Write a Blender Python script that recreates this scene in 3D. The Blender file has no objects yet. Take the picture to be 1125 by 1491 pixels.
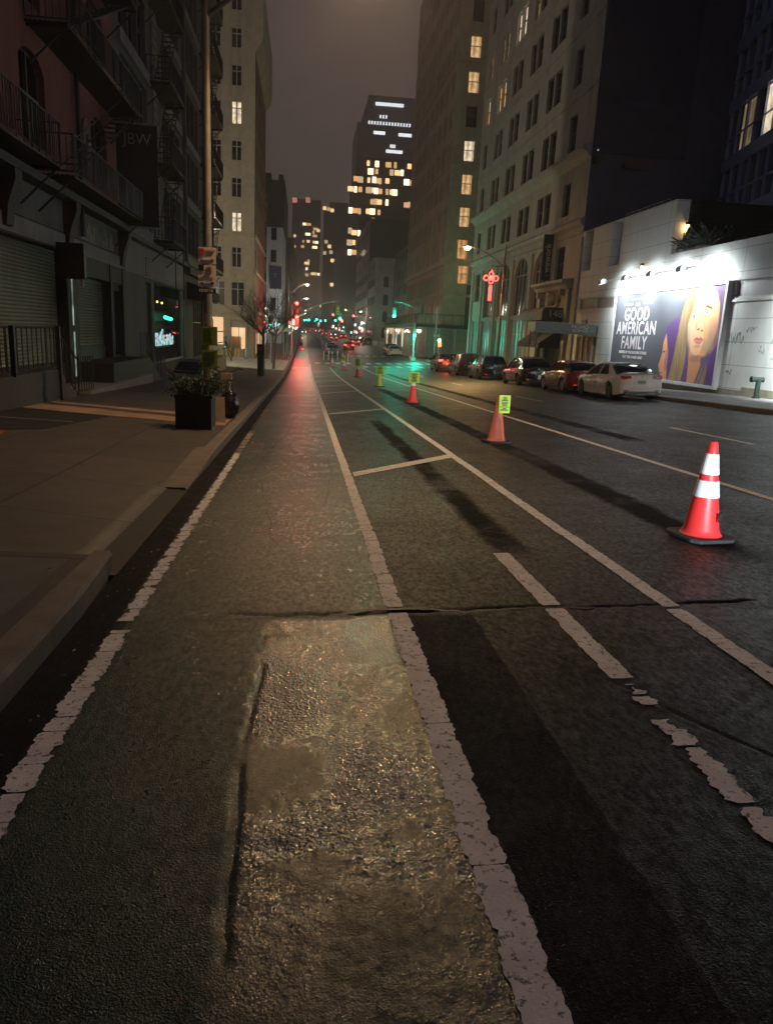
import bpy, bmesh, math, random
import numpy as np
from mathutils import Vector, Matrix
R = math.radians
rng = random.Random(11)
SC = bpy.context.scene
COL = SC.collection

# ------------------------------------------------ camera, world, exposure
cd = bpy.data.cameras.new("camera"); cam = bpy.data.objects.new("camera", cd); COL.objects.link(cam)
cd.sensor_fit = 'HORIZONTAL'; cd.sensor_width = 36.0; cd.lens = 36.0*1078/1125
cd.clip_start = 0.05; cd.clip_end = 3000
MM = Matrix(((0.99309434, -0.02138073, -0.11535376), (-0.10701879, 0.23776977, -0.96540795), (0.04806877, 0.9710862, 0.23383967)))
cam.matrix_world = Matrix.Translation((0, 0, 1.65)) @ MM.to_4x4()
SC.camera = cam
w = bpy.data.worlds.new("World"); SC.world = w; w.use_nodes = True
wn = w.node_tree; bg = wn.nodes['Background']
WORLD_COL = (0.080, 0.064, 0.060); WORLD_STR = 1.0
sky = wn.nodes.new('ShaderNodeTexSky'); sky.sky_type = 'NISHITA'; sky.sun_disc = False
sky.sun_elevation = R(-4); sky.sun_rotation = R(200)
scl = wn.nodes.new('ShaderNodeMix'); scl.data_type = 'RGBA'; scl.blend_type = 'ADD'; scl.inputs[0].default_value = 0.05
wn.links.new(sky.outputs[0], scl.inputs[7])
# the light of the city on low cloud: warm grey, brown near the horizon and blue overhead
tc = wn.nodes.new('ShaderNodeTexCoord'); sp = wn.nodes.new('ShaderNodeSeparateXYZ'); wn.links.new(tc.outputs['Generated'], sp.inputs[0])
rp = wn.nodes.new('ShaderNodeValToRGB'); wn.links.new(sp.outputs[2], rp.inputs[0])
rp.color_ramp.elements[0].position = 0.42; rp.color_ramp.elements[0].color = (0.070, 0.052, 0.046, 1)
rp.color_ramp.elements[1].position = 0.85; rp.color_ramp.elements[1].color = (0.050, 0.064, 0.130, 1)
wn.links.new(rp.outputs[0], scl.inputs[6]); wn.links.new(scl.outputs[2], bg.inputs[0]); bg.inputs[1].default_value = WORLD_STR
SC.view_settings.view_transform = 'Standard'; SC.view_settings.look = 'None'
SC.view_settings.exposure = 0.0; SC.view_settings.gamma = 1
cy = SC.cycles
cy.use_denoising = True
try: cy.denoiser = 'OPENIMAGEDENOISE'
except Exception: pass
cy.max_bounces = 5; cy.diffuse_bounces = 3; cy.glossy_bounces = 3; cy.volume_bounces = 0; cy.transmission_bounces = 4
cy.caustics_reflective = False; cy.caustics_refractive = False; cy.sample_clamp_indirect = 3.0
cy.use_light_tree = True; cy.use_adaptive_sampling = True; cy.adaptive_threshold = 0.02

# ------------------------------------------------ helpers
def tag(o, label=None, cat=None, group=None, kind=None):
    if label: o["label"] = label
    if cat: o["category"] = cat
    if group: o["group"] = group
    if kind: o["kind"] = kind
    return o
def thing(name, loc, label, cat, group=None, rz=0):
    o = bpy.data.objects.new(name, None); o.empty_display_size = 0.2
    COL.objects.link(o); o.location = loc; o.rotation_euler = (0, 0, rz)
    return tag(o, label, cat, group)
def woff(p):
    v = Vector((0, 0, 0))
    while p is not None: v += p.location; p = p.parent
    return v
def clone(o, loc=None, rz=None, label=None, group=None, parent=None):
    c = o.copy(); COL.objects.link(c); c.parent = parent
    if loc is not None: c.location = loc
    if rz is not None: c.rotation_euler = (0, 0, rz)
    if label: c["label"] = label
    if group: c["group"] = group
    for ch in list(o.children): clone(ch, parent=c)
    return c
class B:
    """collects geometry in world coordinates (or local ones when the parent sits at the origin)"""
    def __init__(s): s.v = []; s.f = []
    def add(s, vs, fs):
        k = len(s.v); s.v += [tuple(v) for v in vs]; s.f += [tuple(i+k for i in f) for f in fs]; return s
    def quad(s, a, b, c, d): return s.add([a, b, c, d], [(0, 1, 2, 3)])
    def box(s, x0, x1, y0, y1, z0, z1, ang=0, piv=None):
        vs = [(x, y, z) for z in (z0, z1) for (x, y) in ((x0, y0), (x1, y0), (x1, y1), (x0, y1))]
        if ang:
            px, py = piv or ((x0+x1)/2, (y0+y1)/2); c, q = math.cos(ang), math.sin(ang)
            vs = [(px+(x-px)*c-(y-py)*q, py+(x-px)*q+(y-py)*c, z) for x, y, z in vs]
        return s.add(vs, [(3, 2, 1, 0), (4, 5, 6, 7), (0, 1, 5, 4), (1, 2, 6, 5), (2, 3, 7, 6), (3, 0, 4, 7)])
    def tube(s, pts, r, n=8, cap=True):
        pts = [Vector(p) for p in pts]; rs = r if isinstance(r, (list, tuple)) else [r]*len(pts)
        up = None; base = len(s.v)
        for i, p in enumerate(pts):
            t = (pts[min(i+1, len(pts)-1)]-pts[max(i-1, 0)]).normalized()
            if up is None: up = Vector((0, 0, 1)) if abs(t.z) < 0.9 else Vector((1, 0, 0))
            a = t.cross(up).normalized(); b = a.cross(t).normalized(); up = b
            for k in range(n):
                q = 2*math.pi*k/n; s.v.append(tuple(p+(a*math.cos(q)+b*math.sin(q))*rs[i]))
        for i in range(len(pts)-1):
            for k in range(n):
                a0 = base+i*n+k; a1 = base+i*n+(k+1) % n; s.f.append((a0, a1, a1+n, a0+n))
        if cap:
            s.f.append(tuple(base+k for k in range(n))[::-1]); e = base+(len(pts)-1)*n; s.f.append(tuple(e+k for k in range(n)))
        return s
    def lathe(s, c, prof, n=20, axis='z'):
        base = len(s.v)
        for r, h in prof:
            for k in range(n):
                q = 2*math.pi*k/n; x, y = r*math.cos(q), r*math.sin(q)
                s.v.append((c[0]+x, c[1]+y, c[2]+h) if axis == 'z' else ((c[0]+h, c[1]+x, c[2]+y) if axis == 'x' else (c[0]+x, c[1]+h, c[2]-y)))
        for i in range(len(prof)-1):
            for k in range(n):
                a0 = base+i*n+k; a1 = base+i*n+(k+1) % n; s.f.append((a0, a1, a1+n, a0+n))
        s.f.append(tuple(base+k for k in range(n))[::-1]); e = base+(len(prof)-1)*n; s.f.append(tuple(e+k for k in range(n)))
        return s
    def ball(s, c, r, n=10, m=6, sz=1.0):
        return s.lathe(c, [(max(1e-4, r*math.sin(math.pi*i/m)), -r*sz*math.cos(math.pi*i/m)) for i in range(m+1)], n)
    def prism(s, poly, axis, d0, d1):
        n = len(poly)
        def P(a, b, d): return {'x': (d, a, b), 'y': (a, d, b), 'z': (a, b, d)}[axis]
        s.add([P(a, b, d0) for a, b in poly]+[P(a, b, d1) for a, b in poly],
              [tuple(range(n))[::-1], tuple(range(n, 2*n))]+[(i, (i+1) % n, n+(i+1) % n, n+i) for i in range(n)])
        return s
    def mesh(s, name, m, off=(0, 0, 0), smooth=0):
        me = bpy.data.meshes.new(name)
        me.from_pydata([(x-off[0], y-off[1], z-off[2]) for x, y, z in s.v], [], s.f)
        bm = bmesh.new(); bm.from_mesh(me); bmesh.ops.recalc_face_normals(bm, faces=bm.faces)
        if smooth:
            bmesh.ops.remove_doubles(bm, verts=bm.verts, dist=1e-5)
            for f in bm.faces: f.smooth = True
            for e in bm.edges:
                if len(e.link_faces) == 2 and e.calc_face_angle(0) > R(smooth): e.smooth = False
        bm.to_mesh(me); bm.free()
        if m: me.materials.append(m)
        return me
    def build(s, name, m, parent=None, smooth=0, bevel=0, label=None):
        me = s.mesh(name, m, woff(parent) if parent else (0, 0, 0), smooth)
        o = bpy.data.objects.new(name, me); COL.objects.link(o); o.parent = parent
        if bevel:
            b = o.modifiers.new("bevel", 'BEVEL'); b.width = bevel; b.segments = 2; b.limit_method = 'ANGLE'
        if label: o["label"] = label
        return o
def text(s, size, loc, ang, m, parent, name='lettering', rx=90, sx=1.0, bold=0.0, ext=0.004, roll=0, align='CENTER', space=1.0):
    cu = bpy.data.curves.new('t', 'FONT'); cu.body = s; cu.size = size; cu.align_x = align; cu.align_y = 'CENTER'
    cu.extrude = ext; cu.offset = bold; cu.space_character = space
    o = bpy.data.objects.new('t', cu); COL.objects.link(o)
    dg = bpy.context.evaluated_depsgraph_get(); me = bpy.data.meshes.new_from_object(o.evaluated_get(dg))
    bpy.data.objects.remove(o); me.materials.clear(); me.materials.append(m)
    mt = Matrix.Rotation(ang, 4, 'Z') @ Matrix.Rotation(R(rx), 4, 'X') @ Matrix.Rotation(roll, 4, 'Z') @ Matrix.Diagonal((sx, 1, 1, 1))
    me.transform(mt)
    t = bpy.data.objects.new(name, me); COL.objects.link(t); t.parent = parent; t.location = Vector(loc)-(woff(parent) if parent else Vector())
    return t

class NT:
    """small node helper"""
    def __init__(s, name):
        s.m = bpy.data.materials.new(name); s.m.use_nodes = True; s.t = s.m.node_tree; s.n = s.t.nodes; s.b = s.n['Principled BSDF']
        s.g = None
    def L(s, a, b): s.t.links.new(a, b)
    def val(s, sock, v):
        if hasattr(v, 'is_linked') or isinstance(v, bpy.types.NodeSocket): s.L(v, sock)
        else: sock.default_value = v
    def pos(s):
        if s.g is None: s.g = s.n.new('ShaderNodeNewGeometry')
        return s.g.outputs['Position']
    def obj(s): return s.n.new('ShaderNodeTexCoord').outputs['Object']
    def xyz(s, v=None):
        q = s.n.new('ShaderNodeSeparateXYZ'); s.L(v or s.pos(), q.inputs[0]); return q.outputs
    def math(s, op, a, b=0.0, c=0.0, clamp=False):
        q = s.n.new('ShaderNodeMath'); q.operation = op; q.use_clamp = clamp
        for i, v in enumerate((a, b, c)): s.val(q.inputs[i], v)
        return q.outputs[0]
    def noise(s, scale, detail=3, rough=0.6, vec=None, stretch=None, dist=0.0):
        q = s.n.new('ShaderNodeTexNoise'); q.inputs['Scale'].default_value = scale; q.inputs['Detail'].default_value = detail
        q.inputs['Roughness'].default_value = rough; q.inputs['Distortion'].default_value = dist
        v = vec or s.pos()
        if stretch:
            mp = s.n.new('ShaderNodeMapping'); mp.inputs['Scale'].default_value = stretch; s.L(v, mp.inputs[0]); v = mp.outputs[0]
        s.L(v, q.inputs['Vector']); return q.outputs[0]
    def vor(s, scale, feature='F1', vec=None, stretch=None):
        q = s.n.new('ShaderNodeTexVoronoi'); q.feature = feature; q.inputs['Scale'].default_value = scale
        v = vec or s.pos()
        if stretch:
            mp = s.n.new('ShaderNodeMapping'); mp.inputs['Scale'].default_value = stretch; s.L(v, mp.inputs[0]); v = mp.outputs[0]
        s.L(v, q.inputs['Vector']); return q.outputs[0]
    def ramp(s, fac, p0, c0, p1, c1):
        q = s.n.new('ShaderNodeValToRGB'); s.L(fac, q.inputs[0]); e = q.color_ramp.elements
        f = lambda c: (c, c, c, 1) if isinstance(c, (int, float)) else (*c, 1)
        e[0].position = p0; e[0].color = f(c0); e[1].position = p1; e[1].color = f(c1); return q.outputs[0]
    def mix(s, fac, a, b, mode='MIX'):
        q = s.n.new('ShaderNodeMix'); q.data_type = 'RGBA'; q.blend_type = mode; s.val(q.inputs[0], fac)
        for i, v in ((6, a), (7, b)): s.val(q.inputs[i], v if not isinstance(v, tuple) or len(v) == 4 else (*v, 1))
        return q.outputs[2]
    def fmix(s, f, a, b): return s.math('ADD', s.math('MULTIPLY', s.math('SUBTRACT', 1.0, f), a), s.math('MULTIPLY', f, b))
    def step(s, x, a, b, soft=0.02):  # 1 where a < x < b
        p = s.math('MULTIPLY', s.math('SUBTRACT', x, a), 1/soft, clamp=True); q = s.math('MULTIPLY', s.math('SUBTRACT', b, x), 1/soft, clamp=True)
        return s.math('MULTIPLY', p, q, clamp=True)
    def bump(s, h, strength, dist=0.02, nrm=None):
        q = s.n.new('ShaderNodeBump'); s.val(q.inputs['Strength'], strength); q.inputs['Distance'].default_value = dist; s.L(h, q.inputs['Height'])
        if nrm: s.L(nrm, q.inputs['Normal'])
        return q.outputs[0]
    def out(s, col=None, rough=None, nrm=None, metal=None, spec=None):
        if col is not None: s.val(s.b.inputs['Base Color'], col if not isinstance(col, tuple) or len(col) == 4 else (*col, 1))
        if rough is not None: s.val(s.b.inputs['Roughness'], rough)
        if nrm is not None: s.L(nrm, s.b.inputs['Normal'])
        if metal is not None: s.b.inputs['Metallic'].default_value = metal
        if spec is not None: s.val(s.b.inputs['Specular IOR Level'], spec)
        return s.m
def mat(name, col, rough=0.7, var=0.25, scale=3.0, bump=0.15, bscale=25, metal=0.0, spec=0.5, coat=0, stain=0.0):
    t = NT(name); v = t.obj()
    c = t.mix(t.ramp(t.noise(scale, 4, 0.65, v), 0.3, 0, 0.7, 1), tuple(x*(1-var) for x in col), tuple(min(1, x*(1+var*0.6)) for x in col))
    if stain:
        c = t.mix(t.math('MULTIPLY', t.ramp(t.noise(0.5, 5, 0.7, v, (1.2, 1.2, 0.16)), 0.45, 0, 0.7, 1), stain), c, tuple(x*0.45 for x in col))
    nr = t.bump(t.noise(bscale, 4, 0.6, v), bump, 0.01) if bump else None
    t.out(c, t.math('ADD', t.math('MULTIPLY', t.noise(scale*2, 3, 0.6, v), 0.25), rough-0.12), nr, metal, spec)
    if coat: t.b.inputs['Coat Weight'].default_value = coat; t.b.inputs['Coat Roughness'].default_value = 0.06
    return t.m
def emis(name, col, st, tex=0.0, scale=3.0):
    t = NT(name); t.out((0.02, 0.02, 0.02), 0.5)
    t.val(t.b.inputs['Emission Color'], (*col, 1))
    if tex: t.val(t.b.inputs['Emission Strength'], t.math('MULTIPLY', t.ramp(t.noise(scale, 2, 0.5, t.obj()), 0.35, 1-tex, 0.65, 1.0), st))
    else: t.b.inputs['Emission Strength'].default_value = st
    return t.m
def lamp_light(name, loc, col, watts, parent=None, size=0.12, spot=None, rot=None, blend=0.6):
    ld = bpy.data.lights.new(name, 'SPOT' if spot else 'POINT'); ld.color = col; ld.energy = watts; ld.shadow_soft_size = size
    if spot: ld.spot_size = spot; ld.spot_blend = blend
    o = bpy.data.objects.new(name, ld); COL.objects.link(o); o.parent = parent
    o.location = Vector(loc)-(woff(parent) if parent else Vector())
    if rot: o.rotation_euler = rot
    return o

# ------------------------------------------------ materials
M = {}
M['red_wall'] = mat('red_painted_brick', (0.19, 0.065, 0.062), 0.75, 0.3, 2, 0.3, 30, stain=0.6)
M['grey_wall'] = mat('grey_stone', (0.12, 0.12, 0.125), 0.8, 0.25, 2, 0.25, 18, stain=0.6)
M['pale_trim'] = mat('pale_stone_trim', (0.25, 0.25, 0.26), 0.75, 0.25, 3, 0.2, 20, stain=0.4)
M['third_wall'] = mat('dark_stone', (0.11, 0.105, 0.105), 0.8, 0.25, 2, 0.25, 18, stain=0.6)
M['beige_wall'] = mat('beige_brick', (0.50, 0.45, 0.34), 0.8, 0.18, 1.5, 0.2, 30, stain=0.5)
M['brown_wall'] = mat('brown_brick', (0.22, 0.13, 0.10), 0.8, 0.25, 1.5, 0.2, 30, stain=0.4)
M['lime'] = mat('limestone', (0.38, 0.36, 0.32), 0.75, 0.2, 1.2, 0.2, 14, stain=0.55)
M['lime_dark'] = mat('brown_grey_masonry', (0.34, 0.28, 0.21), 0.8, 0.22, 1.2, 0.2, 14, stain=0.55)
M['big'] = mat('olive_brick', (0.40, 0.34, 0.24), 0.8, 0.2, 1.2, 0.2, 14, stain=0.55)
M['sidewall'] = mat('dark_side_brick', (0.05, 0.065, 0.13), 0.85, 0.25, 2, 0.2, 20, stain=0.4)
M['far_dark'] = mat('far_dark_masonry', (0.055, 0.05, 0.048), 0.8, 0.3, 0.4, 0, stain=0.3)
M['far_grey'] = mat('far_grey_masonry', (0.42, 0.43, 0.43), 0.8, 0.2, 0.6, 0, stain=0.4)
M['far_olive'] = mat('far_olive_masonry', (0.20, 0.17, 0.13), 0.8, 0.2, 0.6, 0, stain=0.4)
M['far_white'] = mat('far_white_masonry', (0.80, 0.83, 0.86), 0.7, 0.1, 0.6, 0)
M['black_iron'] = mat('black_iron', (0.018, 0.018, 0.022), 0.5, 0.3, 8, 0.1, 40, metal=0.3)
M['dark_wood'] = mat('dark_timber', (0.03, 0.028, 0.028), 0.7, 0.3, 6)
M['concrete'] = mat('old_concrete', (0.26, 0.245, 0.225), 0.85, 0.25, 3, 0.3, 40, stain=0.5)
M['steel'] = mat('galvanised_steel', (0.36, 0.36, 0.35), 0.45, 0.2, 5, 0.05, 30, metal=0.6)
M['frame_dark'] = mat('dark_window_frame', (0.05, 0.05, 0.052), 0.5, 0.2, 5, 0)
M['frame_pale'] = mat('pale_window_frame', (0.45, 0.44, 0.42), 0.6, 0.2, 5, 0)
M['white_wall'] = None
t = NT('dark_glass'); t.out((0.012, 0.015, 0.02), t.math('ADD', t.math('MULTIPLY', t.noise(0.8, 2, 0.5, t.obj()), 0.12), 0.05), t.bump(t.noise(0.9, 1, 0.5, t.obj()), 0.25, 0.02)); M['glass'] = t.m
def lit(name, col, st):  # a lit room behind a window: pale blind above, brighter lamp spot
    t = NT(name); o = t.xyz(t.obj())
    z = t.math('MULTIPLY', t.math('ADD', t.math('SINE', t.math('MULTIPLY', o[0], 9.0)), 3.0), 0.25)
    k = t.math('MULTIPLY', z, t.ramp(t.noise(1.6, 3, 0.6, t.obj(), (2.0, 2.0, 1.0)), 0.3, 0.35, 0.65, 1.0))
    t.out((0.02, 0.02, 0.02), 0.35); t.val(t.b.inputs['Emission Color'], (*col, 1)); t.val(t.b.inputs['Emission Strength'], t.math('MULTIPLY', k, st)); return t.m
M['lit_warm'] = lit('lit_window_warm', (1.0, 0.60, 0.27), 1.05)
M['lit_orange'] = lit('lit_window_orange', (1.0, 0.48, 0.18), 0.9)
M['lit_pale'] = lit('lit_window_pale', (1.0, 0.80, 0.55), 1.3)
M['lit_dim'] = lit('lit_window_dim', (0.9, 0.62, 0.35), 0.30)
M['lit_cool'] = lit('lit_window_cool', (0.75, 0.9, 1.0), 0.8)
M['reflect_green'] = lit('signal_reflection_green', (0.05, 0.95, 0.55), 0.42)  # glow imitating green signal light reflected in the shop glass
M['reflect_teal_dim'] = lit('signal_reflection_teal', (0.25, 0.8, 0.6), 0.12)  # dimmer teal glow, same imitated reflection
# ------------------------------------------------ the ground: the street falls gently away, then climbs
def gY(Y):
    if Y < 45: return -0.030*Y
    if Y < 75:
        u = Y-45; return -1.35-0.030*u+0.0005*u*u
    return -1.8 if Y < 110 else -1.8+0.010*(Y-110)
def gr(X, Y): return gY(Y)+0.033*max(-1.37, min(14.0, X))
def swl(X, Y): return gr(-1.37, Y)+0.15+0.03*(-1.5-X)      # left pavement
def swr(X, Y): return gr(14, Y)+0.15+0.02*(X-14)            # right pavement
def frange(a, b, n): return [a+(b-a)*i/n for i in range(n+1)]
def sheet(name, xs, ys, zf, m, kind='structure', smooth=True, jitter=None):
    vs = [(x, y, zf(x, y)) for y in ys for x in xs]; nx = len(xs)
    fs = [(j*nx+i, j*nx+i+1, (j+1)*nx+i+1, (j+1)*nx+i) for j in range(len(ys)-1) for i in range(nx-1)]
    me = bpy.data.meshes.new(name); me.from_pydata(vs, [], fs); me.materials.append(m)
    if smooth: me.polygons.foreach_set('use_smooth', [True]*len(fs))
    o = bpy.data.objects.new(name, me); COL.objects.link(o); o['kind'] = kind
    return o
def vnoise(x, y, sc, seed):  # smooth value noise on arrays
    rs = np.random.RandomState(seed); G = rs.rand(256, 256)
    u, v = x*sc+100, y*sc+100; i, j = np.floor(u).astype(int), np.floor(v).astype(int); a, b = u-i, v-j
    a = a*a*(3-2*a); b = b*b*(3-2*b)
    g = lambda p, q: G[p % 256, q % 256]
    return (g(i, j)*(1-a)+g(i+1, j)*a)*(1-b)+(g(i, j+1)*(1-a)+g(i+1, j+1)*a)*b

# road surface material: lanes, repairs and wear where they lie on the street
t = NT('wet_asphalt'); X, Y, Z = t.xyz()
wob = t.math('MULTIPLY', t.math('SUBTRACT', t.noise(1.7, 4, 0.6), 0.5), 0.22)
Xw = t.math('ADD', X, wob); Yw = t.math('ADD', Y, wob)
n1 = t.noise(9, 5, 0.65); n2 = t.noise(70, 3, 0.6); n3 = t.noise(0.7, 4, 0.6)
agg = t.vor(85)
base = t.mix(t.ramp(n3, 0.35, 0, 0.65, 1), (0.009, 0.010, 0.012), (0.022, 0.020, 0.020))
base = t.mix(t.ramp(agg, 0.0, 0.55, 0.55, 0), base, (0.050, 0.046, 0.042))
bike = t.step(X, -1.06, 0.62, 0.01)
worn = t.ramp(t.noise(1.3, 5, 0.7, None, (1.4, 0.45, 1)), 0.42, 1, 0.62, 0)
green = t.mix(t.ramp(n1, 0.3, 0, 0.7, 1), (0.007, 0.036, 0.032), (0.020, 0.060, 0.051))
near = t.step(Y, -9, 30, 12)
base = t.mix(t.math('MULTIPLY', bike, t.math('ADD', t.math('MULTIPLY', worn, 0.5), 0.45)), base, green)
# pale worn areas in the bicycle lane
pale = t.math('MULTIPLY', bike, t.ramp(t.noise(2.1, 5, 0.7, None, (1.5, 0.6, 1)), 0.55, 0, 0.68, 0.55))
base = t.mix(pale, base, (0.070, 0.072, 0.060))
# stripped, coarse repair in the middle of the near lane
spk = t.ramp(t.noise(150, 2, 0.5), 0.64, 0, 0.70, 0.8)
Xp = t.math('ADD', X, t.math('MULTIPLY', t.math('SUBTRACT', t.noise(5, 5, 0.75), 0.5), 0.26))
patch = t.math('MULTIPLY', t.step(Xp, -0.24, 0.66, 0.07), t.step(Yw, -9, 4.46, 0.10))
pw = t.ramp(t.noise(2.6, 4, 0.65, None, (1, 0.8, 1)), 0.35, 0.25, 0.55, 1)
coarse = t.math('MULTIPLY', t.math('MULTIPLY', patch, pw), t.math('ADD', 0.35, t.math('MULTIPLY', t.step(Yw, 1.75, 9, 0.5), 0.65)))
base = t.mix(t.math('MULTIPLY', patch, 0.55), base, (0.105, 0.10, 0.062))
base = t.mix(t.math('MULTIPLY', coarse, t.ramp(t.noise(40, 3, 0.6), 0.38, 0.9, 0.50, 0)), base, (0.015, 0.017, 0.012))
holes = t.math('MULTIPLY', t.math('MULTIPLY', t.step(X, -0.6, 0.62, 0.2), t.step(Y, -9, 4.4, 0.4)), t.ramp(t.noise(11, 3, 0.6), 0.62, 0, 0.67, 1))
base = t.mix(t.math('MULTIPLY', holes, 0.75), base, (0.012, 0.013, 0.012))
# dark tar strips and wheel tracks
def strip(a, b, y0, y1, soft=0.05): return t.math('MULTIPLY', t.step(Xw, a, b, soft), t.step(Yw, y0, y1, 0.6))
trk = t.math('MAXIMUM', strip(1.62, 2.02, 5.6, 19, 0.10), strip(3.48, 3.98, 5.4, 36, 0.10))
trk = t.math('MAXIMUM', trk, strip(6.45, 6.95, 14, 60, 0.10))
brk = t.ramp(t.noise(0.7, 4, 0.7), 0.34, 0.45, 0.5, 1)
base = t.mix(t.math('MULTIPLY', t.math('MULTIPLY', trk, brk), 0.88), base, (0.009, 0.009, 0.010))
Xs = t.math('ADD', X, t.math('MULTIPLY', t.math('SUBTRACT', t.noise(6, 3, 0.6), 0.5), 0.05)); dk = t.math('MULTIPLY', t.step(Xs, 0.68, 1.13, 0.01), t.step(Y, -9, 4.45, 0.05))
base = t.mix(t.math('MULTIPLY', dk, t.ramp(t.noise(60, 3, 0.6), 0.42, 0.75, 0.58, 0.0)), base, (0.008, 0.008, 0.013))
sm = t.math('MULTIPLY', t.step(X, 1.14, 2.3, 0.01), t.step(t.math('ADD', Yw, t.math('MULTIPLY', X, 1.2)), -9, 5.5, 0.03))
base = t.mix(t.math('MULTIPLY', sm, 0.7), base, (0.010, 0.010, 0.013))
base = t.mix(t.math('MULTIPLY', spk, t.step(X, 0.68, 6, 0.02)), base, (0.075, 0.068, 0.062))
gut = t.step(X, -1.6, -1.11, 0.03); gutx = gut
base = t.mix(t.math('MULTIPLY', gut, 0.8), base, (0.010, 0.010, 0.014))
blot = t.ramp(t.noise(0.33, 5, 0.7), 0.5, 0, 0.7, 0.6)
base = t.mix(t.math('MULTIPLY', blot, t.step(X, 0.7, 14, 0.1)), base, (0.018, 0.017, 0.017))
ro = t.math('ADD', t.math('MULTIPLY', t.noise(5, 4, 0.7), 0.30), 0.30)
ro = t.math('ADD', ro, t.math('MULTIPLY', t.math('SUBTRACT', t.noise(0.8, 4, 0.65), 0.5), 0.35))
grit = t.ramp(t.noise(30, 4, 0.75, None, (1, 0.5, 1)), 0.38, 0, 0.62, 1)
ro = t.math('ADD', ro, t.math('MULTIPLY', t.math('SUBTRACT', grit, 0.5), 0.19))
tk = t.math('MULTIPLY', trk, brk)
ro = t.math('ADD', ro, t.math('MULTIPLY', tk, 0.35))
ro = t.math('SUBTRACT', ro, t.math('MULTIPLY', bike, 0.10))
ro = t.math('ADD', ro, t.math('MULTIPLY', t.math('ADD', gutx, dk), 0.25))
ro = t.math('ADD', ro, t.math('MULTIPLY', pale, 0.15))
near5 = t.step(Y, -9, 8.5, 5.0)
ro = t.math('ADD', ro, t.math('MULTIPLY', near5, 0.04))
ro = t.fmix(coarse, ro, t.math('ADD', 0.12, t.math('MULTIPLY', n1, 0.12)))
spc = t.fmix(coarse, t.fmix(bike, t.fmix(near5, 0.55, 0.10), t.fmix(near5, 1.0, 0.38)), 1.0); spc = t.math('MULTIPLY', spc, t.fmix(coarse, t.math('SUBTRACT', 1.2, t.math('MULTIPLY', grit, 0.8)), 1.0)); spc = t.fmix(t.math('MAXIMUM', t.math('MULTIPLY', dk, 0.7), gutx), spc, 0.08); spc = t.fmix(tk, spc, 0.04)
mid = t.noise(64, 1.5, 0.5); fl = t.math('SUBTRACT', 1.0, t.math('MULTIPLY', coarse, 0.92))
nb = t.bump(mid, t.math('ADD', t.math('MULTIPLY', coarse, 0.55), 0.05), 0.016)
nb = t.bump(t.vor(80), t.math('ADD', t.math('MULTIPLY', coarse, 0.28), 0.06), 0.012, nb)
nb = t.bump(t.noise(120, 2, 0.6), t.math('MULTIPLY', fl, 0.6), 0.006, nb)
nb = t.bump(t.vor(170), t.math('MULTIPLY', t.math('MULTIPLY', t.math('SUBTRACT', 1.0, t.math('MULTIPLY', sm, 0.6)), fl), 0.4), 0.005, nb)
M['road'] = t.out(base, ro, nb, spec=spc); t.val(t.b.inputs['IOR'], t.fmix(coarse, 1.5, 1.9))

NEAR = (-1.37, 3.2, 0.9, 6.2)
def near_road():
    xs = np.linspace(-1.37, 3.2, 330); ys = np.concatenate([np.linspace(0.9, 3.0, 210), np.linspace(3.012, 6.2, 200)])
    XX, YY = np.meshgrid(xs, ys)
    ZZ = -0.03*YY+0.033*XX
    e = np.clip(np.minimum.reduce([XX+1.37, 3.2-XX, YY-0.9, 6.2-YY])/0.15, 0, 1)
    pt = np.clip((XX+0.21)/0.03, 0, 1)*np.clip((0.60-XX)/0.03, 0, 1)*np.clip((4.42-YY)/0.05, 0, 1)
    pm = np.clip((vnoise(XX, YY*0.8, 2.6, 4)-0.35)/0.2, 0, 1)
    d = (vnoise(XX, YY, 1.3, 2)-0.5)*0.006
    d += pt*pm*((vnoise(XX, YY, 34, 3)-0.55)*0.007)
    # the long open joint beside the rough strip and the step across the street
    wav = (vnoise(YY, XX*0, 3, 6)-0.5)*0.05
    d -= np.exp(-((XX+0.205+wav)/0.014)**2)*0.016*np.clip((4.3-YY)/0.2, 0, 1)*np.clip(vnoise(YY, XX*0, 5, 16)*3-0.6, 0, 1)
    wv2 = (vnoise(XX, YY*0, 2.5, 7)-0.5)*0.10+(vnoise(XX, YY*0, 13, 17)-0.5)*0.035
    d -= np.exp(-((YY-4.52+wv2)/0.022)**2)*0.024*np.clip((XX+0.9)*1.2, 0, 1)
    dg = YY-(4.36-(XX-1.12)*2.0*0.98)+(vnoise(XX, YY*0, 9, 8)-0.5)*0.08
    d -= np.exp(-(dg/0.02)**2)*0.010*np.clip((XX-1.1)*6, 0, 1)*np.clip((2.1-XX)*5, 0, 1)
    ZZ = ZZ+d*e
    nx = len(xs); ny = len(ys)
    vs = np.stack([XX, YY, ZZ], -1).reshape(-1, 3)
    ii = (np.arange(ny-1)[:, None]*nx+np.arange(nx-1)[None]).reshape(-1)
    fs = np.stack([ii, ii+1, ii+nx+1, ii+nx], 1)
    return vs, fs
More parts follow.
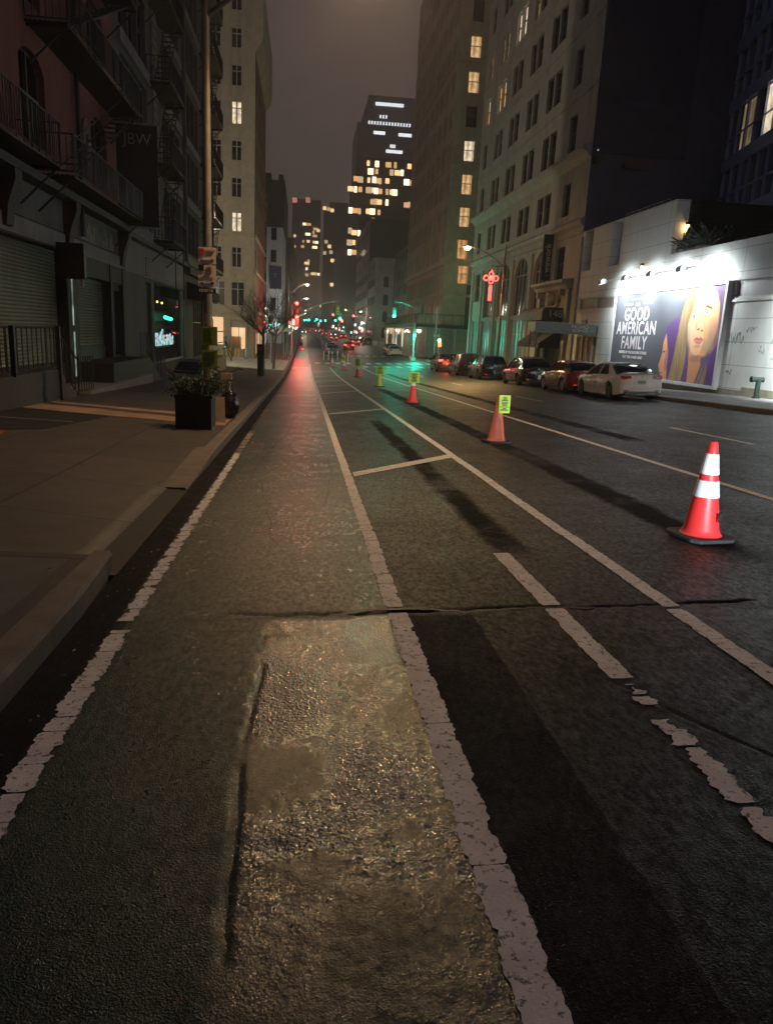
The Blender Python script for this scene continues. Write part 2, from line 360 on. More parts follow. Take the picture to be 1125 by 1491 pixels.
def road():
    vs, fs = near_road(); V = [tuple(v) for v in vs]; F = [tuple(int(q) for q in f) for f in fs]
    ylist = frange(-12, 0.9, 6)+frange(0.9, 6.2, 10)[1:]+frange(6.2, 110, 90)[1:]+frange(110, 700, 60)[1:]
    def part(xs, ys):
        k = len(V); n = len(xs)
        for y in ys:
            for x in xs: V.append((x, y, gr(x, y)))
        for j in range(len(ys)-1):
            for i in range(n-1): F.append((k+j*n+i, k+j*n+i+1, k+(j+1)*n+i+1, k+(j+1)*n+i))
    part(frange(-1.37, 14.0, 14), frange(-12, 0.9, 6)); part(frange(3.2, 14.0, 10), frange(0.9, 6.2, 10)); part(frange(-1.37, 14.0, 14), frange(6.2, 110, 90)+frange(110, 700, 60)[1:])
    part(frange(14.0, 90, 12), frange(87.5, 101.5, 4))
    me = bpy.data.meshes.new('road'); me.from_pydata(V, [], F); me.materials.append(M['road'])
    me.polygons.foreach_set('use_smooth', [True]*len(F))
    o = bpy.data.objects.new('road', me); COL.objects.link(o); o['kind'] = 'structure'
road()
# tar in the crack across the street
M['tar'] = mat('tar', (0.008, 0.008, 0.009), 0.5, 0.3, 20, 0.3, 60)
def ribbon(name, pts, wd, m, dz=0.005, seed=1, seg=0.03, kind='structure', amp=0.4, parent=None, rough=0.5):
    """a flat jagged ribbon that follows the road"""
    rr = random.Random(seed); P = [Vector((*p, 0)) for p in pts]; b = B(); k = 0; prev = None
    for a, c in zip(P, P[1:]):
        n = max(1, int((c-a).length/seg)); d = (c-a).normalized(); nn = Vector((-d.y, d.x, 0))
        for i in range(n+(1 if c is P[-1] else 0)):
            q = a+(c-a)*i/n; q = q+nn*wd*(rr.random()-0.5)*amp
            l = q+nn*wd*0.5*(1+amp*(rr.random()-0.5)); r_ = q-nn*wd*0.5*(1+amp*(rr.random()-0.5))
            b.v += [(l.x, l.y, gr(l.x, l.y)+dz), (r_.x, r_.y, gr(r_.x, r_.y)+dz)]
            if prev is not None: b.f.append((prev, prev+1, k+1, k))
            prev = k; k += 2
    o = b.build(name, m, parent); o['kind'] = kind; return o
ribbon('road_crack', [(0.2, 4.46), (0.45, 4.56), (0.75, 4.56), (1.1, 4.48), (1.65, 4.53), (2.1, 4.47), (2.6, 4.50), (3.3, 4.42), (4.2, 4.5)], 0.030, M['tar'], 0.003, 3, amp=0.8)
ribbon('road_crack', [(4.1, 22.1), (4.6, 23.1), (5.36, 24.0)], 0.16, M['tar'], 0.004, 5, 0.1)
# paint
t = NT('road_paint'); ag = t.vor(60); dirt = t.noise(7, 5, 0.7)
c = t.mix(t.ramp(dirt, 0.35, 0, 0.7, 1), (0.62, 0.61, 0.60), (0.86, 0.86, 0.86)); c = t.mix(t.ramp(t.noise(28, 5, 0.75), 0.55, 0, 0.62, 0.85), c, (0.05, 0.047, 0.045))
M['paint'] = t.out(c, 0.65, t.bump(t.noise(60, 3, 0.6), 0.5, 0.006))
t = NT('road_paint_worn'); c = t.mix(t.ramp(t.noise(3, 6, 0.75), 0.45, 0, 0.6, 1), (0.05, 0.046, 0.042), (0.34, 0.28, 0.24)); M['paint_worn'] = t.out(c, 0.65, t.bump(t.noise(60, 3, 0.6), 0.5, 0.006))
def stripe(name, x0, x1, y0, y1, m, seed, plates=True, wear=0.3, gaps=(0.012, 0.03), plen=(0.22, 0.6), far=None, jit=0.010):
    """thermoplastic stripe along the street, broken in plates near the camera"""
    rr = random.Random(seed); b = B(); y = y0; ph = [rr.uniform(0, 6) for _ in range(8)]
    def ed(v, o): return jit*(.45*math.sin(v*23+ph[o])+.35*math.sin(v*61+ph[o+1])+.3*math.sin(v*137+ph[o+2])+.25*rr.uniform(-1, 1))-jit*(1.6 if math.sin(v*9.7+ph[o+3]) > .93 else 0)
    while y < y1:
        if plates and y < 14:
            L = rr.uniform(*plen)*(1 if y < 7 else 1.8); e = min(y1, y+L); n = max(3, int((e-y)/0.014)); dx0 = rr.uniform(-0.006, 0.006)
            rows = []
            for i in range(n+1):
                q = i/n; yy = y+(e-y)*q
                en = min(q, 1-q)*n; cut = 0.007*max(0, 1-en/1.2)
                rows.append((x0+dx0+cut-ed(yy, 0), x1+dx0-cut+ed(yy, 4), yy))
            k = len(b.v)
            for a, c, yy in rows:
                ys_ = yy+rr.uniform(-0.004, 0.004)
                b.v += [(a, ys_, gr(a, yy)+0.0055), ((a+c)/2, yy, gr(a, yy)+0.0065), (c, ys_, gr(c, yy)+0.0055)]
            for i in range(n): b.f += [(k+3*i, k+3*i+1, k+3*i+4, k+3*i+3), (k+3*i+1, k+3*i+2, k+3*i+5, k+3*i+4)]
            y = e+rr.uniform(*gaps)*(1 if y < 7 else 0.5)
        else:
            e = min(y1, y+(1.0 if y < 40 else 4.0)); b.quad((x0, y, gr(x0, y)+0.006), (x1, y, gr(x1, y)+0.006), (x1, e, gr(x1, e)+0.006), (x0, e, gr(x0, e)+0.006)); y = e
    o = b.build(name, m); o['kind'] = 'structure'; return o
stripe('lane_stripe', -1.115, -1.0, 1.0, 4.30, M['paint'], 1, gaps=(0.003, 0.010), plen=(0.10, 0.34), jit=0.013)
stripe('lane_stripe', -1.11, -1.01, 4.46, 12.4, M['paint'], 2, plen=(0.08, 0.3), gaps=(0.006, 0.022), jit=0.016)
stripe('lane_stripe', -1.12, -1.0, 12.4, 16, M['paint_worn'], 21)
stripe('lane_stripe', -1.12, -1.0, 20, 86, M['paint_worn'], 22)
stripe('lane_stripe', 0.575, 0.705, 1.0, 4.48, M['paint'], 3, plen=(0.15, 0.8), gaps=(0.001, 0.004), jit=0.008)
stripe('lane_stripe', 0.575, 0.695, 4.60, 78, M['paint'], 4, gaps=(0.004, 0.012), jit=0.006)
stripe('lane_stripe', 2.435, 2.56, 1.2, 4.42, M['paint'], 5, plen=(0.5, 0.9), gaps=(0.002, 0.006), jit=0.005)
stripe('lane_stripe', 2.435, 2.56, 4.47, 72, M['paint'], 6, plen=(0.6, 1.3), gaps=(0.002, 0.006), jit=0.004)
stripe('lane_stripe', 5.55, 5.67, 2, 72, M['paint'], 7, plates=False)
stripe('lane_stripe', 1.625, 1.755, 3.40, 4.49, M['paint'], 8, plen=(1, 1.2), jit=0.006)
stripe('lane_stripe', 1.625, 1.765, 4.56, 5.90, M['paint'], 9, plen=(2, 3), jit=0.004)
stripe('lane_stripe', 1.655, 1.74, 3.10, 3.33, M['paint'], 10, plen=(0.05, 0.12), gaps=(0.02, 0.04), jit=0.02)
stripe('lane_stripe', 1.64, 1.745, 1.9, 2.95, M['paint'], 12, plen=(0.08, 0.5), gaps=(0.01, 0.07), jit=0.020)
for a, c in ((13.6, 17.0), (26.8, 30.4), (41, 44), (55, 58)): stripe('lane_stripe', 8.75, 8.87, a, c, M['paint'], int(a), plates=False)
for i, (a, c) in enumerate(((9.95, 11.8), (20.5, 22.5), (31.2, 33.6), (38, 40.5), (44.8, 47.3), (53, 55.6), (62, 64.5))):
    b = B(); n = 10
    for k in range(n):
        xa = 0.72+(2.43-0.72)*k/n; xb = 0.72+(2.43-0.72)*(k+1)/n; ya = a+(c-a)*k/n; yb = a+(c-a)*(k+1)/n; wd = 0.36
        b.quad((xa, ya, gr(xa, ya)+0.007), (xb, yb, gr(xb, yb)+0.007), (xb, yb+wd, gr(xb, yb+wd)+0.007), (xa, ya+wd, gr(xa, ya+wd)+0.007))
    o = b.build('buffer_mark', M['paint']); o['kind'] = 'structure'
cw = mat('crosswalk_paint', (0.72, 0.72, 0.70), 0.6, 0.3, 2, 0)
for y0, y1, xa, xb in ((72.5, 75.3, 5.8, 13.6), (79.6, 82.8, 1.2, 13.6), (103.5, 106.5, 3.0, 13.6)):
    b = B(); x = xa
    while x < xb: b.quad((x, y0, gr(x, y0)+0.006), (x+0.5, y0, gr(x+.5, y0)+0.006), (x+0.5, y1, gr(x+.5, y1)+0.006), (x, y1, gr(x, y1)+0.006)); x += 1.1
    o = b.build('crosswalk', cw); o['kind'] = 'structure'
b = B(); b.quad((-1.0, 70.0, gr(-1, 70)+.006), (0.57, 70.0, gr(.57, 70)+.006), (0.57, 70.8, gr(.57, 70.8)+.006), (-1, 70.8, gr(-1, 70.8)+.006)); o = b.build('stop_bar', cw); o['kind'] = 'structure'

# pavements
def paving(name, c0, c1, jx, jy, ox=0, oy=0):
    t = NT(name); X, Y, Z = t.xyz()
    def joint(v, p, o_): return t.math('LESS_THAN', t.math('ABSOLUTE', t.math('SUBTRACT', t.math('FRACT', t.math('DIVIDE', t.math('ADD', v, o_), p)), 0.5)), 0.015/p*1.2)
    w1 = t.math('MULTIPLY', t.math('SUBTRACT', t.noise(3, 4), 0.5), 0.02)
    j = t.math('MAXIMUM', joint(t.math('ADD', X, w1), jx, ox), joint(t.math('ADD', Y, w1), jy, oy))
    cell = t.n.new('ShaderNodeTexWhiteNoise'); cb = t.n.new('ShaderNodeCombineXYZ')
    t.L(t.math('FLOOR', t.math('DIVIDE', t.math('ADD', X, ox+jx/2), jx)), cb.inputs[0]); t.L(t.math('FLOOR', t.math('DIVIDE', t.math('ADD', Y, oy+jy/2), jy)), cb.inputs[1]); t.L(cb.outputs[0], cell.inputs[0])
    c = t.mix(t.ramp(t.noise(1.1, 6, 0.7), 0.3, 0, 0.7, 1), c0, c1)
    c = t.mix(t.math('MULTIPLY', cell.outputs[0], 0.35), c, tuple(x*0.6 for x in c0))
    c = t.mix(t.ramp(t.noise(9, 4, 0.7), 0.60, 0, 0.72, 0.6), c, tuple(x*0.35 for x in c0))
    c = t.mix(t.ramp(t.vor(3.3), 0.05, 0.75, 0.075, 0), c, tuple(x*0.3 for x in c0))
    c = t.mix(t.math('MULTIPLY', j, 0.85), c, (0.012, 0.011, 0.011))
    nb = t.bump(t.noise(45, 4, 0.6), 0.35, 0.006); nb = t.bump(t.math('SUBTRACT', 1.0, j), 0.5, 0.01, nb)
    return t.out(c, t.math('ADD', t.math('MULTIPLY', t.noise(3, 4), 0.3), 0.5), nb)
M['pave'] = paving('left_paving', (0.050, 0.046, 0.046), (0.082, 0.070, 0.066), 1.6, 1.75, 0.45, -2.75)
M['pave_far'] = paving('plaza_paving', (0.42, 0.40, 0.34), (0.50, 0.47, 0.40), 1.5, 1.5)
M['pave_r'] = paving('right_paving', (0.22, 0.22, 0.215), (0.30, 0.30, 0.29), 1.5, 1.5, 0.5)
M['curb'] = mat('granite_kerb', (0.17, 0.145, 0.125), 0.75, 0.3, 5, 0.35, 60, stain=0.3)
ysl = frange(-12, 5.6, 24)
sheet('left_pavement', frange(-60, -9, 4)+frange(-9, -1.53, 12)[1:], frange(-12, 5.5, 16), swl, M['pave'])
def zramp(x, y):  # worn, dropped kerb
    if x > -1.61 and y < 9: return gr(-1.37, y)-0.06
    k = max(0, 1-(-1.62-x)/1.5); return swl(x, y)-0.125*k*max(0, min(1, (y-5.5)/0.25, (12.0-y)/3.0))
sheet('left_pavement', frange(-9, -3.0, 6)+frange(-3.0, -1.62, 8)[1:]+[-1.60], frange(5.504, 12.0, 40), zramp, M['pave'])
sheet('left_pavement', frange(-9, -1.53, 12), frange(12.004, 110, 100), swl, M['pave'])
sheet('plaza', frange(-60, -9.004, 6), frange(57, 110, 30), lambda x, y: swl(-9, y), M['pave_far'])
b = B()
for k in range(40):
    y0 = 61+k*0.55; b.quad((-9.0, y0, swl(-9, y0)+.005), (-1.6, y0, swl(-1.6, y0)+.005), (-1.6, y0+.55, swl(-1.6, y0+.55)+.005), (-9, y0+.55, swl(-9, y0+.55)+.005))
o = b.build('plaza_pavement', M['pave_far']); o['kind'] = 'structure'
sheet('left_pavement', frange(-9, -1.53, 6), frange(110.004, 700, 60), swl, M['pave'])
sheet('right_pavement', frange(14.16, 18.5, 4), frange(-12, 87.4, 90), swr, M['pave_r'])
sheet('right_pavement', frange(18.504, 90, 6), frange(85.6, 87.4, 2), lambda x, y: swr(18.5, y), M['pave_r'])
sheet('right_pavement', frange(14.16, 19.5, 4), frange(101.6, 700, 90), swr, M['pave_r'])
sheet('right_pavement', frange(19.504, 90, 6), frange(101.6, 103.4, 2), lambda x, y: swr(19.5, y), M['pave_r'])
def curb(xa, xb, ya, yb, top, bot, round_end=False, name='kerb'):
    b = B(); ys = frange(ya, yb, max(2, int((yb-ya)/1.0))); rr = random.Random(int(ya*10))
    s = 1 if xb > 0 else -1
    inner, face = (xb, xa) if s > 0 else (xa, xb)
    sec = lambda y: [(face, y, bot(y)), (face+s*0.004, y, top(y)-0.03), (face+s*0.025, y, top(y)), (inner, y, top(y)+0.002), (inner, y, bot(y))]
    for i, y in enumerate(ys):
        q = sec(y)
        if round_end and i == len(ys)-1: q = [(p[0]+s*0.06*(1 if j < 3 else 0), p[1], p[2]) for j, p in enumerate(q)]
        b.v += q
    for i in range(len(ys)-1):
        for j in range(4): b.f.append((i*5+j, i*5+j+1, i*5+j+6, i*5+j+5))
    b.f += [(0, 1, 2, 3, 4), tuple(len(b.v)-5+j for j in range(5))]
    o = b.build(name, M['curb']); o['kind'] = 'structure'; return o
lt = lambda y: gr(-1.37, y)+0.155; lb = lambda y: gr(-1.37, y)-0.05
rt = lambda y: gr(14, y)+0.155; rb = lambda y: gr(14, y)-0.05
curb(-1.55, -1.36, -12, 5.62, lt, lb, True)
lt2 = lambda y: gr(-1.37, y)+0.155-0.12*min(1, max(0, (12.0-y)/3.0))
curb(-1.68, -1.37, 9.0, 12.0, lt2, lb); curb(-1.55, -1.37, 12.0, 110, lt, lb); curb(-1.55, -1.37, 110.01, 700, lt, lb)
curb(14.0, 14.18, -12, 87.5, rt, rb); curb(14.0, 14.18, 101.5, 700, rt, rb)
# big dark sheet under everything, out to the horizon
gm = mat('city_ground', (0.05, 0.048, 0.045), 0.9, 0.2, 0.1, 0)
sheet('ground', frange(-900, 900, 12), frange(-120, 1500, 16), lambda x, y: -3.2 if y < 200 else -3.2+0.008*(y-200), gm)
# patches in the left pavement
hatch = mat('asphalt_infill', (0.009, 0.009, 0.010), 0.8, 0.3, 4, 0.4, 50)
orange = mat('rusty_brick_strip', (0.32, 0.12, 0.045), 0.8, 0.3, 6, 0.4, 40)
palec = mat('worn_concrete_strip', (0.30, 0.20, 0.15), 0.8, 0.3, 2, 0.3, 40)
def patch(name, poly, m, dz, f=swl):
    b = B(); b.add([(x, y, f(x, y)+dz) for x, y in poly], [tuple(range(len(poly)))]); o = b.build(name, m); o['kind'] = 'structure'; return o
patch('pavement_strip', [(-9, 17.1), (-4.1, 16.2), (-1.6, 15.6), (-1.6, 17.8), (-6.3, 18.9), (-9, 20.6)], palec, 0.004)
patch('brick_inset', [(-9, 18.7), (-6.0, 17.7), (-5.7, 18.2), (-6.3, 19.0), (-9, 20.8)], orange, 0.008)
patch('asphalt_infill', [(-8.8, 16.9), (-6.75, 17.0), (-4.0, 16.0), (-4.35, 13.2), (-5.0, 12.4), (-8.8, 12.8)], hatch, 0.008)
patch('brick_inset', [(-9, 12.6), (-4.75, 12.5), (-4.6, 11.9), (-9, 12.0)], orange, 0.012)
patch('infill_line', [(-8.8, 14.72), (-4.25, 14.4), (-4.25, 14.47), (-8.8, 14.80)], M['pale_trim'], 0.012)
patch('grey_slab', [(-6, -2), (-1.66, -2), (-1.66, 5.35), (-6, 5.35)], mat('grey_slab', (0.085, 0.088, 0.086), 0.7, 0.3, 3, 0.35, 50), 0.004)

b = B(); n = 30; rr = random.Random(77); V = []
for i in range(n+1):
    y = 5.45+3.75*i/n; V.append((-1.66+rr.uniform(-.02, .02), y, gr(-1.6, y)+.02)); V.append((-1.36, y, gr(-1.36, y)+.008))
b.add(V, [(2*i, 2*i+1, 2*i+3, 2*i+2) for i in range(n)]); o = b.build('gutter_fill', M['tar']); o['kind'] = 'structure'
# hairline cracks
rr = random.Random(41)
for k, (xa, ya, xb, yb) in enumerate(((-.95, 4.42, .2, 4.46), (1.7, 4.5, 2.0, 5.6), (-.2, 6.2, -.5, 9.5), (.3, 8.0, .5, 12.5), (3.0, 5.0, 3.4, 9.0), (4.6, 6.0, 5.2, 12), (-.7, 10, -.2, 17), (1.1, 5.2, 1.3, 9.5), (2.9, 12, 4.9, 13.2), (-.9, 7.3, .55, 7.5), (.72, 6.9, 2.4, 6.6))):
    n = 7; P = [(xa+(xb-xa)*i/n+rr.uniform(-.05, .05), ya+(yb-ya)*i/n+rr.uniform(-.05, .05)) for i in range(n+1)]
    ribbon('road_crack', P, .010 if k else .016, M['tar'], .0035, k+9, .05, amp=.9)
# litter and leaves along the gutter and the pavement edge
lm_ = mat('dead_leaf', (.12, .085, .045), .8, .4, 9, 0); pm_ = mat('litter_paper', (.42, .40, .38), .8, .2, 9, 0)
b = B(); b2 = B()
for k in range(240):
    y = rr.uniform(1.5, 22)**1.0; x = rr.choice((-1.30, -1.62, -1.2))+rr.gauss(0, .09); z = (swl(x, y) if x < -1.56 else gr(x, y))+.008; a = rr.uniform(0, 6.3); s_ = rr.uniform(.008, .022); c, q = math.cos(a)*s_, math.sin(a)*s_
    if -1.57 < x < -1.36: continue
    (b if k % 5 else b2).add([(x-c, y-q, z), (x+q*.5, y-c*.5, z+.006), (x+c, y+q, z), (x-q*.5, y+c*.5, z+.004)], [(0, 1, 2, 3)])
o = b.build('fallen_leaves', lm_); tag(o, 'dead leaf scraps scattered along the left gutter', 'leaves', kind='stuff'); o = b2.build('paper_litter', pm_); tag(o, 'pale paper scraps scattered along the left gutter', 'litter', kind='stuff')

# ------------------------------------------------ facades and windows
WC = {}
def win_mesh(w, h, style, fm, arch):
    k = (round(w, 2), round(h, 2), style, fm.name, arch)
    if k in WC: return WC[k]
    b = B(); t = 0.06; y0, y1 = -0.03, 0.05
    b.box(0, t, y0, y1, 0, h); b.box(w-t, w, y0, y1, 0, h); b.box(t, w-t, y0, y1, 0, t); b.box(t, w-t, y0, y1, h-t, h)
    if style in ('sash', 'pair'): b.box(t, w-t, y0-.02, y1-.01, h*0.52, h*0.52+0.07)
    if style in ('tee', 'pair2'): b.box(t, w-t, y0-.02, y1-.01, h*0.68, h*0.68+0.08)
    if style in ('pair', 'tee', 'pair2'): b.box(w/2-0.05, w/2+0.05, y0-.03, y1-.015, t, h-t)
    if style == 'multi':
        n = max(2, int(w/0.9))
        for i in range(1, n): b.box(w*i/n-.035, w*i/n+.035, y0-.02, y1-.01, t, h-t)
        b.box(t, w-t, y0-.01, y1-.02, h*0.7, h*0.7+0.06)
    if style == 'mull':
        n = max(2, int(w/1.3))
        for i in range(1, n): b.box(w*i/n-.04, w*i/n+.04, y0-.02, y1-.01, t, h-t)
    fr = b.mesh('window', fm)
    p = B(); p.quad((t*.8, 0.02, t*.8), (w-t*.8, 0.02, t*.8), (w-t*.8, 0.02, h-t*.8), (t*.8, 0.02, h-t*.8))
    WC[k] = (fr, p); return WC[k]
PC = {}
def window(parent, P, ang, w, h, style, fm, gm_, arch=False, name='window', label=None):
    """one window: the frame is the part, its glass the sub-part; P = lower corner in world space"""
    fr, p = win_mesh(w, h, style, fm, arch)
    o = bpy.data.objects.new(name, fr); COL.objects.link(o); o.parent = parent; o.location = Vector(P)-woff(parent); o.rotation_euler = (0, 0, ang)
    k = (fr.name, gm_.name)
    if k not in PC: PC[k] = p.mesh('pane', gm_)
    q = bpy.data.objects.new('pane', PC[k]); COL.objects.link(q); q.parent = o
    if label: o['label'] = label
    return o
def facade(wb, P0, ang, width, z0, z1, ops, depth=0.22, us=(), zs=()):
    """wall with real openings. ops: (u0,u1,za,zb,arched). u runs along the wall, wall looks to -y of its own frame"""
    c, s = math.cos(ang), math.sin(ang)
    W = lambda u, d, z: (P0[0]+u*c-d*s, P0[1]+u*s+d*c, z)
    U = sorted(set([0, width]+[o[0] for o in ops]+[o[1] for o in ops]+list(us))); ZZ = sorted(set([z0, z1]+[o[2] for o in ops]+[o[3] for o in ops]+list(zs)))
    for i in range(len(U)-1):
        j = 0
        while j < len(ZZ)-1:
            um = (U[i]+U[i+1])/2; zm = (ZZ[j]+ZZ[j+1])/2
            ins = any(o[0] < um < o[1] and o[2] < zm < o[3] for o in ops)
            if not ins: wb.quad(W(U[i], 0, ZZ[j]), W(U[i+1], 0, ZZ[j]), W(U[i+1], 0, ZZ[j+1]), W(U[i], 0, ZZ[j+1]))
            j += 1
    for o in ops:
        a, b_, p, q = o[:4]
        wb.quad(W(a, 0, p), W(a, depth, p), W(a, depth, q), W(a, 0, q)); wb.quad(W(b_, 0, p), W(b_, 0, q), W(b_, depth, q), W(b_, depth, p))
        wb.quad(W(a, 0, q), W(a, depth, q), W(b_, depth, q), W(b_, 0, q)); wb.quad(W(a, 0, p), W(b_, 0, p), W(b_, depth, p), W(a, depth, p))
        if len(o) > 4 and o[4]:
            r = (b_-a)/2; m = (a+b_)/2; rise = o[4] if o[4] is not True else r; n = 10
            for sgn in (-1, 1):
                arc = [(m+sgn*r*math.cos(math.pi/2*k/n), q-rise+rise*math.sin(math.pi/2*k/n)) for k in range(n+1)]
                for k in range(n):
                    (ua, za), (ub, zb) = arc[k], arc[k+1]
                    wb.quad(W(ua, 0.002, za), W(ub, 0.002, zb), W(ub, 0.002, q), W(ua, 0.002, q)); wb.quad(W(ua, 0.002, za), W(ua, depth, za), W(ub, depth, zb), W(ub, 0.002, zb))
                    wb.quad(W(ua, depth*.7, za), W(ub, depth*.7, zb), W(ub, depth*.7, q), W(ua, depth*.7, q))
    return W
def put_windows(parent, W, ang, ops, style, fm, pick, depth=0.2, limit=300):
    for i, o in enumerate(ops[:limit]):
        window(parent, W(o[0], depth-0.05, o[2]), ang, o[1]-o[0], o[3]-o[2], style, fm, pick(i, o))
RIGHT = -math.pi/2     # walls that look at the street from the right (face -X)
LEFT = math.pi/2       # walls that look at the street from the left (face +X)
# for RIGHT walls P0 is the far end and u = yfar - y; for LEFT walls P0 is the near end and u = y - ynear
XR = 18.5; XL = -7.2

# ---------- number 148: limestone loft building
def building_148():
    yf, yn = 85.5, 51.2; zb, zt = -2.0, 42
    b = thing('loft_building', (XR, 68, -1.5), 'tan limestone loft building with tall arches and the 148 entrance, beside the white low building', 'building')
    U = lambda y: yf-y
    singles = [(54.6, 56.1), (82.3, 83.8)]; pairs = [(59.0, 62.4), (64.7, 68.0), (70.4, 73.6), (76.1, 79.2)]
    ops = []
    rows = [(10.5, 12.75)]+[(14.75+4.27*k, 17.2+4.27*k) for k in range(6)]
    halves = []
    for za, zz in rows:
        for a, c in singles: halves.append((U(c), U(a), za, zz))
        for a, c in pairs:
            m = (a+c)/2; halves.append((U(c), U(m)-0.14, za, zz)); halves.append((U(m)+0.14, U(a), za, zz))
    arches = [(U(c), U(a), 3.75, 8.55, True) for a, c in ((58.0, 61.9), (63.2, 67.6), (68.9, 73.2), (74.9, 78.8))]
    narrow = [(U(83.4), U(81.0), 5.5, 8.4), (U(56.5), U(54.5), 6.0, 8.4)]
    shops = [(U(83.3), U(81.2), -0.9, 3.5), (U(79.1), U(74.9), -0.9, 3.45), (U(73.4), U(68.9), -0.9, 3.45), (U(67.6), U(62.4), -0.9, 3.45)]
    door = [(U(58.6), U(53.0), -0.95, 3.4)]
    wb = B(); W = facade(wb, (XR, yf), RIGHT, yf-yn, zb, zt, halves+arches+narrow+shops+door, 0.30)
    wb.box(XR+0.35, 45, yn, yf, zb, zt-0.5)   # the block behind the facade
    wb.quad((XR, yn, zb), (45, yn, zb), (45, yn, zt), (XR, yn, zt)); wb.quad((XR, yf, zb), (45, yf, zb), (45, yf, zt), (XR, yf, zt))
    wb.build('wall', M['lime'], b)
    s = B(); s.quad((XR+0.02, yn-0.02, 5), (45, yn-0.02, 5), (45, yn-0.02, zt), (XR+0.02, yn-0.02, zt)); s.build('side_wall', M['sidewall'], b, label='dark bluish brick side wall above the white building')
    # piers between the bays, string courses and cornices
    for y in (51.3, 57.3, 62.45, 68.2, 74.0, 79.9, 84.3): B().box(XR-0.14, XR-0.002, y-0.35, y+0.35, -1.6, 8.6).build('pier', M['lime'], b)
    for nm, pr in (('cornice', [(0, 13.6), (-0.12, 13.7), (-0.30, 13.95), (-0.62, 14.12), (-0.62, 14.35), (-0.1, 14.45), (0, 14.5)]),
                   ('string_course', [(0, 9.35), (-0.25, 9.5), (-0.30, 9.75), (-0.1, 9.95), (0, 10.0)]), ('lower_band', [(0, 8.85), (-0.12, 8.9), (-0.12, 9.0), (0, 9.05)])):
        q = B(); q.prism([(XR-0.003+x, z) for x, z in pr], 'y', yn-0.0, yf); q.build(nm, M['lime'], b)
    q = B()
    for k in range(6): q.box(XR-0.10, XR-0.003, yn+0.05, yf-0.05, 18.1+4.27*k, 18.25+4.27*k)
    q.build('sill_band', M['lime'], b)
    litm = {}
    def pick(i, o):
        y = yf-(o[0]+o[1])/2; r = int(round((o[2]-14.75)/4.27)) if o[2] > 14 else -1
        if r == 2 and y > 75.5: return M['lit_warm']
        if r == 3 and y > 68: return M['lit_pale'] if y < 75 else M['lit_dim']
        if r == 4 and 62 < y < 70: return M['lit_pale']
        if r == 3 and 64 < y < 69: return M['lit_dim'] if rng.random() < .5 else M['glass']
        return M['glass']
    put_windows(b, W, RIGHT, halves, 'sash', M['frame_dark'], pick, 0.28)
    for o in arches: window(b, W(o[0], 0.24, o[2]), RIGHT, o[1]-o[0], o[3]-o[2], 'multi', M['frame_pale'], M['glass'], name='arched_window')
    for o in narrow: window(b, W(o[0], 0.24, o[2]), RIGHT, o[1]-o[0], o[3]-o[2], 'sash', M['frame_dark'], M['glass'], name='tall_window')
    for i, o in enumerate(shops): window(b, W(o[0], 0.2, o[2]), RIGHT, o[1]-o[0], o[3]-o[2], 'multi', M['frame_pale'], (M['reflect_green'], M['reflect_teal_dim'], M['reflect_green'], M['reflect_teal_dim'])[i], name='shop_window')  # pane glow stands for traffic signals mirrored in the glass
    # entrance: pilasters, hood with a carved cartouche
    e = B(); e.box(XR-0.25, XR-0.003, 58.65, 59.3, -1.2, 5.3); e.box(XR-0.25, XR-0.003, 52.3, 52.95, -1.2, 5.3)
    e.prism([(XR-0.003, 5.3), (XR-0.35, 5.35), (XR-0.55, 5.6), (XR-0.85, 5.75), (XR-0.85, 5.95), (XR-0.003, 6.05)], 'y', 52.1, 59.5)
    for y in (53.2, 58.4): e.box(XR-0.6, XR-0.003, y-.15, y+.15, 4.9, 5.35)
    e.build('portal', M['lime'], b)
    k = B(); k.ball((XR-0.02, 55.8, 4.7), 0.45, 12, 8, 1.0)
    for i in range(12):
        a = i*math.pi/6; k.ball((XR-0.05, 55.8+1.15*math.cos(a), 4.7+0.62*math.sin(a)), 0.22, 8, 6)
    k.build('cartouche', M['lime'], b, smooth=60)
    f = B()
    for i in range(12): f.box(XR+0.12, XR+0.26, 53.1+i*0.46, 53.18+i*0.46, -0.95, 3.4)
    f.box(XR+0.2, XR+0.3, 53.0, 58.6, -0.95, 3.4); f.build('door', M['frame_dark'], b)
    c = B(); c.box(XR+0.05, XR+0.1, 54.55, 54.65, 6.1, 8.3); c.build('light_tube', emis('tube_blue', (0.45, 0.85, 1.0), 1.6), b)
    return b
building_148()
# the dark entrance awning, the 148 box, the blade sign and the hotel canopy
aw = thing('entrance_awning', (17.5, 55.5, -0.9), 'black sloping fabric awning below the 148 box', 'awning')
b = B(); b.prism([(18.45, 2.75), (16.7, 1.55), (16.7, 1.2), (18.45, 1.2)], 'y', 53.0, 58.4); b.build('canopy', mat('black_canvas', (0.012, 0.012, 0.02), 0.8, 0.3, 3, 0.2), aw)
b = B()
for y in (53.1, 58.3): b.tube([(16.75, y, 1.2), (16.75, y, swr(16.75, y))], 0.03)
b.build('post', M['black_iron'], aw)
bx = thing('number_box', (17.7, 53.2, 3.3), 'dark rounded box reading 148 over the entrance', 'sign')
b = B(); pr = [(18.45, 3.15), (16.75, 3.15), (16.75, 3.75), (16.85, 3.95), (17.0, 4.05), (18.45, 4.05)]
b.prism([(x, z) for x, z in pr], 'y', 53.0, 58.4); b.build('box', mat('plum_canvas', (0.03, 0.022, 0.035), 0.6, 0.2, 3), bx)
whit = mat('white_lettering', (0.75, 0.75, 0.74), 0.5, 0.05, 3, 0); soft = mat('grey_lettering', (0.42, 0.42, 0.42), 0.5, 0.05, 3, 0)
dimt = mat('dim_lettering', (0.16, 0.16, 0.17), 0.5, 0.05, 3, 0)
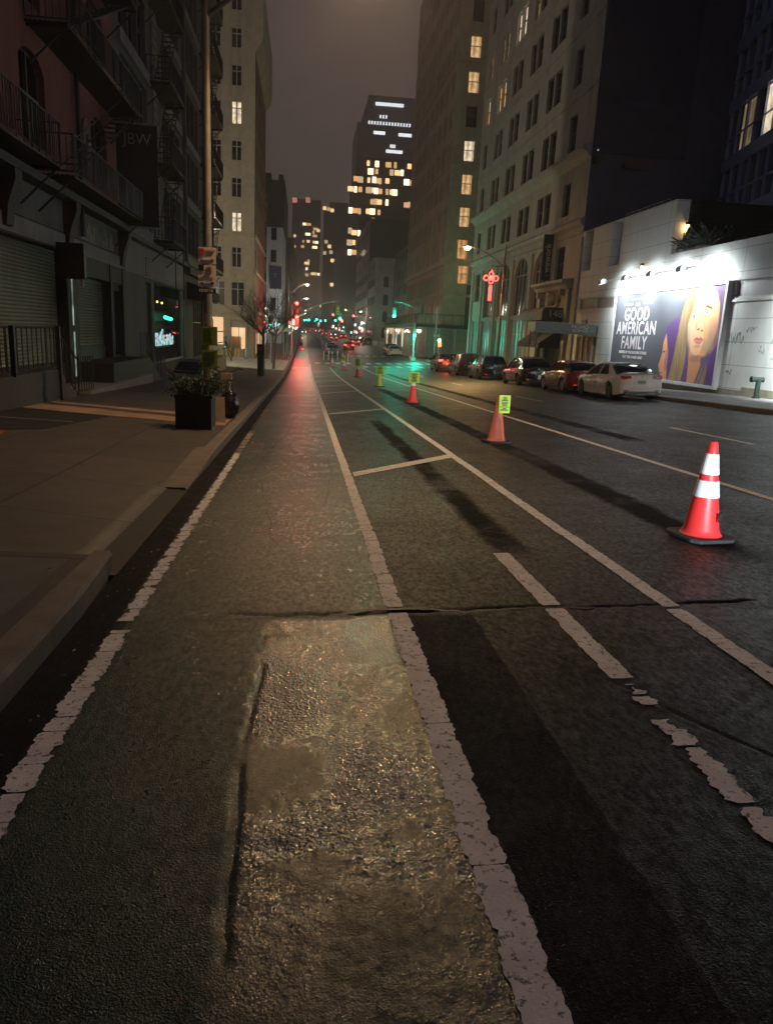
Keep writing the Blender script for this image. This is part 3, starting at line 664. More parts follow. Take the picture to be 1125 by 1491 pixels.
text('148', 0.72, (17.72, 52.98, 3.6), 0, soft, bx); text('148', 0.6, (16.74, 55.7, 3.5), RIGHT, dimt, bx)
ws = thing('blade_sign', (18.4, 57, 6.2), 'tall black blade sign lettered wework on the limestone front', 'sign')
b = B(); b.box(17.65, 18.38, 57.0, 57.16, 6.15, 9.45); b.build('panel', M['black_iron'], ws)
b = B(); b.tube([(18.5, 57.08, 9.2), (17.7, 57.08, 9.2)], 0.03, 6); b.tube([(18.5, 57.08, 6.4), (18.38, 57.08, 6.4)], 0.03, 6); b.build('bracket', M['black_iron'], ws)
text('wework', 0.62, (18.02, 56.98, 7.75), 0, soft, ws, roll=math.pi/2, bold=0.008); text('148', 0.24, (18.02, 56.98, 6.5), 0, dimt, ws)
hc = thing('hotel_canopy', (16.5, 47.5, -0.8), 'long grey flat canopy lettered NOMO SOHO reaching over the pavement', 'canopy')
b = B(); b.box(14.45, 18.45, 46.8, 48.4, 2.28, 2.80); b.build('canopy', mat('grey_green_metal', (0.22, 0.25, 0.23), 0.45, 0.15, 3, 0.05, metal=0.2), hc, bevel=0.02)
b = B(); b.box(14.40, 18.45, 46.74, 46.79, 2.20, 2.26); b.box(14.40, 18.45, 46.74, 46.79, 2.82, 2.88); b.build('trim', M['steel'], hc)
b = B()
for y in (46.9, 48.3): b.tube([(14.6, y, 2.28), (14.6, y, swr(14.6, y))], 0.045)
b.build('post', M['steel'], hc)
text('NOMO', 0.27, (17.35, 46.78, 2.66), 0, whit, hc, bold=0.012, sx=1.3); text('SOHO', 0.27, (17.35, 46.78, 2.42), 0, whit, hc, bold=0.012, sx=1.3)
# low parapet wall sign on the dark side wall and the faint mural
ms = thing('wall_mural', (21.3, 51, 14), 'faint dark advertising mural high on the side wall of the limestone building', 'mural')
b = B(); b.box(18.6, 24.9, 51.05, 51.15, 13.9, 34); b.build('panel', mat('midnight_paint', (0.010, 0.014, 0.07), 0.7, 0.2, 1, 0.05), ms)
text('Galaxy S25 Ultra', 0.42, (21.5, 51.04, 17.0), 0, mat('midnight_lettering', (0.055, 0.06, 0.11), 0.6, 0, 3, 0), ms, sx=1.05); text('Galaxy AI', 0.34, (21.2, 51.04, 16.35), 0, bpy.data.materials['midnight_lettering'], ms)
os_ = thing('oval_sign', (21.7, 51, 13.2), 'small dark pill-shaped sign under the mural', 'sign')
b = B(); pts = []
for k in range(24):
    a = 2*math.pi*k/24; pts.append((21.75+(0.8 if math.cos(a) > 0 else -0.8)+0.28*math.cos(a), 13.35+0.28*math.sin(a)))
b.prism(pts, 'y', 51.0, 51.14); b.build('panel', mat('dark_sign_blue', (0.03, 0.035, 0.06), 0.5, 0.2, 3, 0), os_)
jb = thing('junction_box', (18.9, 51, 13.4), 'small dark box with a white light at the edge of the side wall', 'box')
b = B(); b.box(18.6, 19.1, 50.9, 51.15, 13.2, 13.65); b.build('case', M['black_iron'], jb); b = B(); b.box(18.75, 18.87, 50.86, 50.9, 13.95, 14.05); b.build('lens', emis('small_white', (0.8, 0.85, 1), 0.25), jb)

# ---------- low white building with the billboard
t = NT('white_panelling'); X_, Y_, Z_ = t.xyz()
def jl(v, p, o_): return t.math('LESS_THAN', t.math('ABSOLUTE', t.math('SUBTRACT', t.math('FRACT', t.math('DIVIDE', t.math('ADD', v, o_), p)), 0.5)), 0.012/p)
j = t.math('MAXIMUM', jl(Z_, 0.98, 0.42), jl(Y_, 3.7, 0.2))
c = t.mix(t.ramp(t.noise(0.7, 5, 0.6), 0.3, 0, 0.7, 1), (0.62, 0.66, 0.62), (0.74, 0.77, 0.73)); c = t.mix(t.math('MULTIPLY', t.ramp(t.noise(1.2, 5, 0.7, None, (1, 1, 0.15)), 0.52, 0, 0.75, 1), 0.35), c, (0.36, 0.38, 0.35)); c = t.mix(t.math('MULTIPLY', j, 0.7), c, (0.12, 0.13, 0.12))
M['white_wall'] = t.out(c, 0.6, t.bump(t.noise(30, 3), 0.1, 0.005))
def white_building():
    b = thing('low_white_building', (XR, 30, -0.5), 'low white panelled building carrying the lit billboard', 'building')
    U = lambda y: 51.15-y
    rec = [(U(50.7), U(49.2), 6.35, 9.0), (U(46.2), U(44.6), 6.35, 9.1)]
    wb = B(); bw = [(U(50.4), U(47.6), 3.85, 4.55), (U(47.5), U(44.5), 3.85, 4.55), (U(31.6), U(27.8), 3.88, 4.6)]; dr = [(U(50.3), U(46.7), -1.4, 2.75)]
    W = facade(wb, (XR, 51.15), RIGHT, 51.15+12, -2.0, 6.3, bw+dr, 0.25)
    W2 = facade(wb, (XR, 51.15), RIGHT, 51.15-38.1, 6.3, 8.95, [(r[0], r[1], r[2], 8.94) for r in rec], 0.6)
    wb.box(XR+0.7, 32, 38.1, 51.1, 6.0, 8.95); wb.box(XR+0.3, 32, -12, 51.1, -2, 6.28); wb.quad((XR, 38.1, 6.3), (32, 38.1, 6.3), (32, 38.1, 8.95), (XR, 38.1, 8.95))
    wb.quad((XR, 38.1, 8.95), (XR+.8, 38.1, 8.95), (XR+.8, 51.15, 8.95), (XR, 51.15, 8.95)); wb.quad((XR, -12, 6.3), (XR+.4, -12, 6.3), (XR+.4, 38.1, 6.3), (XR, 38.1, 6.3))
    wb.build('wall', M['white_wall'], b)
    q = B(); q.box(XR-0.08, XR-0.003, -12, 51.1, 4.62, 4.72); q.box(XR-0.06, XR-0.003, 44.5, 51.1, 3.72, 3.82); q.box(XR-0.06, XR-0.003, -12, 32, 3.72, 3.82); q.build('ledge', M['white_wall'], b)
    q = B()
    for k in range(12): q.box(XR-0.045, XR-0.004, -12+k*5.25, -12+(k+1)*5.25-0.02, swr(XR, -12+k*5.25)-0.3, swr(XR, -12+k*5.25+2.6)+0.30)
    q.build('plinth', mat('ochre_plinth', (0.30, 0.28, 0.20), 0.8, 0.2, 3), b)
    grp = mat('grey_panel', (0.22, 0.22, 0.21), 0.5, 0.1, 2, 0)
    for o in bw: window(b, W(o[0], 0.1, o[2]), RIGHT, o[1]-o[0], o[3]-o[2], 'plain', M['frame_pale'], grp, name='band_window')
    d = B(); d.box(XR+0.15, XR+0.25, 46.7, 50.3, -1.4, 2.75); d.build('door', mat('brown_door', (0.20, 0.13, 0.09), 0.6, 0.3, 3), b); d = B()
    for y in (47.6, 48.5, 49.4): d.box(XR+0.05, XR+0.15, y-.06, y+.06, -1.4, 2.7)
    d.box(XR+0.04, XR+0.14, 46.7, 50.3, 2.1, 2.2); d.build('door_frame', M['frame_pale'], b)
    r = B()
    for k in range(7): r.tube([(XR+1.0, 41+k*0.95, 8.9), (XR+1.0, 41+k*0.95, 9.5)], 0.02, 5)
    r.tube([(XR+1.0, 41, 9.5), (XR+1.0, 46.7, 9.5)], 0.025, 5); r.build('roof_rail', M['steel'], b)
white_building()
for (px_, pz_, w_, h_, lab) in ((46.1, 2.45, 0.5, 0.9, 'small purple panel on the white wall above the door'),):
    o = B().box(XR-0.09, XR-0.004, px_+2.6, px_+3.4, 2.2, 3.2).build('wall_panel', mat('mauve_panel', (0.15, 0.09, 0.13), 0.5, 0.2, 3, 0)); tag(o, lab, 'panel')
# scribbled tags on the white wall
gk = mat('black_marker', (0.26, 0.27, 0.27), 0.6, 0.1, 3, 0); rr = random.Random(5)
for (yc, zc, ww, hh, n, lab) in ((31.0, 2.2, 1.1, 0.55, 26, 'tall scribbled black graffiti beside the billboard frame'), (30.0, 2.55, 0.8, 0.25, 16, 'small black scrawl beside the panel joint'), (29.0, 1.75, 0.45, 0.35, 9, 'short looped graffiti mark low on the white wall'), (28.2, 2.1, 0.6, 0.3, 10, 'thin angular graffiti mark near the standpipe'), (31.2, 0.75, 0.5, 0.25, 8, 'dark rubbed blotches low beside the billboard frame'), (28.0, 1.45, 0.7, 0.2, 12, 'small faint scribble above the standpipe')):
    b = B(); y = yc+ww/2; z = zc
    for k in range(n):
        y2 = yc+ww/2-ww*(k+1)/n+rr.uniform(-.04, .04); z2 = zc+rr.uniform(-hh/2, hh/2); r = 0.009 if zc > 1 else 0.022
        b.tube([(XR-0.006, y, z), (XR-0.006, y2, z2)], r, 4); y, z = y2, z2
    tag(b.build('graffiti_mark', gk), lab, 'graffiti')
# billboard
bb = thing('billboard', (XR, 38, 0), 'large flood-lit poster in a white frame reading GOOD AMERICAN FAMILY', 'billboard')
def poster():
    nu, nz = 480, 190; U = np.linspace(0, 11.9, nu); Z = np.linspace(0.06, 4.5, nz); u, z = np.meshgrid(U, Z)
    C = np.zeros(u.shape+(3,)); C[:] = (0.115, 0.125, 0.145); C += ((vnoise(u, z, 0.6, 30)-0.5)*0.03)[..., None]
    def inside(poly, soft=0.05):
        P = np.array(poly, float); n = len(P); s = np.zeros(u.shape, bool); dm = np.full(u.shape, 1e9)
        for i in range(n):
            (x1, y1), (x2, y2) = P[i], P[(i+1) % n]
            cnd = ((y1 > z) != (y2 > z)); xx = (x2-x1)*(z-y1)/(y2-y1+1e-12)+x1; s ^= cnd & (u < xx)
            dx, dy = x2-x1, y2-y1; tt = np.clip(((u-x1)*dx+(z-y1)*dy)/(dx*dx+dy*dy+1e-12), 0, 1); dm = np.minimum(dm, np.hypot(u-x1-tt*dx, z-y1-tt*dy))
        return np.clip(0.5+np.where(s, dm, -dm)/soft, 0, 1)
    def ell(cx, cz, rx, rz, soft=0.3, rot=0):
        a, b_ = u-cx, z-cz; c_, s_ = math.cos(rot), math.sin(rot); d = np.hypot((a*c_+b_*s_)/rx, (-a*s_+b_*c_)/rz); return np.clip((1-d)/soft+0.5, 0, 1)
    def put(m, col, k=1.0): C[:] = C*(1-(m*k)[..., None])+np.array(col)*(m*k)[..., None]
    # a child in profile behind, under a violet hood of hair
    put(inside([(8.2, 3.1), (7.3, 3.05), (6.75, 2.7), (6.5, 2.2), (6.75, 1.6), (7.1, 1.0), (7.3, 0.06), (8.5, 0.06), (8.7, 2.0)], 0.12), (0.13, 0.07, 0.21))
    put(inside([(6.75, 2.35), (6.55, 1.9), (6.55, 1.35), (6.28, 0.72), (6.4, 0.62), (6.42, 0.45), (6.6, 0.3), (6.9, 0.06), (7.35, 0.06), (7.2, 0.8), (7.15, 1.4), (6.95, 1.9)], 0.08), (0.80, 0.36, 0.20))
    put(ell(6.72, 1.45, 0.12, 0.05, 0.5), (0.12, 0.05, 0.08)); put(ell(6.42, 0.52, 0.10, 0.04, 0.6), (0.5, 0.14, 0.14)); put(ell(7.1, 1.1, 0.2, 0.6), (0.35, 0.15, 0.2), 0.6)
    # the man's half of the joined face, on the right
    put(inside([(9.3, 4.5), (11.9, 4.5), (11.9, 0.06), (9.3, 0.06)], 0.05), (0.17, 0.12, 0.22))
    put(inside([(9.3, 4.5), (10.9, 4.5), (11.45, 3.9), (11.6, 3.1), (11.55, 2.5), (11.2, 1.85), (10.75, 1.35), (10.3, 1.3), (9.6, 1.7)], 0.15), (0.80, 0.42, 0.20))
    put(inside([(10.2, 4.5), (11.9, 4.5), (11.9, 2.6), (11.55, 2.75), (11.5, 3.6), (11.1, 4.1), (10.6, 4.35)], 0.2), (0.12, 0.07, 0.10))
    put(inside([(10.9, 4.5), (11.9, 4.5), (11.9, 1.2), (11.3, 1.9), (11.55, 2.9), (11.4, 3.7)], 0.15), (0.10, 0.06, 0.13)); put(ell(11.25, 2.3, 0.45, 0.9, 0.6, 0.3), (0.42, 0.24, 0.20), 0.6); put(ell(10.9, 1.8, 0.5, 0.35, 0.6), (0.50, 0.34, 0.24), 0.6)
    # the woman's face and neck
    put(inside([(8.75, 4.5), (9.75, 4.5), (9.85, 3.4), (10.4, 2.65), (10.5, 2.05), (10.3, 1.45), (9.9, 1.28), (9.4, 1.5), (9.0, 2.1), (8.7, 3.0)], 0.08), (0.92, 0.55, 0.30))
    put(inside([(9.25, 1.6), (9.95, 1.3), (10.35, 1.35), (10.5, 0.9), (10.1, 0.06), (9.35, 0.06), (9.2, 0.8)], 0.1), (0.74, 0.36, 0.18))
    put(ell(9.9, 1.2, 0.55, 0.16, 0.8), (0.40, 0.20, 0.16), 0.7); put(ell(9.25, 2.3, 0.35, 0.7, 0.9, 0.2), (0.86, 0.58, 0.42), 0.5); put(ell(9.1, 2.0, 0.15, 0.9, 0.8, 0.25), (0.55, 0.30, 0.2), 0.4)
    # eyes, brows, nose, lips
    for ex, ez, s in ((9.28, 3.12, 1.0), (10.43, 3.32, 1.0)):
        put(ell(ex, ez, 0.30*s, 0.15*s, 0.9), (0.42, 0.20, 0.16), 0.8); put(ell(ex, ez, 0.20*s, 0.085*s, 0.3), (0.85, 0.83, 0.82)); put(ell(ex, ez, 0.085*s, 0.085*s, 0.3), (0.10, 0.22, 0.34)); put(ell(ex, ez, 0.035, 0.04, 0.3), (0.01, 0.01, 0.02))
        put(inside([(ex-.23, ez+.02), (ex, ez+.11), (ex+.23, ez+.03), (ex, ez+.075)], 0.03), (0.08, 0.04, 0.03))
    put(inside([(8.98, 3.36), (9.25, 3.50), (9.6, 3.42), (9.27, 3.42)], 0.05), (0.34, 0.20, 0.10)); put(inside([(10.02, 3.50), (10.35, 3.68), (10.85, 3.52), (10.8, 3.44), (10.35, 3.54)], 0.05), (0.07, 0.04, 0.03))
    put(inside([(9.75, 3.2), (9.62, 2.75), (9.7, 2.62), (9.9, 2.6), (10.15, 2.5), (10.4, 2.62), (10.3, 2.9), (10.0, 3.2)], 0.25), (0.72, 0.44, 0.30), 0.5)
    put(ell(9.85, 2.56, 0.10, 0.05, 0.5), (0.22, 0.09, 0.07)); put(ell(10.2, 2.5, 0.10, 0.05, 0.5), (0.22, 0.09, 0.07)); put(ell(9.62, 2.75, 0.10, 0.22, 0.9), (0.50, 0.27, 0.18), 0.6)
    put(inside([(9.5, 2.08), (9.8, 2.2), (10.0, 2.16), (10.2, 2.2), (10.5, 2.06), (10.2, 2.05), (9.9, 2.05)], 0.04), (0.55, 0.17, 0.15)); put(inside([(9.55, 2.05), (10.0, 2.04), (10.42, 2.05), (10.2, 1.9), (9.9, 1.86)], 0.04), (0.66, 0.25, 0.21)); put(ell(9.95, 1.78, 0.3, 0.06, 0.9), (0.48, 0.26, 0.18), 0.6)
    put(inside([(9.78, 4.5), (9.86, 3.4), (10.42, 2.65), (10.54, 2.05), (10.33, 1.48), (10.30, 1.48), (10.50, 2.05), (10.38, 2.65), (9.82, 3.4), (9.73, 4.5)], 0.04), (0.40, 0.24, 0.18), 0.8)
    # long fair hair, with strands
    st = 0.5+0.5*np.sin((u+0.25*np.sin(z*1.7)+z*0.14)*46+vnoise(u, z, 2, 33)*9); st2 = vnoise(u*7, z*0.8, 1, 34)
    hair = np.stack([0.26+0.44*st*st2, 0.18+0.31*st*st2, 0.09+0.16*st*st2], -1)
    def puth(m): C[:] = C*(1-m[..., None])+hair*m[..., None]
    puth(inside([(8.5, 4.5), (9.7, 4.5), (9.35, 3.9), (8.95, 3.2), (8.75, 2.6), (8.85, 1.9), (9.1, 1.3), (9.0, 0.06), (7.5, 0.06), (7.8, 1.4), (7.95, 2.6), (8.1, 3.4)], 0.08))
    put(inside([(8.95, 1.9), (9.2, 1.5), (9.35, 0.9), (9.4, 0.06), (8.8, 0.06), (9.0, 0.9)], 0.1), (0.18, 0.09, 0.26)); puth(inside([(10.6, 0.06), (10.9, 0.9), (11.1, 1.25), (11.4, 1.2), (11.1, 0.7), (10.95, 0.06)], 0.08)*0.9); puth(inside([(10.25, 0.06), (10.75, 1.0), (10.85, 1.2), (10.6, 0.4), (10.5, 0.06)], 0.06)*0.8)
    put(inside([(11.0, 1.2), (11.9, 2.2), (11.9, 0.06), (11.2, 0.06)], 0.15), (0.15, 0.08, 0.26))
    puth(ell(9.45, 3.9, 0.05, 0.7, 0.5, -0.45)*0.7)
    C = np.clip(C, 0.005, 1)
    vs = np.stack([np.full(u.shape, XR-0.13), 43.9-u, z], -1).reshape(-1, 3)
    i = (np.arange(nz-1)[:, None]*nu+np.arange(nu-1)[None]).reshape(-1); fs = np.stack([i, i+nu, i+nu+1, i+1], 1)
    me = bpy.data.meshes.new('poster'); me.from_pydata((vs-np.array(woff(bb))).tolist(), [], fs.tolist())
    ca = me.color_attributes.new('Col', 'FLOAT_COLOR', 'POINT'); ca.data.foreach_set('color', np.concatenate([C.reshape(-1, 3), np.ones((nu*nz, 1))], 1).astype(np.float32).ravel())
    t = NT('printed_vinyl'); a = t.n.new('ShaderNodeAttribute'); a.attribute_name = 'Col'; t.out(a.outputs[0], 0.55, t.bump(t.noise(2, 3), 0.1, 0.02), spec=0.25); me.materials.append(t.m)
    o = bpy.data.objects.new('poster', me); COL.objects.link(o); o.parent = bb
poster()
fw = mat('white_frame', (0.75, 0.76, 0.76), 0.5, 0.08, 2, 0)
b = B()
for (ya, yb, za, zb) in ((31.85, 43.98, -0.08, 0.06), (31.85, 43.98, 4.5, 4.62), (31.85, 31.995, 0.061, 4.499), (43.905, 44.05, 0.061, 4.499)): b.box(XR-0.24, XR-0.01, ya, yb, za, zb)
b.box(XR-0.125, XR-0.01, 32.0, 43.9, 0.062, 4.498); b.build('frame', fw, bb)
PX = XR-0.14
tw = mat('poster_white', (0.85, 0.85, 0.85), 0.5, 0, 3, 0); tg = mat('poster_grey', (0.55, 0.57, 0.6), 0.5, 0, 3, 0)
def pt(s, size, u, z, sx=1.0, bold=0.02, m=tw, sp=1.0): text(s, size, (PX, 43.9-u, z), RIGHT, m, bb, bold=bold, sx=sx, space=sp, ext=0.003)
pt('GOOD', 0.98, 2.95, 3.35, 0.98, 0.018, sp=1.12); pt('AMERICAN', 0.98, 3.0, 2.6, 0.98, 0.018, sp=1.08); pt('FAMILY', 0.98, 2.95, 1.80, 0.96, 0.018, sp=1.10)
pt('INSPIRED BY THE SHOCKING STORIES', 0.21, 2.95, 1.29, 1.0, 0.006); pt('THAT TORE A FAMILY APART', 0.21, 3.0, 1.03, 0.95, 0.006)
pt('hulu', 0.30, 2.95, 3.92, 1.1, 0.006, tg); 
b = B(); rr = random.Random(9)
for (u0, u1, z0, h) in ((1.2, 2.3, 3.95, 0.09), (3.65, 4.75, 3.97, 0.09), (2.1, 3.9, 4.2, 0.05)):
    q_ = u0
    while q_ < u1: w_ = rr.uniform(.04, .09); b.box(PX, PX+.004, 43.9-q_-w_, 43.9-q_, z0-h/2, z0+h/2); q_ += w_+0.035
b.build('credit_line', tw, bb)
# flood lights on arms
def flood(y, watts=950):
    f = thing('flood_light', (XR, y, 5.75), {46.8: 'leftmost flood light on a thin arm above the billboard', 43.3: 'second flood light from the left above the billboard', 40.0: 'third flood light from the left above the billboard', 36.7: 'flood light on a long arm nearest the plant', 27.0: 'unseen flood light added past the right end of the billboard', 22.5: 'farthest right flood light, added unseen to brighten the white wall'}[y], 'flood light', 'flood lights over the billboard')
    yy = y*0.915; xx = XR-1.6
    b = B(); b.tube([(XR, yy-0.9, 5.45), (xx+0.15, yy-0.05, 5.20)], 0.022, 6); b.build('arm', M['steel'], f)
    b = B(); b.prism([(xx-0.17, 5.00), (xx+0.22, 5.10), (xx+0.18, 5.26), (xx-0.02, 5.32), (xx-0.16, 5.20)], 'y', yy-0.24, yy+0.24); b.build('housing', mat('flood_housing', (0.10, 0.10, 0.10), 0.5, 0.2, 4, 0), f, bevel=0.02)
    b = B(); b.quad((xx-0.14, yy-0.2, 4.985), (xx+0.19, yy-0.2, 5.085), (xx+0.19, yy+0.2, 5.085), (xx-0.14, yy+0.2, 4.985)); b.build('lens', emis('flood_lens', (0.9, 0.97, 1.0), 6), f)
    lamp_light('flood_beam', (xx+0.10, yy, 4.93), (0.90, 0.97, 1.0), watts, f, 0.15, spot=R(150), rot=Vector((1.0, -0.0, -0.45)).to_track_quat('-Z', 'Y').to_euler(), blend=0.9)
    lamp_light('flood_spill', (xx-.1, yy-.35, 5.2), (0.86, 0.93, 1.0), 50, f, 0.2)
for y in (46.8, 43.3, 40.0, 36.7): flood(y)
for y in (27.0, 22.5): flood(y, 14000)  # added floods out of view, brightening the right part of the wall
# wall lamp glows
def wall_lamp(loc, lab, w, face=(-1, 0)):
    f = thing('wall_lamp', loc, lab, 'lamp'); b = B(); b.box(loc[0]-.08, loc[0]+.08, loc[1]-.08, loc[1]+.08, loc[2], loc[2]+.14); b.build('cap', M['black_iron'], f)
    b = B(); b.ball((loc[0], loc[1], loc[2]-.05), 0.07, 8, 6); b.build('bulb', emis('amber_bulb', (1.0, 0.55, 0.15), 14), f); lamp_light('bulb_light', (loc[0], loc[1], loc[2]-.16), (1, 0.6, 0.25), w, f, 0.07)
wall_lamp((XR-0.15, 41.0, 5.95), 'small amber lamp on the white wall above the flood lights', 6)
wall_lamp((19.15, 37.95, 7.75), 'amber lamp glowing behind the rooftop plant', 14)
# spiky plant on the roof edge
def spiky(loc, lab):
    p = thing('rooftop_plant', loc, lab, 'plant'); rr = random.Random(4); b = B()
    for k in range(420):
        a = rr.uniform(0, 2*math.pi); el = rr.uniform(-0.1, 1.3); L = rr.uniform(0.5, 1.3); o = Vector((loc[0]+rr.uniform(-.5, .9), loc[1]+rr.uniform(-1.9, 1.5), loc[2]+rr.uniform(0, .35)))
        d = Vector((math.cos(a)*math.cos(el), math.sin(a)*math.cos(el), math.sin(el))); s_ = d.cross(Vector((0, 0, 1))).normalized()*0.03; e = o+d*L; e.z -= 0.15*L
        m_ = o+d*L*0.5; b.add([o-s_, o+s_, m_+s_*0.9, e, m_-s_*0.9], [(0, 1, 2, 3, 4)])
    b.build('foliage', mat('dark_leaf', (0.035, 0.05, 0.035), 0.6, 0.4, 5, 0), p)
    b = B(); b.box(loc[0]-.4, loc[0]+.8, loc[1]-1.7, loc[1]+1.4, loc[2]-.1, loc[2]+.12); b.build('planter', M['concrete'], p)
spiky((19.0, 36.3, 6.35), 'dark spiky evergreen plant on the roof edge of the white building')
# glass office building behind, turned to the street
def glass_tower():
    g = thing('glass_office_building', (27, 45, 0), 'blue glass office building with a steel grid behind the white building', 'building')
    A = Vector((28.2, 53.7)); Bp = Vector((25.9, 42.4)); ang = math.atan2(Bp.y-A.y, Bp.x-A.x); L = 60
    W = lambda u, d, z: (A.x+u*math.cos(ang)-d*math.sin(ang), A.y+u*math.sin(ang)+d*math.cos(ang), z)
    b = B(); b.add([W(0, .1, -3), W(L, .1, -3), W(L, 25, -3), W(0, 25, -3), W(0, .1, 45), W(L, .1, 45), W(L, 25, 45), W(0, 25, 45)], [(0, 1, 5, 4), (1, 2, 6, 5), (2, 3, 7, 6), (3, 0, 4, 7), (4, 5, 6, 7)])
    b.build('wall', mat('blue_glass_wall', (0.03, 0.05, 0.13), 0.12, 0.2, 1, 0.05, 2, spec=0.8), g)
    m = mat('mullion_blue', (0.34, 0.42, 0.62), 0.4, 0.1, 3, 0, metal=0.3)
    def bar(u0, u1, z0, z1, d=0.1):
        q = B(); q.add([W(u, dd, z) for z in (z0, z1) for (u, dd) in ((u0, -d), (u1, -d), (u1, .1), (u0, .1))], [(3, 2, 1, 0), (4, 5, 6, 7), (0, 1, 5, 4), (1, 2, 6, 5), (2, 3, 7, 6), (3, 0, 4, 7)]); return q
    q = B()
    for k in range(11): 
        r = bar(0, L, 6+k*3.6, 6.75+k*3.6, 0.12); q.add(r.v, r.f)
        r = bar(0, L, 7.9+k*3.6, 7.98+k*3.6, 0.06); q.add(r.v, r.f)
    q.build('spandrel', m, g); q = B()
    for k in range(40): r = bar(k*1.5, k*1.5+(0.30 if k % 4 == 0 else 0.08), 4, 45, 0.08); q.add(r.v, r.f)
    q.build('mullion', m, g)
    for (u0, u1, mm_) in ((9.0, 10.4, 'lit_pale'), (10.6, 11.9, 'lit_warm'), (12.1, 13.4, 'lit_warm'), (5.2, 5.8, 'lit_dim'), (6.2, 7.4, 'lit_dim')):
        q = B(); q.add([W(u0, .05, 13.97), W(u1, .05, 13.97), W(u1, .05, 16.7), W(u0, .05, 16.7)], [(0, 1, 2, 3)]); q.build('lit_window', M[mm_], g)
glass_tower()
# ---------- left side: red building with shutters
def rail(b, pts, h=0.95, step=0.13, base=0.08, r=0.012):
    """railing with balusters along a 3-D polyline of floor points"""
    for a, c in zip(pts, pts[1:]):
        a, c = Vector(a), Vector(c); n = max(1, int((c-a).length/step)); up = Vector((0, 0, 1))
        b.tube([a+up*h, c+up*h], r*1.6, 5); b.tube([a+up*base, c+up*base], r*1.2, 4)
        for i in range(n+1): q = a+(c-a)*i/n; b.tube([q+up*base, q+up*h], r if i % 8 else r*2, 4, False)
def fire_escape(parent, y0, y1, z, ladder=True, out=1.05, x=XL):
    b = B(); b.box(x, x+out, y0, y1, z-0.05, z-0.01)
    for k in range(int(out/0.12)): b.box(x+k*.12, x+k*.12+.05, y0, y1, z-0.008, z+0.012)
    rail(b, [(x+.02, y0, z), (x+out, y0, z), (x+out, y1, z), (x+.02, y1, z)], 1.0, 0.15)
    for y in (y0+.1, y1-.1): b.tube([(x+out-.05, y, z-.05), (x, y, z-1.0)], 0.03, 5); b.box(x, x+out, y-.03, y+.03, z-.12, z-.05)
    if ladder:
        n = 11; zz = 3.3
        for s in (0.25, 0.85):
            b.tube([(x+s, y0+.5, z), (x+s, y1-.6, z+zz)], 0.025, 5)
        for i in range(n+1): q = i/n; yy = y0+.5+(y1-1.1-y0)*q; b.box(x+.25, x+.85, yy-.08, yy+.08, z+zz*q-.01, z+zz*q+.01)
        b.tube([(x+.85, y0+.5, z+.9), (x+.85, y1-.6, z+zz+.9)], 0.018, 5)
    b.build('fire_escape', M['black_iron'], parent)
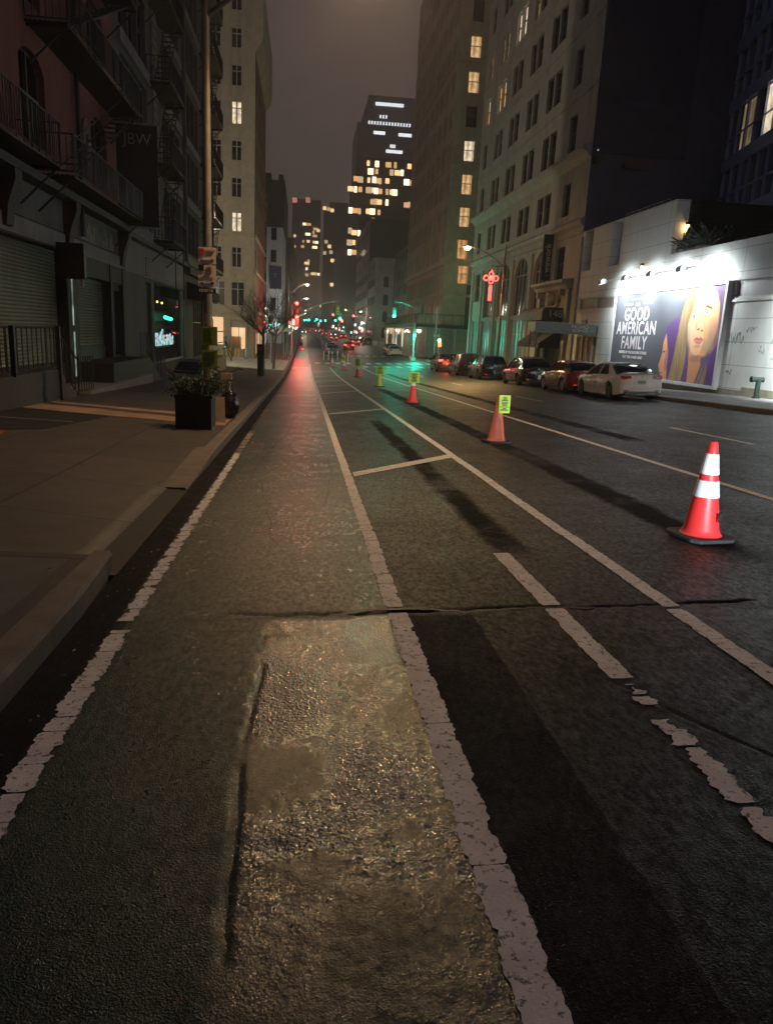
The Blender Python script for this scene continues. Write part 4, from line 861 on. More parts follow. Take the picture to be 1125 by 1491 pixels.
def red_building():
    y0, y1 = -12, 31.4; g = thing('red_building', (XL, 10, 0), 'dark red building with rolled-down shutters and fire escapes at street level', 'building')
    U = lambda y: y-y0
    up = []
    for r, (za, zb) in enumerate(((6.1, 8.35), (9.5, 11.9), (13.0, 15.3), (16.4, 18.7), (19.8, 22.0))):
        for a, c in ((2.2, 4.2), (7.2, 9.2), (12.2, 14.2), (16.8, 18.4), (21.4, 23.3), (27.9, 29.9)): up.append((U(a), U(c), za, zb, 0.45))
    sh = [(U(9.5), U(23.9), 0.35, 3.55), (U(25.0), U(29.1), -1.2, 3.0), (U(29.4), U(31.0), 0.35, 2.75)]
    wb = B(); W = facade(wb, (XL, y0), LEFT, y1-y0, 3.62, 24, up, 0.3); lw = B(); facade(lw, (XL, y0), LEFT, y1-y0, -2.0, 3.62, sh, 0.3); lw.build('shopfront', M['dark_wood'], g)
    wb.box(XL-20, XL-.45, y0, y1, -2, 23.9); wb.quad((XL, y1, -2), (XL-20, y1, -2), (XL-20, y1, 24), (XL, y1, 24)); wb.build('wall', M['red_wall'], g)
    for o in up: window(g, W(o[0], 0.2, o[2]), LEFT, o[1]-o[0], o[3]-o[2], 'pair', M['frame_dark'], M['glass'], name='arched_window')
    # painted shopfront: dark piers, pale canopy edge, panelled cornice with worn posters
    q = B(); q.box(XL+.002, XL+.10, y0, y1, 3.62, 4.05); q.build('canopy_edge', M['pale_trim'], g)
    q = B(); q.box(XL+.002, XL+.06, y0, y1, 4.1, 4.98); q.build('fascia', M['grey_wall'], g)
    q = B(); q.prism([(XL+.002, 5.0), (XL+.45, 5.02), (XL+.5, 5.2), (XL+.1, 5.3), (XL+.002, 5.32)], 'y', y0, y1); q.build('cornice', M['dark_wood'], g)
    for y in (4.0, 9.3, 15.2, 19.6, 24.4, 31.1): B().prism([(XL+.06, 3.7), (XL+.2, 3.75), (XL+.26, 4.2), (XL+.46, 4.75), (XL+.46, 5.0), (XL+.06, 5.0)], 'y', y-.22, y+.22).build('bracket', M['dark_wood'], g)
    for y, hw_ in ((9.2, .28), (24.45, .53), (29.25, .13), (31.2, .19)): B().box(XL+.002, XL+.16, y-hw_, y+hw_, -1.4, 3.61).build('shop_pier', M['dark_wood'], g)
    B().box(XL+.003, XL+.12, 24.99, 31.0, 3.01, 3.60).build('lintel', M['dark_wood'], g); B().box(XL+.003, XL+.12, 9.49, 23.91, 3.56, 3.612).build('lintel', M['dark_wood'], g)
    def shutter(ya, yb, za, zb, x, m, name='shutter'):
        q = B(); n = int((zb-za)/0.095); k = 0; P = []
        for i in range(n*4+1): z = za+(zb-za)*i/(n*4); P.append((x+0.028*abs(math.sin(math.pi*i/4)), z))
        for i in range(len(P)-1): q.quad((P[i][0], ya, P[i][1]), (P[i][0], yb, P[i][1]), (P[i+1][0], yb, P[i+1][1]), (P[i+1][0], ya, P[i+1][1]))
        q.build(name, m, g)
    sm = mat('shutter_metal', (0.24, 0.28, 0.25), 0.38, 0.35, 0.8, 0.05, metal=0.35)
    shutter(9.5, 23.9, 0.35, 3.55, XL-.18, sm); shutter(25.0, 29.1, 0.75, 3.0, XL-.18, sm)
    q = B(); q.box(XL-.2, XL-.1, 25.0, 29.1, -1.2, 0.74); q.build('stall_riser', mat('green_board', (0.06, 0.085, 0.07), 0.6, 0.3, 2, 0.2), g)
    q = B(); q.box(XL-.22, XL-.16, 29.4, 31.0, 0.35, 2.75)
    q.build('door', mat('pale_blue_door', (0.20, 0.23, 0.34), 0.4, 0.3, 2, 0), g); q = B()
    for y in (29.45, 30.2, 30.92): q.box(XL-.16, XL-.11, y-.05, y+.05, .35, 2.75)
    q.build('door_frame', M['black_iron'], g)
    q = B(); q.box(XL+.165, XL+.18, 24.30, 24.40, -0.1, 1.25); q.box(XL+.165, XL+.18, 24.28, 24.38, 1.45, 3.0); q.build('reflection_strip', emis('pale_reflection', (0.75, 0.95, 0.80), 0.42, 0.8, 2.5), g)  # dim glow imitates a white-green reflection between the shutters
    # posters with flaking white paper on the fascia
    q = B(); rr = random.Random(8)
    for k in range(26): y = 26.0+k*0.16; h = 0.55*abs(math.sin(k*.7+1)); q.box(XL+.062, XL+.07, y, y+0.11, 4.15, 4.2+h) if not 9 < k < 16 else None
    q.build('peeling_paper', mat('old_paper', (0.42, 0.38, 0.33), 0.8, 0.3, 5, 0), g)
    q = B()
    for k in range(9):
        c = (rr.uniform(12, 29), rr.uniform(4.3, 4.85)); q.prism([(c[0]+rr.uniform(.1, .35)*math.cos(a*.9), c[1]+rr.uniform(.06, .22)*math.sin(a*.9)) for a in range(7)], 'x', XL+.061, XL+.066)
    q.build('torn_poster', M['black_iron'], g)
    fire_escape(g, 10.5, 20.9, 5.35, False); fire_escape(g, 22.0, 30.6, 5.35, True); fire_escape(g, 22.0, 30.6, 8.95, True); fire_escape(g, 22.0, 30.6, 12.4, True); fire_escape(g, 22.0, 30.6, 15.8, True)
    fire_escape(g, 10.5, 18.5, 8.95, True); fire_escape(g, 10.5, 18.5, 12.4, True)
    q = B(); q.tube([(XL+.15, 25.9, 4.2), (XL+.15, 25.9, 23)], 0.07, 8); q.build('downpipe', M['black_iron'], g)
red_building()
ov = thing('oval_sign', (-6.9, 27.0, 7.2), 'tall pale oval plaque on the red building', 'sign')
b = B(); b.prism([(27.0+0.42*math.cos(a*math.pi/10), 7.2+0.72*math.sin(a*math.pi/10)) for a in range(20)], 'x', XL+.003, XL+.1); b.build('panel', M['pale_trim'], ov)
b = B(); b.prism([(27.0+0.12*math.cos(a*math.pi/3), 7.25+0.2*math.sin(a*math.pi/3)) for a in range(6)], 'x', XL+.101, XL+.12); b.box(XL+.101, XL+.12, 26.75, 27.25, 6.8, 6.86); b.build('emblem', M['black_iron'], ov)
bs = thing('box_sign', (-6.5, 23.2, 2.7), 'black hanging box sign between the two shutters', 'sign')
b = B(); b.box(-7.0, -6.25, 22.9, 23.15, 2.75, 3.72); b.build('panel', M['black_iron'], bs); b = B(); b.tube([(XL, 23, 3.6), (-6.5, 23, 3.6)], 0.03, 5); b.tube([(-6.35, 23, 2.75), (-6.35, 23, 2.55)], 0.05, 8); b.build('bracket', M['steel'], bs)
# raised platform, steps and railings in front of it
st = thing('entrance_platform', (-6.3, 16, -0.5), 'raised dark loading platform with iron railing below the large shutter', 'platform')
b = B(); b.box(XL, -6.0, 4, 19.4, -1.2, 0.42); b.build('platform', M['dark_wood'], st)
b = B()
for k in range(4): b.box(XL, -6.0, 19.4+k*.42, 19.4+(k+1)*.42+.02, -1.3, 0.22-k*.2)
b.build('step', mat('dark_concrete', (0.05, 0.05, 0.052), 0.8, 0.3, 4, 0.3), st)
b = B(); rail(b, [(-6.05, 4, 0.42), (-6.05, 19.3, 0.42), (-6.05, 21.1, -0.42)], 1.0, 0.30, r=0.014); b.build('railing', M['black_iron'], st)
B().box(-6.04, -5.94, 19.35, 19.45, -0.6, 1.45).build('railing_post', M['black_iron'], st); B().box(-6.04, -5.94, 16.4, 16.5, 0.4, 1.45).build('railing_post', M['black_iron'], st)
s2 = thing('stone_landing', (-6.6, 26, -0.9), 'low green-stained stone landing with a short railing beside the small shutter', 'landing')
b = B(); b.box(XL, -5.95, 21.9, 30.8, -1.6, -0.33); b.build('slab', M['concrete'], s2); b = B()
b.box(XL, -6.1, 25.2, 31.0, -1.3, 0.30); b.add([(XL, 31.0, .3), (-6.1, 31.0, .3), (-6.1, 33.4, -.75), (XL, 33.4, -.75), (XL, 31, -1.3), (-6.1, 31, -1.3), (-6.1, 33.4, -1.3), (XL, 33.4, -1.3)], [(0, 1, 2, 3), (1, 5, 6, 2), (2, 6, 7, 3), (0, 3, 7, 4)]); b.build('dark_steps', M['dark_wood'], s2)
b = B(); rail(b, [(-6.0, 21.0, -.35), (-6.0, 22.4, -.35)], 1.0, 0.2); rail(b, [(-6.15, 29.6, .3), (-6.15, 31.0, .3), (-6.15, 33.6, -.8), (-6.15, 34.6, -.8)], 0.95, 0.25); b.build('railing', M['black_iron'], s2)

# ---------- grey loft building and its darker neighbour
def loft(name, y0, y1, wallm, bays, quoin, zt, lab, floor0=5.9, fh=3.35, nf=6, sp=0.95):
    g = thing(name, (XL, (y0+y1)/2, -1.4), lab, 'building'); U = lambda y: y-y0; ops = []
    for k in range(nf):
        for a, c in bays:
            n = 3 if c-a > 4 else 2; ww = (c-a-0.16*(n-1))/n
            for i in range(n): ops.append((U(a)+i*(ww+.16), U(a)+i*(ww+.16)+ww, floor0+k*fh, floor0+k*fh+fh-sp))
    return g, U, ops
g, U, ops = loft('grey_loft_building', 31.4, 47.4, None, [(32.3, 37.4), (41.2, 46.3)], 38.8, 30, 'grey stone loft building with fire escapes and a glass shopfront with imitated street reflections')
shop = [(U(38.0), U(47.0), -0.35, 3.55)]; strip_ = [(U(36.0), U(37.3), -1.9, 3.4)]
wb = B(); W = facade(wb, (XL, 31.4), LEFT, 16, -2.4, 30, ops+shop+strip_, 0.3)
wb.box(XL-20, XL-3.2, 31.4, 47.4, -2.2, 29.9); wb.box(XL-3.2, XL-.5, 31.42, 47.38, 4.2, 29.9); wb.build('wall', M['grey_wall'], g)
for o in ops: window(g, W(o[0], 0.22, o[2]), LEFT, o[1]-o[0], o[3]-o[2], 'sash', M['frame_dark'], M['glass'])
for k in range(7):
    for a, c in ((32.0, 37.7), (41.0, 46.6)): z = 5.5+3.35*k; B().box(XL+.002, XL+.14, a, c, z-0.30, z+.15).build('spandrel', M['pale_trim'], g)
q = B()
for k in range(55): q.box(XL+.002, XL+.08, 38.55, 39.65, 5.6+k*.44, 5.6+k*.44+.36)
q.build('quoin', M['pale_trim'], g)
q = B(); q.box(XL+.002, XL+.3, 31.45, 47.35, 4.95, 5.12); q.build('cornice', M['grey_wall'], g)
q = B(); q.box(XL+.002, XL+.03, 32.0, 47.3, 3.62, 4.9); q.build('sign_band', M['pale_trim'], g)
q = B()
for k in range(7): q.box(XL+.04, XL+.07, 35.95, 36.9, 3.7+k*.12, 3.75+k*.12)
q.build('vent_grille', M['black_iron'], g)
q = B(); q.box(XL-.25, XL-.15, 36.0, 37.3, -1.9, 3.4); q.build('dark_door', M['black_iron'], g)
# room behind the shop glass: dark back wall, glowing shapes imitating street reflections
q = B(); q.box(XL-3.1, XL-3.0, 37.6, 47.3, -0.6, 4.0); q.box(XL-3.1, XL-.3, 37.6, 47.3, -0.62, -0.4); q.box(XL-3.1, XL-.3, 37.6, 47.3, 3.7, 3.8); q.build('shop_room', mat('dark_teal_plaster', (0.03, 0.075, 0.06), 0.7, 0.2, 2, 0), g)
q = B(); t_ = NT('shop_glass'); t_.out((0.9, 1, 0.97), 0.02); t_.b.inputs['Transmission Weight'].default_value = 0.0; gl = t_.n.new('ShaderNodeBsdfTransparent'); gs = t_.n.new('ShaderNodeBsdfGlossy'); gs.inputs['Roughness'].default_value = 0.02; mx = t_.n.new('ShaderNodeMixShader'); mx.inputs[0].default_value = 0.16
gl.inputs[0].default_value = (0.55, 0.75, 0.68, 1); t_.L(gl.outputs[0], mx.inputs[1]); t_.L(gs.outputs[0], mx.inputs[2]); t_.L(mx.outputs[0], t_.n['Material Output'].inputs[0])
q.quad((XL-.15, 38.05, -.3), (XL-.15, 46.95, -.3), (XL-.15, 46.95, 3.5), (XL-.15, 38.05, 3.5)); q.build('shop_pane', t_.m, g)
q = B()
for y in (38.1, 46.9): q.box(XL-.2, XL-.05, y-.09, y+.09, -.35, 3.55)
q.box(XL-.2, XL-.05, 38.2, 46.8, -.35, -.25); q.build('shop_frame', M['frame_pale'], g)
gb = emis('green_reflection_glow', (0.05, 1.0, 0.55), 5.0); wbm = emis('white_reflection_glow', (0.75, 0.88, 1.0), 1.6, 0.8, 5); yb = emis('amber_reflection_glow', (1.0, 0.7, 0.25), 4)  # emissive colours for street lights mirrored in the shop glass
for i, (y, z) in enumerate(((43.2, 1.95), (43.8, 1.92), (44.4, 1.9), (45.0, 1.88))): B().ball((XL-.42, y, z), 0.10, 8, 6).build('green_reflection', gb, g)
for y, z in ((41.0, 2.7), (42.3, 2.68)): B().ball((XL-.42, y, z), 0.06, 8, 6).build('amber_reflection', yb, g)
rr = random.Random(2)
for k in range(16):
    y = 38.9+k*0.46; h = rr.uniform(0.35, 1.0); B().box(XL-.52, XL-.46, y, y+rr.uniform(.08, .34), 0.45, 0.45+h*0.9).build('white_reflection', wbm, g)
q = B(); q.box(XL-1.0, XL-.6, 38.6, 46.9, 0.3, 0.42); q.box(XL-1.0, XL-.95, 38.6, 46.9, .3, 2.3)
for k in range(5): q.box(XL-1.0, XL-.6, 38.6, 46.9, .75+k*.34, .78+k*.34)
q.build('shelf', M['frame_dark'], g)
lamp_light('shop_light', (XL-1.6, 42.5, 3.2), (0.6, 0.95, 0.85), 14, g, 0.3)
fire_escape(g, 37.4, 41.4, 5.4, True); fire_escape(g, 37.4, 41.4, 8.75); fire_escape(g, 37.4, 41.4, 12.1); fire_escape(g, 37.4, 41.4, 15.4); fire_escape(g, 37.4, 41.4, 18.8)
q = B(); q.tube([(XL+.95, 41.0, 5.4), (XL+.95, 41.0, 2.9)], 0.03, 5); q.tube([(XL+.55, 41.0, 5.4), (XL+.55, 41.0, 2.9)], 0.03, 5); q.build('drop_ladder', M['black_iron'], g)
g3, U, ops = loft('dark_loft_building', 47.4, 61.0, None, [(48.6, 53.9)], 57, 36, 'dark stone loft building at the end of the row, beyond the glass shopfront', floor0=5.9, fh=3.35, nf=8)
wb = B(); dr = [(U(50.8), U(55.8), -1.9, 3.3)]; W = facade(wb, (XL, 47.404), LEFT, 13.59, -2.6, 36, ops+dr, 0.3)
wb.box(XL-20, XL-.5, 47.42, 60.97, -2.2, 35.9); wb.quad((XL, 60.994, -2.6), (XL-20, 60.994, -2.6), (XL-20, 60.994, 36), (XL, 60.994, 36)); wb.build('wall', M['third_wall'], g3)
for o in ops: window(g3, W(o[0], 0.22, o[2]), LEFT, o[1]-o[0], o[3]-o[2], 'sash', M['frame_dark'], M['glass'])
for k in range(9): B().box(XL+.002, XL+.14, 48.3, 54.2, 5.5+3.35*k-.3, 5.5+3.35*k+.15).build('spandrel', M['pale_trim'], g3)
q = B()
for k in range(68): q.box(XL+.002, XL+.08, 56.3, 58.6, 5.6+k*.44, 5.6+k*.44+.36)
q.build('quoin', M['pale_trim'], g3)
q = B(); q.box(XL+.002, XL+.35, 47.5, 60.9, 4.6, 5.0); q.build('cornice', M['third_wall'], g3)
q = B()
for y in (47.45, 60.7): q.box(XL+.002, XL+.2, y, y+.25, 5.3, 35)
q.build('pier', M['grey_wall'], g3)
window(g3, W(dr[0][0], .2, -1.9), LEFT, 5.0, 5.2, 'multi', M['frame_pale'], M['glass'], name='glazed_door')
for z in (5.4, 8.75, 12.1, 15.4, 18.8, 22.1): fire_escape(g3, 54.6, 59.4, z)
# flagpole-like bracket, banner JBW
bn = thing('hanging_banner', (-6.6, 30.5, 7), 'long black banner lettered JBW hanging from the grey facade', 'banner')
bm_ = mat('black_banner_cloth', (0.010, 0.010, 0.016), 0.85, 0.2, 2, 0.1)
b = B(); b.box(-7.12, -5.62, 30.98, 31.02, 5.2, 8.75); b.build('banner', bm_, bn); b = B(); b.tube([(XL, 31.0, 8.8), (-5.5, 31.0, 8.8)], 0.03, 6); b.tube([(XL, 31.0, 5.15), (-5.5, 31.0, 5.15)], 0.03, 6); b.build('bracket', M['steel'], bn)
text('JBW', 0.55, (-6.35, 30.97, 8.25), 0, soft, bn, bold=-0.004)
# awning and stair of the last doorway
an = thing('door_awning', (-6.6, 50.8, 3.4), 'small black boxy awning over the last doorway on the left', 'awning')
b = B(); b.prism([(XL+.003, 4.2), (-5.9, 3.75), (-5.9, 3.2), (XL+.003, 3.2)], 'y', 48.4, 54.5); b.build('canopy', bm_, an)
sr = thing('entrance_stair', (-6.5, 50, -1.5), 'dark steel stair with handrails climbing to the last doorway on the left', 'stair')
b = B()
for k in range(7): b.box(XL+.003, -5.6, 41.2+k*.75+.002*k, 47.0, -1.9, -1.15+k*0.13) if k < 6 else None
b.build('flight', M['dark_wood'], sr)
b = B(); b.add([(-5.55, 40.4, -1.35), (-5.55, 47.2, -1.35), (-5.55, 47.2, .35), (-5.55, 46, .35), (-5.52, 40.4, -1.35), (-5.52, 47.2, -1.35), (-5.52, 47.2, .35), (-5.52, 46, .35)], [(0, 1, 2, 3), (4, 7, 6, 5), (0, 3, 7, 4)]); b.build('stringer', M['black_iron'], sr)
b = B(); b.box(XL+.003, -5.6, 47.0, 56, -1.9, -0.42); b.build('landing', M['concrete'], sr)
b = B(); rail(b, [(-5.6, 41.2, -1.4), (-5.6, 46.8, -.4), (-5.6, 56, -.4), (-5.6, 60, -1.5)], 0.95, 5.0, base=.5, r=0.02); b.build('railing', M['black_iron'], sr)

# ---------- beige corner building beyond the open plaza
def beige():
    g = thing('beige_corner_building', (-8, 83, -1.7), 'tall beige corner building with a lit ground floor room behind the plaza', 'building')
    x0, x1, Yf = -30.0, -5.4, 83.0; U = lambda x: x-x0; ops = []; lits = {}
    rows = [(3.8, 6.25), (7.7, 9.75), (11.25, 13.15), (14.6, 16.5), (18.1, 20.0), (21.5, 23.6), (25.0, 26.9), (28.4, 30.2), (31.7, 33.4)]
    cols = [(-7.72, -6.72), (-9.7, -8.75), (-12.0, -11.0), (-14.2, -13.2), (-16.4, -15.4)]
    for za, zb in rows:
        for a, c in cols: ops.append((U(a)-(.05 if za < 5 else 0), U(c)+(.3 if za < 5 else 0), za, zb))
    low = [(U(-7.75), U(-6.2), -0.75, 1.55), (U(-10.2), U(-8.6), -0.3, 2.55)]
    wb = B(); W = facade(wb, (x0, Yf), 0, x1-x0, -2.3, 38, ops+low, 0.25)
    wb.box(x0, x1-.4, Yf+2.5, 104, -2.3, 37.9); wb.box(x0, x1-.4, Yf+.5, Yf+2.5, 3.2, 37.9); wb.build('wall', M['beige_wall'], g)
    def pick(i, o):
        r = [k for k, (a, b_) in enumerate(rows) if abs(a-o[2]) < .01][0]; c = int(i % len(cols))
        return M['lit_pale'] if (r, c) in ((5, 0), (2, 0), (2, 1), (2, 2)) else M['glass']
    put_windows(g, W, 0, ops, 'tee', M['frame_pale'], pick, 0.2)
    sb = B(); s2 = facade(sb, (x1, Yf), LEFT, 21, -2.3, 38, [], 0.2, us=(3, 10)); ww = [(2+4.2*k, 3.4+4.2*k, a, b_) for k in range(4) for a, b_ in rows[1:]]
    sb = B(); s2 = facade(sb, (x1, Yf), LEFT, 21, -2.3, 38, ww, 0.2); sb.quad((x1, 104, -2.3), (x0, 104, -2.3), (x0, 104, 38), (x1, 104, 38)); sb.build('street_wall', M['brown_wall'], g, label='brown brick wall along the avenue')
    for o in ww: window(g, s2(o[0], .15, o[2]), LEFT, o[1]-o[0], o[3]-o[2], 'sash', M['frame_dark'], M['glass'], name='side_window')
    q = B()
    for z in (7.2, 10.75, 3.1): q.box(x0, x1+.15, Yf-.2, Yf-.003, z, z+.28); q.box(x1+.003, x1+.2, Yf-.2, 104, z, z+.28)
    q.build('string_course', M['beige_wall'], g)
    q = B(); q.box(x0, x1+.12, Yf-.1, Yf-.004, 3.0, 3.09)
    q.prism([(x1+.004, 28.2), (x1+.5, 28.8), (x1+.75, 29.5), (x1+.75, 34.2), (x1+.004, 34.2)], 'y', Yf-.1, 104); q.build('cornice', M['beige_wall'], g)
    # lit room: warm walls and an inner doorway
    warm = emis('warm_room', (1.0, 0.62, 0.33), 0.95)
    q = B(); q.box(x0, x1-.5, Yf+2.2, Yf+2.3, -1.5, 3.1); q.build('room_wall', warm, g)
    q = B(); q.box(-7.9, -6.9, Yf+1.9, Yf+2.1, -1.2, 0.6); q.build('room_door', mat('room_brown', (0.3, 0.2, 0.12), 0.6, 0.1, 3, 0), g)
    q = B()
    for a in (-7.9, -6.15): q.box(a-.12, a+.12, Yf-.25, Yf-.003, -1.9, 2.3)
    q.box(-8.25, -5.8, Yf-.4, Yf-.003, 2.3, 2.75); q.box(-8.3, -5.75, Yf-.22, Yf-.003, -1.75, -0.8); q.build('door_surround', M['beige_wall'], g)
    q = B(); q.box(-7.75, -6.2, Yf+.05, Yf+.10, -.75, -.70); q.box(-7.0, -6.95, Yf+.05, Yf+.1, -.7, 1.55); q.box(-10.2, -8.6, Yf+.05, Yf+.1, 1.0, 1.1); q.build('shop_frame', M['frame_dark'], g)
    lamp_light('room_light', (-7.0, Yf+1.3, 1.2), (1, 0.7, 0.4), 60, g, 0.3)
    # lit shopfronts on the avenue side
    for k in range(5): q = B(); q.box(x1+.02, x1+.1, 85.5+k*3.6, 88.2+k*3.6, -1.2, 1.0); q.build('lit_shopfront', M['lit_pale'] if k % 2 else M['lit_orange'], g)
beige()
b = B()
bol = thing('bollard', (-8.3, 79, swl(-8.3, 79)), 'yellow steel bollard in front of the beige building, leftmost of the row', 'bollard', 'yellow bollards on the plaza')
b.lathe((-8.3, 79, swl(-8.3, 79)), [(.07, 0), (.07, .95), (.05, 1.0), (0.01, 1.02)], 10); b.build('post', mat('yellow_paint', (0.75, 0.52, 0.04), 0.5, 0.1, 3, 0), bol)
for i, x in enumerate((-7.9, -7.5, -6.95, -6.65)): clone(bol, (x, 79, swl(-8.3, 79)), label='yellow steel bollard in front of the beige building, %s from the left' % ('second', 'third', 'fourth', 'fifth')[i])
cn = thing('litter_bin', (-5.95, 80, swl(-6, 80)), 'silver round litter bin in front of the beige building', 'bin')
b = B(); b.lathe((-5.95, 80, swl(-6, 80)), [(.28, 0), (.32, .95), (.30, 1.0), (.02, 1.0)], 16); b.build('drum', M['steel'], cn, smooth=40)
ks = thing('info_kiosk', (-8.2, 81, swl(-8, 81)), 'slim teal-screened payment kiosk beside the lit doorway', 'kiosk')
b = B(); b.box(-8.4, -8.0, 81, 81.2, swl(-8, 81), swl(-8, 81)+2.1); b.build('case', mat('blue_grey_case', (0.15, 0.2, 0.24), 0.5, 0.1, 2, 0), ks); b = B(); b.box(-8.27, -8.12, 80.97, 80.999, -.55, -.4); b.build('screen', emis('teal_screen', (0.1, .9, .6), .8), ks)

# ---------- big corner building on the right beyond the cross street
def big():
    g = thing('large_corner_building', (XR, 115, -1.5), 'tall olive-brown corner building with a column of lit windows beyond the cross street', 'building')
    Yn, Yf = 103.0, 142.0; fh = 4.05; rows = [(11.9+fh*k, 14.4+fh*k) for k in range(10)]
    x1 = 62
    ops = [(20.1-XR+dx-.0, 21.5-XR+dx, a, c) for dx in (0, 4.2, 7.4, 11.6, 14.8) for a, c in rows]
    ops += [(20.4-XR, 21.8-XR, 8.7, 11.1)]
    wb = B(); W = facade(wb, (XR, Yn), 0, x1-XR, -2.4, 56, ops, .3); wb.box(XR+.5, x1, Yn+.5, Yf, -2.4, 55.8)
    def pick(i, o):
        if o[0] > 3.5: return M['glass'] if rng.random() < .8 else M['lit_dim']
        k = round((o[2]-11.9)/fh); return {0: M['lit_orange'], 1: M['lit_warm'], 2: M['lit_warm'], 3: M['lit_pale'], 4: M['glass'], 5: M['lit_warm'], 6: M['lit_warm'], 7: M['glass']}.get(k, M['glass'])
    put_windows(g, W, 0, ops[:-1], 'sash', M['frame_dark'], lambda i, o: pick(i, o), .28); o = ops[-1]; window(g, W(o[0], .22, o[2]), 0, 1.4, 2.4, 'sash', M['frame_dark'], M['lit_orange'])
    so = []
    for k in range(9):
        ya = 2.0+k*4.2
        for r, (a, c) in enumerate(rows): so.append((ya, ya+1.1, a, c)); so.append((ya+1.5, ya+2.6, a, c))
    lowo = [(1.5+k*2.0, 2.6+k*2.0, 7.6, 10.2) for k in range(18)]; ar = [(1.4+k*4.2, 3.6+k*4.2, 3.2, 6.4, True) for k in range(9)]
    W2 = facade(wb, (XR, Yf), RIGHT, Yf-Yn, -2.4, 56, so+lowo+ar, .3); wb.quad((XR, Yf, -2.4), (x1, Yf, -2.4), (x1, Yf, 56), (XR, Yf, 56)); wb.build('wall', M['big'], g)
    n = 0; md = B()
    for i, o in enumerate(so):
        lit_ = M['lit_dim'] if rng.random() < .05 else M['glass']
        if n < 84 : window(g, W2(o[0], .22, o[2]), RIGHT, o[1]-o[0], o[3]-o[2], 'sash', M['frame_dark'], lit_, name='side_window'); n += 1
        else: c_ = [W2(o[0], .15, o[2]), W2(o[1], .15, o[2]), W2(o[1], .15, o[3]), W2(o[0], .15, o[3])]; md.quad(*c_)
    mo = md.build('side_windows', M['glass'], g); mo['kind'] = 'stuff'
    for o in lowo: window(g, W2(o[0], .22, o[2]), RIGHT, 1.1, 2.6, 'sash', M['frame_dark'], M['glass'], name='tall_window')
    for o in ar: window(g, W2(o[0], .22, o[2]), RIGHT, 2.2, 3.2, 'sash', M['frame_dark'], M['lit_dim'], name='arched_window')
    q = B()
    for z, d in ((7.0, .35), (11.0, .45), (15.5+fh*2, .12), (15.5+fh*5, .12)): q.box(XR-d, XR-.003, Yn-d, Yf, z, z+.35); q.box(XR, x1, Yn-d, Yn-.003, z, z+.35)
    q.build('cornice', M['big'], g)
    q = B()
    q.box(XR+3.2, XR+7.6, Yn-.08, Yn-.003, 3.0, 8.6); q.build('dark_awning', M['black_iron'], g)
big()
# far blocks on the right
def block(name, x0, x1, y0, y1, z1, m, lab, face_rows=None, zr=(4, 3.6), cornice=None, side_rows=None):
    g = thing(name, ((x0+x1)/2, y0, -1.5), lab, 'building'); b = B(); b.box(x0, x1, y0, y1, -3, z1); b.build('wall', m, g)
    if cornice: q = B(); q.box(x0-cornice, x1+cornice, y0-cornice, y1, z1, z1+cornice*1.5); q.build('cornice', m, g)
    return g
def lits(g, wins, Y, wm, hm, mats, x=None):
    """small lit windows of a far facade; wins = (x, z[, w, h])"""
    for i, q in enumerate(wins[:95]):
        w_ = q[2] if len(q) > 2 else wm; h_ = q[3] if len(q) > 3 else hm
        B().box(q[0]-w_/2, q[0]+w_/2, Y-.25, Y-.02, q[1]-h_/2, q[1]+h_/2).build('lit_window', mats[i % len(mats)], g)
fl = [emis('far_lit_%d' % i, c, s) for i, (c, s) in enumerate((((1, .62, .28), 1.6), ((1, .8, .5), 2.4), ((1, .5, .2), 1.0), ((1, .7, .4), .7), ((.9, .95, 1), 1.3)))]
def side_win(g, x, ys, zs, sgn, m, w=1.6, h=2.2, arched=False):
    for y in ys:
        for z in zs:
            q = B(); q.box(x-(.12 if sgn < 0 else -.0), x+(.0 if sgn < 0 else .12), y-w/2, y+w/2, z-h/2, z+h/2); q.build('side_window', m, g)
g = block('side_street_building', 23.5, 60, 143, 204, 22, M['far_olive'], 'low dim brown building set back behind the scaffold, past the corner')
side_win(g, 23.5, frange(146, 200, 9), (4, 8, 12, 16, 20), -1, M['glass'])
g = block('pale_arched_building', XR, 23.4, 205, 227, 20, M['far_grey'], 'narrow pale grey building with arched windows and a white cornice', cornice=.7)
for z in (1.8, 6.0, 10.4, 15.0):
    q = B(); q.prism([(20.7, z-1.3), (22.0, z-1.3), (22.0, z+.8), (21.85, z+1.3), (21.35, z+1.55), (20.85, z+1.3), (20.7, z+.8)], 'y', 204.8, 204.98); q.build('arched_window', M['glass'], g)
    side_win(g, XR, (208, 212.5, 217, 221.5, 226), (z,), -1, M['glass'])
g = block('mansard_building', XR, 29.5, 228, 282, 34, M['far_dark'], 'black blank-walled building rising behind the pale arched one')
b = B(); b.box(XR-.15, XR-.02, 228.2, 282, -2, 33); b.box(XR-1.0, XR-.16, 227.6, 282, 31.2, 33); b.build('street_front', M['far_grey'], g)
side_win(g, XR-.15, frange(231, 279, 9), (4, 8.5, 13, 17.5, 22, 26.5), -1, M['glass'])
g = block('dark_tower', XR, 46, 283, 350, 62, M['far_dark'], 'dark stepped apartment tower with scattered amber windows')
def pw(lst, Y):   # positions measured on the facade plane at distance Y
    out = []
    for px, py in lst:
        d = MM @ Vector((px-562.5, 745.5-py, -1078)); k = Y/d.y; out.append((d.x*k, 1.65+d.z*k))
    return out
def Z4(x, y): return (380+x/4.327, 220+y/4.327)
